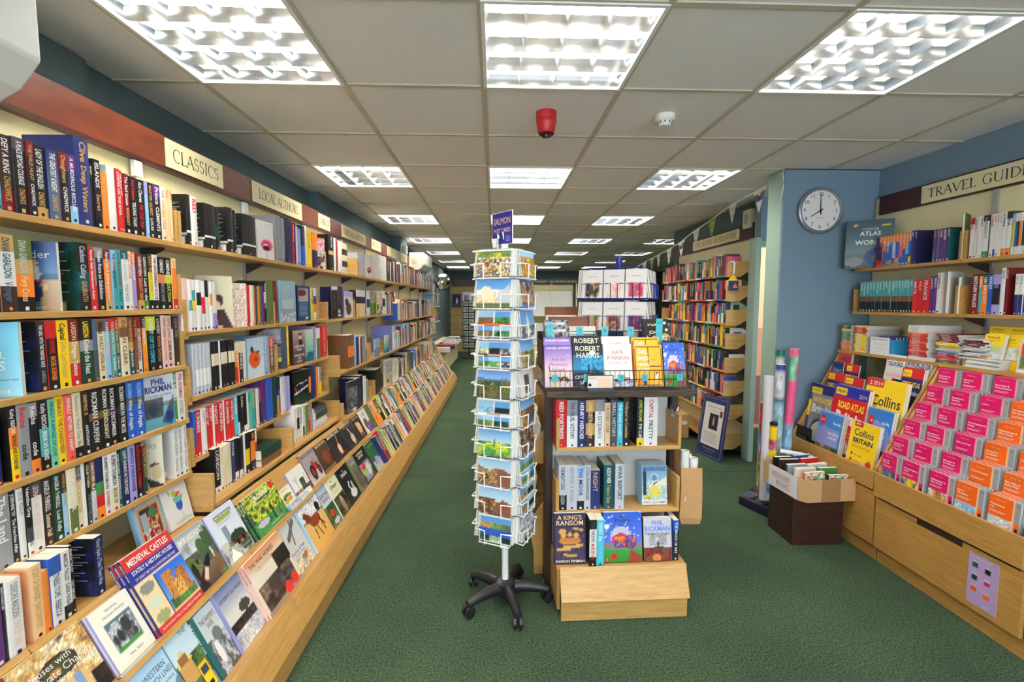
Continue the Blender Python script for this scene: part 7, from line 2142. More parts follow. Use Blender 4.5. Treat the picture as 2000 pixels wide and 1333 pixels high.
A('khaled', [('g', (110, 84, 170), (226, 190, 206), .42, 1), ('g', (226, 196, 180), (196, 176, 190), 0, .42), ('e', .70, .16, .17, .09, (70, 40, 40)), ('e', .68, .10, .10, .08, (226, 180, 160)), ('r', .28, 0, .48, .20, (214, 190, 120)), ('r', .16, .19, .56, .24, 'k'), ('e', .84, .74, .05, .015, 'y')], [('KHALED HOSSEINI', .5, .90, .048, 'w', .90, 'c', .02), ('And the', .5, .62, .07, 'A', .5, 'c'), ('Mountains', .5, .50, .075, 'A', .66, 'c'), ('Echoed', .5, .38, .075, 'A', .46, 'c')], 'lilac sunset novel')
A('harris', [('f', (20, 26, 44)), ('g', (30, 90, 130), (20, 130, 180), .34, .74), ('n', .3, .34, 1, .7, [(20, 90, 130), (30, 150, 190), (16, 60, 90)], 6), ('e', .64, .78, .10, .06, (190, 226, 236)), ('r', .50, .34, .56, .50, 'k'), ('e', .53, .52, .03, .025, 'k'), ('r', 0, 0, 1, .30, (18, 22, 36))], [('ROBERT', .5, .83, .115, 'c', .84, 'c', .01), ('HARRIS', .5, .67, .115, 'c', .86, 'c', .01), ('AN', .34, .27, .03, 'w'), ('OFFICER', .05, .18, .08, 'w', .8), ('SPY', .2, .06, .10, 'w', .5)], 'dark blue thriller')
A('atkinson', [('f', (228, 224, 220)), ('e', .8, .12, .12, .10, (196, 120, 50)), ('n', .3, 0, 1, .14, ['w', 's', 'q', 'w'], 5), ('r', .34, .12, .74, .16, 'k')], [('COSTA', .08, .90, .035, 'a', .3), ('KATE', .5, .76, .085, (180, 100, 60), .4, 'c', .01), ('ATKINSON', .5, .63, .085, (180, 100, 60), .8, 'c', .01), ('LIFE after LIFE', .5, .53, .055, 'a', .82, 'c')], 'white novel with copper lettering')
A('girl', [('f', (240, 170, 40))] + [('l', (.5 + .3 * math.cos(q), .5), (.5 + .3 * math.cos(q), .5), .012, 'k') for q in (1, 2)] + [('r', .04, .94, .96, .965, 'k'), ('r', .04, .02, .96, .045, 'k'), ('r', .03, .1, .06, .9, 'k'), ('r', .94, .1, .97, .9, 'k'), ('r', .50, .5, .53, .96, 'k'), ('r', .52, .46, .94, .49, 'k'), ('e', .78, .22, .05, .08, 'w'), ('e', .78, .32, .03, .025, 'k'), ('n', .08, .03, .4, .14, ['k', 'o', 'k'], 5)], [('THE', .10, .90, .03, 'w'), ('GIRL', .10, .78, .10, 'w', .38, 'l', .02), ('SAVED', .10, .62, .10, 'w', .40, 'l', .02), ('THE KING', .10, .48, .08, 'w', .42, 'l', .02), ('OF SWEDEN', .10, .36, .07, 'w', .42, 'l', .02), ('fiction', .60, .62, .03, 'k', .3)], 'orange novel with black dashes')
A('proms', [('g', (40, 90, 200), (90, 120, 220), .4, 1), ('s', 0, .5, 1, 1, 'w', .05), ('e', .45, .50, .26, .22, (190, 190, 210)), ('e', .45, .44, .24, .14, (206, 50, 90)), ('e', .7, .40, .16, .14, (120, 40, 150)), ('g', (60, 160, 60), (40, 130, 40), 0, .26), ('t', [(.62, 0), (.7, .24), (1, .12), (1, 0)], (150, 60, 50)), ('e', .26, .12, .09, .07, (190, 40, 30)), ('e', .08, .72, .08, .05, 'w'), ('e', .08, .06, .05, .04, 'r'), ('n', .3, .3, .8, .5, ['r', 'o', 'P', 'v', 'w'], 6)], [('BBC', .5, .90, .035, 'u', .16, 'c', .06), ('Proms', .5, .79, .09, 'u', .46, 'c', .01), ('THE OFFICIAL GUIDE', .5, .72, .028, 'u', .5, 'c'), ('3', .06, .04, .04, 'w')], 'bright blue concert guide')
A('johngreen', [('f', (84, 80, 80)), ('n', 0, 0, 1, 1, ['A', 'k', 'a', 'n'], 8), ('e', .24, .70, .16, .10, 'y'), ('e', .10, .88, .045, .03, 'w')], [('JOHN GREEN', .5, .85, .075, 'w', .74, 'c', .03)], 'grey novel with a yellow disc')
A('lecarre', [('f', (36, 34, 30)), ('e', .86, .88, .05, .035, 'w'), ('e', .8, .64, .2, .14, (170, 150, 80)), ('e', .8, .60, .16, .10, (60, 56, 40))], [('JOHN', .2, .76, .10, 'c', .4, 'l', .02), ('le CARRE', .1, .58, .13, 'c', .8, 'l', .02)], 'black spy novel')
A('ransom', [('f', (50, 40, 66)), ('n', .05, .08, .95, .70, [(50, 40, 66), (70, 56, 90), (50, 40, 66)], 3), ('e', .5, .44, .34, .06, (200, 130, 60)), ('r', .2, .43, .8, .52, (190, 120, 50)), ('e', .3, .56, .07, .05, (214, 160, 80)), ('e', .5, .58, .07, .05, (214, 160, 80)), ('e', .7, .56, .07, .05, (214, 160, 80)), ('e', .26, .64, .12, .05, (206, 160, 80)), ('l', (.3, .32), (.9, .36), .03, (206, 160, 86)), ('l', (.1, .28), (.5, .30), .025, (206, 160, 86)), ('l', (.3, .18), (.7, .16), .025, (190, 146, 76)), ('l', (.6, .70), (.9, .66), .02, (206, 160, 86))], [("A KING'S", .5, .87, .085, 'e', .86, 'c', .01), ('RANSOM', .5, .76, .095, 'e', .90, 'c', .01), ('SHARON PENMAN', .5, .03, .05, 'w', .92, 'c', .01)], 'dark purple crown and lions novel')
A('magus', [('f', (196, 196, 204)), ('n', .2, .36, .8, .60, ['s', 'a', 's'], 4), ('r', 0, 0, 1, .28, (110, 90, 90)), ('n', 0, 0, 1, .30, ['A', 'n', 'R', 'a'], 5), ('r', .50, .06, .55, .44, (80, 66, 60)), ('r', .38, .30, .70, .34, (80, 66, 60)), ('e', .46, .08, .16, .08, (206, 130, 70))], [('PHIL', .5, .83, .10, (110, 140, 220), .5, 'c', .03), ('RICKMAN', .5, .69, .11, (110, 140, 220), .92, 'c', .03), ('THE MAGUS OF HAY', .5, .60, .055, 'A', .9, 'c', .02)], 'grey cross and ruins novel')
A('broken', [('g', (110, 160, 200), (150, 190, 214), .5, 1), ('n', 0, .1, 1, .6, ['k', 'w', 'l', 'y', 'q'], 6), ('e', .5, .68, .15, .11, (226, 220, 150)), ('e', .5, .68, .11, .08, (90, 140, 200)), ('t', [(.5, .5), (.98, .7), (.98, .46)], (230, 226, 200)), ('e', .5, .38, .18, .12, (226, 206, 90)), ('r', .34, .22, .66, .36, (226, 206, 90)), ('r', 0, 0, 1, .12, 'w'), ('l', (.12, .3), (.12, .8), .06, (40, 50, 60))], [('BROKEN ROAD', .5, .85, .10, 'u', .9, 'c', .02), ('PATRICK LEIGH FERMOR', .5, .03, .06, 'u', .94, 'c', .01)], 'blue painted landscape')
A('capital', [('f', (224, 224, 216)), ('r', 0, 0, .04, 1, 'r'), ('r', .96, 0, 1, 1, 'r'), ('r', 0, .97, 1, 1, 'r'), ('r', 0, 0, 1, .03, 'r')], [('CAPITAL', .5, .60, .07, 'r', .8, 'c', .01), ('THOMAS', .5, .28, .06, 'A', .7, 'c'), ('PIKETTY', .5, .18, .06, 'A', .7, 'c')], 'white red-bordered')
A('warcover', [('f', (206, 210, 214)), ('e', .6, .56, .16, .10, (60, 66, 72)), ('n', .3, .2, .9, .5, ['s', 'a', 's', 'w'], 6)], [('WAR REPORT', .5, .78, .05, 'A', .8, 'c')], 'pale grey war scene')


def island_row(items, x0, y, z, where, anchor, **k):
    dirx = Vector((math.cos(GR), math.sin(GR), 0))

    def solve(px):
        return line_t(px, Gp(0, y, z), dirx)
    row(items, x0, solve, lambda s: Gp(s, y, z), GR, where, anchor, **k)


UI, LI = 'upper island shelf', 'lower island shelf'
island_row(['1107;H;r;RED FORTRESS|w;.232', '1128;H;a1w2;THE CRUEL VICTORY|u;.230', '1144;H;u;HENRY HEROES|w;.228', '1162;H;d1N1d1N1;LOVE DESTRATEGORY|e;.228', '1181;H;a1w3;JOHN BETJEMAN|a;.230', '1191.5;H;e;CROSSED LIVES|n;.215', '1205.5;H;A;SMALL HISTORY|s;.228', '1217;H;z;THE GLASS CLOSET|w;.217', '1230.5;H;k;Wallpaper as Comedian|d;.23',
            '1244;g', '1257;H;k5y1;CHRIS FROOME|Y|THE CLIMB|w;.236', '1284;H;w;CAPITAL|r|PIKETTY|A;.24;.15;w'], 1086, .004, .7752, UI, 'the spinner side')
island_row(['1107;H;s2k1;THE MIGHTY DEAD|A|NICOLSON|s;.225', '1127;H;s;GREAT HISTORY OF THE WORLD|a;.224', '1141;H;l1s3k1;THE MOOR|u;.218', '1153.5;H;s;COLLINGWOOD|A;.222', '1172;p;u;NIGHT|d;.194', '1179;g', '1198;H;T;ALISON WEIR|w|Traitors Gate|d;.218', '1201;g', '1219;H;s;WAR REPORT|A;.225'], 1091, .004, .4622, LI, 'the spinner side')


def island_face(key, lab, x, y, z, w, h, t, spine, copies=1, tip=6, yaw=0.0, name='paperback', dy=None):
    for c in range(copies):
        l2 = lab if c == 0 else '%s copy behind the front copy of the %s, %s' % (ordinal(c), glook(key), lab.split(' on ')[-1] if ' on ' in lab else 'island')
        o = book(name, short(l2, ' '.join(l2.split()[:16])), 'book', t, w, h, spine, '', key, hard=(name == 'hardback'), logo=False, nu=30, nv=40, group=('copies of the ' + glook(key)) if copies > 1 else None)
        s, cc = math.sin(R(tip)), math.cos(R(tip))
        a = GR + yaw
        fx = Vector((math.cos(a), math.sin(a), 0)); out = Vector((math.sin(a), -math.cos(a), 0))
        cz = Vector((-out.x * s, -out.y * s, cc)); cx = cz.cross(fx) * -1
        cx = fx.cross(cz)
        # cx must be the outward normal
        if cx.dot(out) < 0:
            cx = -cx
        q = Gp(x, y, z) - out * 0 - Vector((out.x, out.y, 0)) * ((dy or t * 1.05) * c)
        o.matrix_world = Matrix.Translation(q - cx * t + Vector((0, 0, (.0 if dy is None else .034 * c) + t * s + .001))) @ Matrix((cx, fx, cz)).transposed().to_4x4()


gx = lambda px, y, z: line_t(px, Gp(0, y, z), Vector((math.cos(GR), math.sin(GR), 0)))
island_face('broken', 'blue painted-landscape travel book facing out on the lower island shelf', gx(1256, .02, .47), .035, .4625, .128, .196, .018, 'l', copies=4, yaw=0)
BZ = .2225
for key, pa, pb, h, sp, lab in (('ransom', 1083, 1146, .238, 'k', 'dark purple crown and lions novel facing out on the island foot'), ('proms', 1180, 1256, .236, 'u', 'bright blue concert guide facing out on the island foot'), ('magus', 1258, 1314, .206, 'k', 'grey cross and ruins novel facing out on the island foot')):
    xa, xb = gx(pa, -.06, BZ), gx(pb, -.06, BZ)
    island_face(key, lab, xa, -.06, BZ, xb - xa - .003, h, .022, sp, tip=8)
island_row(['1165;t;k1w3k1;TONY PARSONS|A|MURDER BAG|r;.228;.12;k', '1180;t;z;DESERT SEA|w|LS HUNTER|l;.225;.12'], 1151, -.085, BZ, 'island foot', 'the crown and lions novel', simple=False)
island_row(['1326;t;b1k3;THE MAGUS OF HAY|w;.20;.12'], 1315, -.06, BZ, 'island foot', 'the cross and ruins novel')

# wire rack on the top plank: two tiers of covers
rk = thing('wire_rack', 'black wire book rack on the worn plank of the island', 'rack', Gp(.3, .1, 1.058))
K0 = rk.location.copy()
m = MB()


def W(pts, r=.0022):
    m.tube([Gp(*p) - K0 for p in pts], r, 5)


for tz, ty in ((1.065, -.045), (1.168, .115)):
    for zz in (tz, tz + .045, tz + .088):
        W([(-.045, ty, zz), (.635, ty, zz)])
    for i in range(30):
        x = -.045 + .68 * i / 29
        W([(x, ty, tz + .088), (x, ty, tz), (x, ty + .11, tz)], .0014)
    for i in range(6):
        x = -.045 + .68 * i / 5
        W([(x, ty + .11, tz), (x, ty + .14, tz + .15)], .0018)
    W([(-.045, ty + .14, tz + .15), (.635, ty + .14, tz + .15)])
    for x in (-.045, .635):
        W([(x, ty, tz + .088), (x, ty + .14, tz + .15)])
        W([(x, ty + .11, tz), (x, ty + .11, 1.059)])
m.build('frame', M['blackwire'], rk)
T1 = 1.069
for key, pa, pb, h, n, lab in (('khaled', 1065, 1120, .200, 2, 'lilac sunset novel in the first slot of the wire rack'), ('harris', 1121, 1181, .206, 2, 'dark blue thriller in the second slot of the wire rack'), ('atkinson', 1182, 1238, .203, 2, 'white novel with copper lettering in the middle of the wire rack'),
                               ('girl', 1242, 1298, .198, 2, 'orange novel with black dashes in the wire rack')):
    xa, xb = gx(pa, -.03, T1), gx(pb, -.03, T1)
    island_face(key, lab, xa, -.028, T1, xb - xa - .002, h, .020, 'k' if key == 'harris' else 'P' if key == 'khaled' else 'w' if key == 'atkinson' else 'o', copies=n, tip=14, dy=.034)
island_face('proms', 'second bright blue concert guide, in the wire rack beside the orange novel', gx(1283, -.0, T1), .0, T1, gx(1338, -.0, T1) - gx(1283, -.0, T1), .208, .012, 'u', tip=14) if False else None
island_face('proms', 'bright blue concert guide at the far end of the wire rack', gx(1299.5, -.028, T1), -.028, T1, gx(1341, -.028, T1) - gx(1299.5, -.028, T1), .210, .014, 'u', tip=14)
T2 = 1.172
island_face('johngreen', 'grey novel with a yellow disc in the upper tier of the wire rack', gx(1066, .13, T2), .135, T2, .125, .175, .018, 'T', copies=2, tip=14, dy=.03)
island_face('lecarre', 'black spy novel in the upper tier of the wire rack', gx(1262, .13, T2), .135, T2, .135, .178, .02, 'k', copies=2, tip=14, dy=.03)
A('landscapebook', [('n', 0, 0, 1, 1, ['k', 'G', 'y', 'T', 'A'], 4), ('r', .62, 0, .86, 1, 'd')], [], 'dark landscape-shaped paperback')
island_face('landscapebook', 'dark landscape-shaped paperback lying low in the upper tier of the wire rack', gx(1160, .13, T2), .135, T2 + .02, .135, .085, .015, 'k', tip=14)
for k in range(10):
    if k < 5:
        px, yy, zz, ww, hh = (1078, 1140, 1207, 1253, 1322)[k], -.0475, 1.103, .030, .032
    else:
        px, yy, zz, ww, hh = (1067, 1125, 1174, 1224, 1280)[k - 5], .1125, 1.20 + (.02 if k in (5, 9) else 0), .034, (.15 if k != 9 else .17)
    o = sheet('number_tag', 'turquoise paper tag bearing %s on the %s tier of the wire rack' % (('one', 'two', 'three', 'four', 'five', 'six', 'seven', 'eight', 'nine', 'ten')[k], 'lower' if k < 5 else 'upper'), 'tag', ww, hh, .0006, [('f', (64, 168, 180))], [(str(k + 1), .5, .36 if k < 5 else .84, .36 if k < 5 else .09, 'k', None, 'c')], nu=2, nv=2)
    o.location = Gp(gx(px, yy, zz), yy, zz); o.rotation_euler = (0, 0, GR)
o = thing('card_reader', 'small white notice in a dark holder standing in front of the white novel', 'notice', Gp(gx(1146, -.055, 1.07), -.056, 1.0585), GR)
m = MB(); m.box(0, .125, 0, .006, 0, .075); m.box(0, .125, -.02, 0, 0, .012); m.build('holder', plain('dark_holder', (40, 44, 50), .4), o)
m = MB(); m.mats.append(M['matt']); m.face([(.004, -.0006, .016), (.121, -.0006, .016), (.121, -.0006, .072), (.004, -.0006, .072)], (226, 220, 214))
m.face([(.05, -.001, .02), (.115, -.001, .02), (.115, -.001, .062), (.05, -.001, .062)], (236, 196, 170)); m.face([(.014 + .008 * math.cos(q), -.001, .030 + .008 * math.sin(q)) for q in [PI * i / 5 for i in range(10)]], 'k')
text(m, 'BESTSELLERS', (.008, -.001, .058), (1, 0, 0), (0, 0, 1), .006, 'r', fit=.038); m.build('card', None, o, merge=False)
o.name = 'notice_holder'

# kraft bag of rolled posters hung on the side of the island with a bulldog clip
bg = thing('paper_bag', 'tall brown paper bag clipped to the side of the island', 'bag', Gp(.622, .085, .60))
B0 = bg.location.copy()
m = MB()
tops = [(0.0, -.05), (.105, -.055), (.105, .05), (0, .055)]
rings = [(.03, -.245, .8), (.0, -.20, .92), (.0, 0, 1.0), (.0, .055, 1.04)]
pr_ = None
for dx, dz, sc in ((.014, -.245, .78), (.0, -.21, .95), (.004, -.05, 1.0), (.0, .05, 1.0)):
    rg_ = [Vector((dx + .004 + x * sc * (1 if dz > -.1 else 1.12), y * sc, dz)) for x, y in tops]
    if pr_:
        for i in range(4):
            j = (i + 1) % 4
            m.face([pr_[i], pr_[j], rg_[j], rg_[i]])
    else:
        m.face(rg_[::-1])
    pr_ = rg_
m.build('bag', M['kraft'], bg)
m = MB(); m.face([(.005, -.035, .05), (.005, .05, .05), (.002, .05, .16), (.002, -.02, .19)]); m.face([(.002, -.02, .19), (.002, .05, .16), (.005, .05, .05), (.005, -.035, .05)]); m.build('back_flap', M['kraft'], bg)
for k, (dx, dy, h) in enumerate(((.030, -.03, .135), (.060, .01, .105), (.078, -.025, .095))):
    o = thing('rolled_poster', 'white rolled poster in the brown paper bag, %s' % ('tallest, next to the island', 'middle one', 'outermost of the three')[k], 'rolled poster', B0 + Vector((dx, dy, -.12)))
    m = MB(); m.lathe([(.0195, 0), (.0205, .002), (.0205, h + .118), (.0165, h + .118), (.016, h + .06), (.0, h + .055)], 20); m.build('roll', M['whiteplastic'], o, smooth=True)
o = thing('bulldog_clip', 'silver bulldog clip on the upper end panel of the island', 'clip', Gp(.600, .07, .922), GR)
m = MB(); m.prism([(-.012, -.02), (.012, -.02), (.004, .006), (-.004, .006)], lambda u, v, a: (u, a, v), -.025, .025)
m.tube([(-.010, -.012, -.006), (-.022, -.010, .03), (-.018, 0, .042), (-.022, .010, .03), (-.010, .012, -.006)], .0016, 5); m.tube([(.010, -.012, -.006), (.022, -.010, .028), (.024, 0, .036), (.022, .010, .028), (.010, .012, -.006)], .0016, 5)
m.build('clip', M['steel'], o)

# ------------------------------------------------------------------ postcard spinner
SX, SY = .050, 2.218
spn = thing('postcard_spinner', 'white wire postcard spinner on a black five-star castor base', 'spinner', (SX, SY, 0))
m = MB()
for k in range(5):
    a = R(-75 + 72 * k)
    d, e = Vector((math.cos(a), math.sin(a), 0)), Vector((-math.sin(a), math.cos(a), 0))
    sec = [(.03, .075, .030, .034), (.09, .078, .024, .028), (.16, .072, .021, .024), (.212, .062, .019, .018)]
    pr_ = None
    for r_, z, hw, hh in sec:
        ring = [d * r_ + e * (hw * math.cos(t)) + Vector((0, 0, z + hh * math.sin(t))) for t in [2 * PI * i / 10 for i in range(10)]]
        if pr_:
            for i in range(10):
                j = (i + 1) % 10
                m.face([pr_[i], pr_[j], ring[j], ring[i]])
        pr_ = ring
    m.face(pr_)
m.lathe([(.05, .045), (.055, .07), (.052, .105), (.034, .116), (.0, .116)], 24)
m.build('star_base', M['blackplastic'], spn, smooth=True)
for k in range(5):
    a = R(-75 + 72 * k)
    c = Vector((.208 * math.cos(a), .208 * math.sin(a), 0))
    m = MB()
    for s in (-1, 1):
        T = Matrix.Translation(c + Vector((0, 0, .027))) @ Matrix.Rotation(a * 1.7 + .6, 4, 'Z') @ Matrix.Rotation(PI / 2, 4, 'X')
        m.lathe([(.018, s * .014 - .008), (.026, s * .014 - .006), (.0265, s * .014 + .006), (.018, s * .014 + .008)], 18, T=T)
    m.tube([c + Vector((0, 0, .027)), c + Vector((0, 0, .058))], .008, 8)
    m.build('castor', M['blackplastic'], spn, smooth=True)
m = MB(); m.tube([(0, 0, .11), (0, 0, 1.74)], .0165, 14); m.build('pole', M['whitewire'], spn, smooth=True)
PHI = R(26)
FR = [PHI, PHI + PI / 2, PHI + PI, PHI - PI / 2]      # rotation of each face; face 0 looks nearly at the camera


def face_T(k):
    # local -y outward turned clockwise so that face 0 looks towards the camera's left
    return Matrix.Rotation(-FR[k], 4, 'Z')


FACES = {0: -PHI, 1: PI / 2 - PHI, 2: PI - PHI, 3: -PI / 2 - PHI}
HB = .072
m = MB()
for k in FACES.values():
    T = Matrix.Rotation(k, 4, 'Z')
    for x in (-HB, -HB * .35, HB * .35, HB):
        m.tube([T @ Vector((x, -HB, .335)), T @ Vector((x, -HB, 1.70))], .0022, 5)
    for i in range(11):
        z = .34 + .136 * i
        m.tube([T @ Vector((-HB, -HB, z)), T @ Vector((HB, -HB, z))], .0022, 5)
    m.tube([T @ Vector((-HB * 1.5, -HB * 1.5, 1.70)), T @ Vector((HB * 1.5, -HB * 1.5, 1.70))], .004, 6)
m.build('frame', M['whitewire'], spn)
m = MB()
for k in FACES.values():
    T = Matrix.Rotation(k, 4, 'Z')
    for i in range(10):
        z = .345 + .136 * i
        m.face([T @ Vector(p) for p in ((-HB + .006, -HB + .004, z), (HB - .006, -HB + .004, z), (HB - .006, -HB + .004, z + .122), (-HB + .006, -HB + .004, z + .122))], 's', M['matt'])
        m.face([T @ Vector(p) for p in ((-HB + .006, -HB + .006, z), (-HB + .006, -HB + .006, z + .122), (HB - .006, -HB + .006, z + .122), (HB - .006, -HB + .006, z))], 's', M['matt'])
        m.face([T @ Vector((.048 + .012 * math.cos(t), -HB + .003, z + .098 + .007 * math.sin(t))) for t in [2 * PI * q / 10 for q in range(10)]], 'A', M['matt'])
m.build('card_backs', None, spn)
pm = MB()
for s in (-1, 1):
    pm.tube([(s * .070, -HB, .055), (s * .094, -HB - .058, .058), (s * .042, -HB - .066, .058), (s * .042, -HB - .064, -.006), (s * .042, -HB, -.002)], .0034, 6)
pm.tube([(-.072, -HB, -.002), (-.078, -HB - .055, -.006), (.078, -HB - .055, -.006), (.072, -HB, -.002)], .003, 6)
pocket0 = None
Z0S = [.355 + .1365 * i for i in range(10)]
for k, a in FACES.items():
    for i in range(10):
        if pocket0 is None:
            pocket0 = pm.build('pocket', M['whitewire'], spn)
            p_ = pocket0
        else:
            p_ = pocket0.copy(); COL.objects.link(p_); p_.parent = spn
        p_.location = (0, 0, Z0S[i]); p_.rotation_euler = (0, 0, a)


def panels(nx, ny, sets, strip=None):
    L_ = [('f', 'w')]
    for j in range(ny):
        for i in range(nx):
            cs = sets[(j * nx + i) % len(sets)]
            x0, x1, y0, y1 = i / nx + .01, (i + 1) / nx - .01, j / ny + .01, (j + 1) / ny - .01
            L_ += [('r', x0, y0, x1, y1, cs[0]), ('n', x0, y0, x1, y0 + (y1 - y0) * .55, cs[1:], 6)]
    if strip:
        L_.append(('r', 0, .43, 1, .55, strip))
    return L_


SKY, SK2 = (96, 160, 220), (150, 196, 226)
CA = [[('n', 0, 0, 1, 1, ['n', 'c', 'd', 'N', 'w', 'A'], 9), ('n', 0, .72, 1, 1, ['g', 'x', 'Y'], 5)], [('f', SKY), ('n', 0, 0, 1, .62, ['c', 'e', 'w', 'd'], 5), ('e', .28, .5, .2, .28, 'c'), ('t', [(.5, .2), (1, .9), (1, .1)], 's'), ('r', 0, 0, 1, .12, 'x')],
      panels(2, 2, [(SKY, 'g', 'n', 'd'), (SK2, 'G', 'g', 'k'), (SK2, 'R', 'n', 'g'), (SKY, 'k', 'g', 'n')], 'r'), panels(3, 2, [(SKY, 'g', 'x'), (SK2, 'n', 'g', 'c'), (SKY, 'w', 'k', 'n'), (SK2, 'g', 'c'), (SKY, 'G', 'k', 'x'), (SKY, 'w', 'k')], 'R'),
      [('g', (110, 160, 220), (160, 190, 220), .5, 1), ('h', .72, .06, (90, 120, 170)), ('n', 0, 0, 1, .62, ['G', 'n', 'x', 'G', 'd'], 6)], panels(2, 2, [(SK2, 'g', 'x', 'Y'), (SKY, 'k', 'G', 'g'), (SK2, 'q', 'l', 'g'), (SKY, 'G', 'k', 'g')], 'w'),
      [('g', (110, 170, 220), (190, 210, 226), .45, 1), ('n', 0, 0, 1, .5, ['x', 'Y', 'g', 'x'], 3), ('t', [(.44, .34), (.5, .62), (.54, .34)], 'A')], [('g', SK2, (190, 214, 226), .5, 1), ('h', .60, .2, (140, 84, 60), 3), ('n', 0, 0, .6, .6, ['c', 'n', 'd', 'N', 'c'], 9)],
      [('g', SK2, (190, 214, 226), .5, 1), ('h', .56, .2, (140, 84, 60), 3), ('n', 0, 0, .5, .56, ['c', 'd', 'n', 'N', 'w'], 9)], panels(3, 2, [('b', 'g', 'k'), ('b', 'w', 'g'), ('b', 'k', 'G'), (SKY, 'n', 'd'), (SKY, 'd', 'g'), (SKY, 'n', 'g')], 'b')]
CB = [[('g', SK2, SK2), ('n', 0, 0, 1, .74, ['g', 'y', 'n', 'd', 'x'], 6)], [('f', (60, 100, 180)), ('n', 0, .1, 1, .9, ['o', 'n', 'd', 'u', 'N'], 4)], [('f', SKY), ('t', [(.3, 0), (.5, .9), (.74, .1)], 'c'), ('n', 0, 0, 1, .4, ['c', 'k', 'w', 'x'], 6)], [('g', SKY, SK2, .5, 1), ('n', 0, 0, 1, .6, ['G', 'x', 'd', 'g'], 5)],
      [('f', (226, 226, 218)), ('r', .3, .1, .62, .8, 'a'), ('n', .3, .1, .62, .8, ['a', 'A', 'n', 's'], 7)], [('g', SKY, SK2, .6, 1), ('n', 0, 0, 1, .66, ['G', 'n', 'd', 'x'], 4), ('e', .6, .2, .2, .2, 'q')], [('n', 0, 0, 1, 1, ['n', 'w', 'k', 'd', 'R'], 6)], panels(3, 2, [(SKY, 'g', 'x'), (SK2, 'g', 'd'), (SKY, 'g', 'G')]), panels(2, 2, [(SKY, 'd', 'n'), (SK2, 'k', 'G')], 'w'), [('f', SKY), ('n', 0, 0, 1, .9, ['k', 'A', 's', 'w', 'k'], 7)]]
WH = ['bottom', 'second', 'third', 'fourth', 'fifth', 'sixth', 'seventh', 'eighth', 'ninth', 'top']
DESC = ['six-view blue castles', 'stony brown hillside', 'stony hillside under pale sky', 'green hill with standing stone', 'four-view red-lettered', 'blue-skied town among trees', 'six-view red-striped', 'four-view castles', 'cream domed building', 'brown rooftop view']
for k in (0, 1, 3):
    for i in range(10):
        up = 9 - i
        n = 5 if k != 3 else 3
        for q in range(n):
            lay = (CA if k == 0 else CB)[up] if k < 3 else [('f', (230, 228, 220))]
            side = {0: 'side facing the aisle', 1: 'side towards the island', 3: 'side towards the fascia signs'}[k]
            if q == 0 and k < 3:
                lab = '%s postcard, %s pocket up, spinner %s' % (DESC[i] if k == 0 else 'landscape', ordinal(i + 1), side)
                lets = []
                if k == 0 and i == 7:
                    lets = [('CASTLES OF SHROPSHIRE', .5, .455, .06, 'y', .8, 'c')]
                elif k == 0 and i in (4, 6):
                    lets = [('SHROPSHIRE', .5, .45, .07, 'w' if i == 6 else 'R', .6, 'c', .02)]
                o = sheet('postcard', lab, 'postcard', .166, .120, .0035, lay, lets, nu=26, nv=18, seed=i * 3 + k)
            else:
                lab = 'plain-backed postcard behind the front one, %s pocket up, spinner %s' % (ordinal(i + 1), side)
                o = sheet('postcard', lab, 'postcard', .166, .120, .0065, [('f', (226, 226, 222))], nu=1, nv=1, group='postcards in the %s pocket on the %s' % (WH[i], side), edge=(222, 220, 212))
            T = Matrix.Translation((SX, SY, Z0S[i] + .002)) @ Matrix.Rotation(FACES[k], 4, 'Z')
            dz = random.uniform(0, .004)
            dx = random.uniform(-.004, .004) + .004 * q
            ti = -7 + random.uniform(-1, 1) * .3
            o.matrix_world = T @ Matrix.Translation((-.083 + dx, -HB - .052 + .0085 * q, dz)) @ Matrix.Rotation(R(ti), 4, 'X')
o = thing('header_sign', 'purple SALMON POST CARDS header board on top of the postcard spinner', 'sign', (SX - .01, SY, 1.737), R(-53))
m = MB(); m.mats.append(M['print']); m.box(-.075, .075, -.002, .002, 0, .150, 'w')
q_ = [(-.073, -.0026, .003), (.073, -.0026, .003), (.073, -.0026, .147), (-.073, -.0026, .147)]
m.face(q_, (44, 40, 130))
text(m, 'SALMON', (0, -.0028, .094), (1, 0, 0), (0, 0, 1), .030, 'e', fit=.126, align='c')
text(m, 'POST CARDS', (0, -.0028, .056), (1, 0, 0), (0, 0, 1), .020, 'e', fit=.124, align='c')
for i in range(4):
    m.face([(.025, -.0028, .014 + .007 * i), (.06, -.0028, .014 + .007 * i), (.06, -.0028, .017 + .007 * i), (.025, -.0028, .017 + .007 * i)], 'v')
m.build('board', None, o, merge=False)
m = MB(); m.tube([(-.02, -.012, -.03), (-.02, -.012, .05), (.0, -.02, .03)], .003, 6); m.tube([(.01, .01, -.03), (.01, -.006, .055)], .003, 6); m.box(-.05, -.02, -.02, -.018, -.012, .03); m.build('holder', M['whitewire'], o)

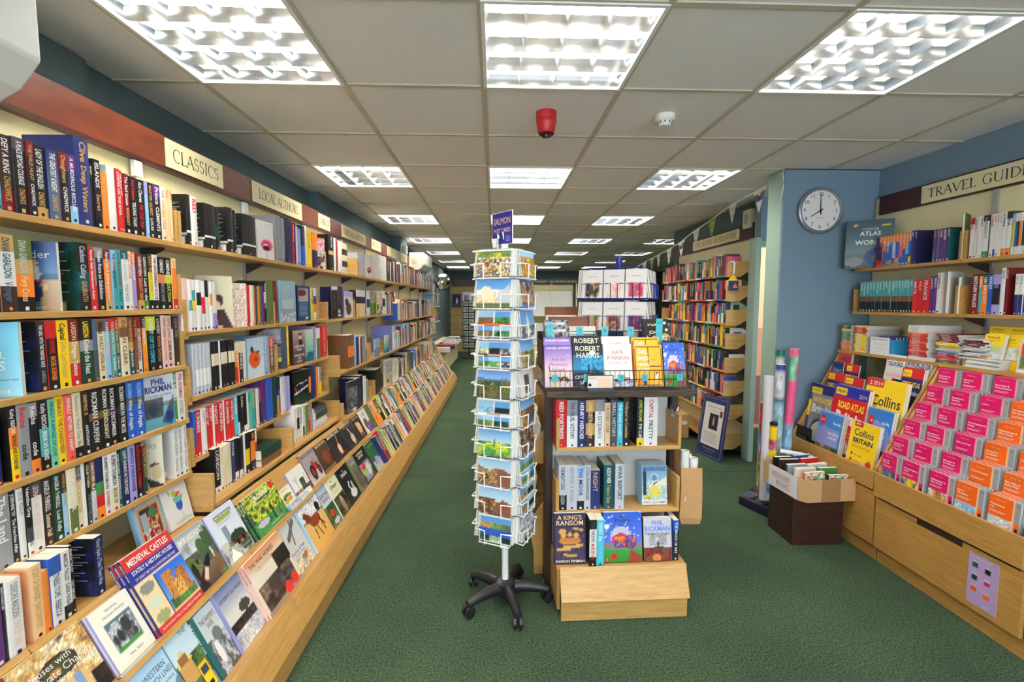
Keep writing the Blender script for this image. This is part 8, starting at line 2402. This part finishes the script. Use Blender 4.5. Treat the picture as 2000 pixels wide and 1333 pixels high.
# ------------------------------------------------------------------ on and beside the island, behind the wire rack
bs = thing('card_spinner', 'blue wire greetings card spinner standing on the island', 'spinner', (.80, 3.02, 1.058))
m = MB(); m.tube([(0, 0, 0), (0, 0, .70)], .014, 12); m.lathe([(.02, .66), (.022, .67), (.022, .70), (.01, .705)], 16); m.lathe([(.10, 0), (.10, .012), (.03, .02)], 20); m.build('pole', M['bluewire'], bs)
m = MB()
BF = {0: R(-24), 1: R(66), 3: R(-114), 2: R(156)}
for z0 in (.24, .435):
    for a in BF.values():
        T = Matrix.Rotation(a, 4, 'Z')
        H_ = .172
        m.tube([T @ Vector(p) for p in ((-H_ * 1.3, -H_, z0), (H_ * 1.3, -H_, z0))], .003, 5)
        m.tube([T @ Vector(p) for p in ((-H_, -H_ + .03, z0 + .19), (H_, -H_ + .03, z0 + .19))], .003, 5)
        m.tube([T @ Vector((0, 0, z0)), T @ Vector((0, -H_, z0))], .003, 5)
        for x in (-.16, -.03, .10):
            m.tube([T @ Vector(p) for p in ((x - .03, -H_, z0 + .085), (x - .015, -H_ - .055, z0 + .09), (x + .02, -H_ - .06, z0 + .09), (x + .02, -H_ - .06, z0), (x + .02, -H_, z0))], .0028, 5)
            m.tube([T @ Vector(p) for p in ((x + .10, -H_, z0 + .085), (x + .088, -H_ - .055, z0 + .09), (x + .06, -H_ - .06, z0 + .09), (x + .06, -H_ - .06, z0), (x + .06, -H_, z0))], .0028, 5)
m.build('frame', M['bluewire'], bs)
gset = [['N', 'n', 'd', 'x'], ['n', 'R', 'd', 'A'], ['c', 'P', 'R', 'd'], ['n', 'd', 'c'], ['x', 'k', 'd'], ['e', 'c', 'p'], ['w', 'r', 'l'], ['o', 'n', 'w']]
for ti_, z0 in enumerate((.24, .435)):
    for f in (0, 1, 3):
        for ci in (0, 1, 2):
            for q in range(3):
                gi = (ti_ * 4 + f * 3 + ci) % 8
                lay = [('f', (216, 212, 208)), ('n', .16, .06, .84, .52, gset[gi], 5)] if q == 0 else [('f', (214, 212, 210))]
                lab = '%s greetings card in %s pocket of the %s tier, blue spinner %s' % ('front' if q == 0 else ordinal(q) + ' hidden', ('near', 'middle', 'far')[ci], ('lower', 'upper')[ti_], {0: 'front', 1: 'doorway side', 3: 'fascia side'}[f])
                o = sheet('greetings_card', short(lab), 'card', .122, .172, .008, lay, [('WITH LOVE', .5, .74, .04, 'R', .5, 'c')] if q == 0 else [], nu=10, nv=14, seed=gi)
                o.matrix_world = Matrix.Translation((.80, 3.02, 1.058 + z0 + .004)) @ Matrix.Rotation(BF[f], 4, 'Z') @ Matrix.Translation((-.185 + .130 * ci, -.172 - .05 + .011 * q, 0)) @ Matrix.Rotation(R(-6 + (ci - 1) * 2), 4, 'X')
br_ = thing('print_browser', 'wooden browser of mounted prints on the island behind the spinner', 'browser', (.46, 2.92, 1.058))
m = MB()
for q in ((-.17, .17, -.25, -.24, 0, .16), (-.17, .17, .24, .25, 0, .22), (-.17, -.16, -.24, .24, 0, .17), (.16, .17, -.24, .24, 0, .17), (-.17, .17, -.25, .25, 0, .012)):
    m.box(*q)
m.build('bin', M['crate'], br_)
for k in range(9):
    lay = [[('f', (196, 214, 190)), ('r', .7, 0, 1, 1, (90, 130, 130))], [('f', 'w'), ('r', .2, .2, .8, .8, 'c')], [('f', 'n')], [('f', (120, 70, 40)), ('r', .1, .1, .9, .9, (140, 84, 50))], [('f', 'c'), ('r', .3, .3, .8, .8, 'd')]][k % 5]
    o = sheet('mounted_print', '%s mounted print from the front of the wooden browser' % ordinal(k + 1), 'print', .27, (.22, .25, .23, .28, .26)[k % 5] + .012 * k, .006, lay, nu=8, nv=8)
    o.location = (.33 + .004 * (k % 3), 2.71 + .045 * k, 1.0705); o.rotation_euler = (R(-9), 0, R((k % 3 - 1) * 2))
for k, (x, y, z, w, h, c) in enumerate(((.222, 2.50, .6415, .12, .17, 'w'), (.225, 2.64, .6415, .12, .17, 'r'), (.228, 2.78, .6415, .12, .20, 'g'), (.230, 2.93, .6415, .12, .18, 'y'), (.232, 3.08, .6415, .13, .19, 'l'), (.20, 2.52, .3115, .14, .21, 'w'), (.20, 2.70, .3115, .14, .22, 'G'), (.20, 2.88, .3115, .14, .22, 's'), (.21, 3.05, .3115, .14, .2, 'P'))):
    o = sheet('greetings_card', '%s card leaning on the %s side ledge of the island, %s from its end' % (CN[c], 'upper' if z > .5 else 'lower', ordinal(k % 5 + 1)), 'card', w, h, .012, [('f', 'w'), ('n', .1, .1, .9, .7, [c, 'w', 'c'], 4)], nu=8, nv=10, seed=k)
    o.location = (x, y + w, z); o.rotation_euler = (R(-6), 0, -PI / 2)
for k in range(9):
    c = 'rykobwGlc'[k]
    o = book('picture_book', '%s picture book standing along the island side, %s from its end' % (CN[c], ordinal(k + 1)), 'book', .014, .10, .20 + .02 * (k % 3), c, '', simple=True)
    o.location = (.228, 2.49 + .03 * k + .9 * 0, .842 - .2 + .0) if False else (.245, 3.24 + .022 * k, .6415); o.rotation_euler = (0, 0, R(-90) + PI)
tc_ = thing('tray', 'brown tray of small prints on the island beside the wooden browser', 'tray', (.78, 2.66, 1.058))
m = MB(); m.box(-.11, .11, -.09, .09, 0, .01); m.box(-.11, .11, -.09, -.08, .01, .09); m.box(-.11, .11, .08, .09, .01, .12); m.box(-.11, -.10, -.08, .08, .01, .1); m.box(.10, .11, -.08, .08, .01, .1); m.build('tray', M['crate'], tc_)
for k in range(4):
    o = sheet('mounted_print', '%s small print in the brown tray' % ordinal(k + 1), 'print', .15, .15, .006, [('f', (228, 222, 206)), ('r', .2, .2, .8, .8, 'cdsn'[k])], nu=6, nv=6)
    o.location = (.70, 2.61 + .03 * k, 1.0685); o.rotation_euler = (R(-8), 0, 0)

# ------------------------------------------------------------------ far end of the shop
t = thing('board_rack', 'tall rack of white mounting boards under a green sign at the far end', 'rack', (1.22, 10.0, 0))
m = MB()
for x in (-.53, .0, .53):
    m.box(x - .012, x + .012, 0, .03, 0, 1.9)
m.box(-.53, .53, .45, .47, .0, 1.86); m.box(-.53, .53, .0, .46, .56, .58); m.box(-.53, .53, .0, .46, 1.18, 1.20)
m.build('frame', M['cream'], t)
m = MB(); m.box(-.56, .56, -.02, .0, 1.868, 1.965); m.build('sign_board', plain('dark_green_sign', (22, 66, 50), .4), t)
m = MB(); m.mats.append(M['matt']); text(m, 'PRINTING BOARDS', (-.52, -.0206, 1.895), (1, 0, 0), (0, 0, 1), .038, 'e', fit=.42); text(m, 'daler MOUNTING BOARDS', (-.05, -.0206, 1.895), (1, 0, 0), (0, 0, 1), .038, 'e', fit=.58); m.build('lettering', None, t, merge=False)
for k in range(7):
    o = sheet('mounting_board', '%s-toned mounting board, %s across the far board rack' % (('white', 'grey', 'cream')[k % 3], ordinal(k + 1)), 'board', .34, .52 - .03 * (k % 3), .006, [('f', ((226, 228, 226), (196, 200, 204), (228, 220, 196))[k % 3])], nu=1, nv=1)
    o.location = (.72 + .10 * k, 10.06 + .03 * (k % 3), 1.2005); o.rotation_euler = (R(-8), 0, R(4 * ((k % 3) - 1)))
for k in range(6):
    o = sheet('mounting_board', '%s-toned board, %s across the lower part of the far board rack' % (('white', 'pale', 'cream')[k % 3], ordinal(k + 1)), 'board', .36, .46, .006, [('f', ((222, 224, 222), (206, 206, 204), (226, 220, 200))[k % 3])], nu=1, nv=1)
    o.location = (.72 + .11 * k, 10.05 + .03 * (k % 3), .5805); o.rotation_euler = (R(-9), 0, 0)
t = thing('fascia_board', 'dark fascia board across the far end wall', 'fascia', (-.5, YB - .04, 1.96))
m = MB(); m.box(-.75, 3.2, -.02, 0, 0, .16); m.build('board', M['mahogany_dark'], t)
o = thing('section_sign', 'far cream sign reading STATIONERY GREETINGS CARDS', 'sign', (-.28, YB - .062, 1.985))
m = MB(); m.box(0, .95, -.006, 0, 0, .11); m.build('plate', plain('old_cream', (206, 196, 150), .6), o)
m = MB(); m.mats.append(M['matt']); text(m, 'STATIONERY & GREETINGS CARDS', (.06, -.0066, .03), (1, 0, 0), (0, 0, 1), .05, 'x', fit=.83); m.build('lettering', None, o, merge=False)
t = thing('cabinet', 'low cream cabinet along the wall beyond the sloped display', 'cabinet', Lp(-.55, 10.5, 0))
m = MB(); m.prism([(-.78, 0), (-.385, 0), (-.385, .56), (-.78, .56)], lambda u, v, a: Lp(u, a, v) - t.location, 8.47, 12.6); m.build('body', M['cream'], t, bevel=.003)
for ya in (8.47, 10.5):
    m = MB(); m.prism([(-.385, .03), (-.376, .03), (-.376, .55), (-.385, .55)], lambda u, v, a: Lp(u, a, v) - t.location, ya + .02, ya + 1.98); m.build('door', M['cream'], t)
for k in range(14):
    c = 'wkRrsBcwlAnwGr'[k]
    m = MB(); m.mats.append(M['print']); hh = random.uniform(.02, .09); m.box(0, random.uniform(.2, .3), -.28, 0, 0, hh, c)
    o = m.build('magazine', merge=False); o.location = Lp(-.42 - .1 * (k % 2), 8.6 + .28 * k, .5605); o.rotation_euler = (0, 0, ROTL + random.uniform(-.06, .06))
    tag(o, '%s pile of papers on the low cream cabinet, %s along it' % (CN[c], ordinal(k + 1)), 'magazines')
t = thing('wall_shelving', 'three white metal shelves beyond the oak bookcases near the convex mirror', 'shelving', Lp(-.5, 8.95, 1.2))
for z in (1.115, 1.40, 1.64):
    m = MB(); m.prism([(-.79, z - .015), (-.42, z - .015), (-.42, z), (-.79, z)], lambda u, v, a: Lp(u, a, v) - t.location, 8.5, 9.5); m.build('shelf', M['whiteplastic'], t)
for z, sd in ((1.1152, 11), (1.4002, 12), (1.6402, 13)):
    rs = random.Random(sd)
    y = 8.55
    while y < 9.4:
        tt = rs.uniform(.03, .06)
        book('far_book', '', '', tt, .16, rs.uniform(.16, .24), rs.choice(MIX), '', simple=True, far=Matrix.Translation(Lp(-.43, y, z)) @ Matrix.Rotation(ROTL, 4, 'Z'))
        y += tt
t = thing('convex_mirror', 'round convex security mirror on the far wall', 'mirror', Lp(-.30, 9.0, 1.86))
t.rotation_euler = (R(90), 0, R(12))
m = MB(); m.lathe([(.155, -.02), (.16, 0), (.15, .006)], 32); m.build('rim', M['blackplastic'], t, smooth=True)
m = MB(); m.lathe([(.152 * math.sin(R(58) * i / 8) / math.sin(R(58)) if i else .0001, .075 - .075 * (1 - math.cos(R(58) * i / 8)) / (1 - math.cos(R(58)))) for i in range(9)][::-1], 32); m.build('glass', M['mirror'], t, smooth=True)
m = MB(); m.tube([(0, 0, -.02), (-.1, 0, -.1), (-.36, 0, -.12)], .012, 8); m.build('arm', M['blackplastic'], t)
o = sheet('framed_picture', 'blue framed picture with a white shape on the far block wall', 'picture', .26, .36, .02, [('f', (40, 56, 120)), ('r', .12, .12, .88, .88, (30, 34, 60)), ('t', [(.4, .2), (.5, .75), (.7, .3)], 'w'), ('r', .2, .12, .8, .2, 'q')], nu=10, nv=12, edge='B'); o.location = (-1.24, YB - .075, 1.36)
o = sheet('wall_calendar', 'white sheet with two dark prints hanging on the far block wall', 'poster', .46, .36, .01, [('f', (224, 222, 222)), ('r', .12, .3, .42, .78, 'A'), ('r', .58, .3, .88, .78, 'A'), ('r', .18, .38, .36, .7, 'a'), ('r', .64, .38, .82, .7, 'a')], nu=14, nv=10); o.location = (-.93, YB - .065, 1.42)
t = thing('card_spinner', 'dark spinner of small cards in front of the far block wall', 'spinner', (-.66, 12.4, 0))
m = MB(); m.tube([(0, 0, 0), (0, 0, 1.5)], .02, 10); m.lathe([(.2, 0), (.2, .03), (.05, .05)], 20); m.box(-.16, .16, -.10, -.09, .25, 1.52); m.build('stand', M['blackplastic'], t)
for i in range(8):
    for j in range(2):
        o = sheet('greetings_card', 'small card in the far dark spinner, %s row down, %s column' % (ordinal(8 - i), ('first', 'second')[j]), 'card', .125, .115, .01, [('f', 's'), ('n', .15, .2, .85, .8, ['a', 'A', 'x', 'c'][(i + j) % 2:], 4)], nu=6, nv=6, seed=i * 2 + j)
        o.location = (-.80 + .15 * j, 12.28, .30 + .155 * i)
t = thing('cardboard_tube_bin', 'pale column-like tube bin with red lettering beyond the blue card spinner', 'bin', (1.85, 6.3, 0))
m = MB(); m.lathe([(.10, 0), (.10, 1.75), (.095, 1.76)], 28); m.build('drum', plain('pale_grey_card', (188, 186, 180), .5), t, smooth=True)
m = MB(); m.mats.append(M['matt']); text(m, 'SALE', (-.04, -.1012, 1.60), (0, 0, -1), (1, 0, 0), .07, 'r'); m.build('lettering', None, t, merge=False)

# everything on the shelves too far off to count
fb = FAR.build('distant_books', M['print'], merge=False)
fb['kind'] = 'stuff'
tag(fb, 'far books packed along the shelves towards the convex mirror', 'books')
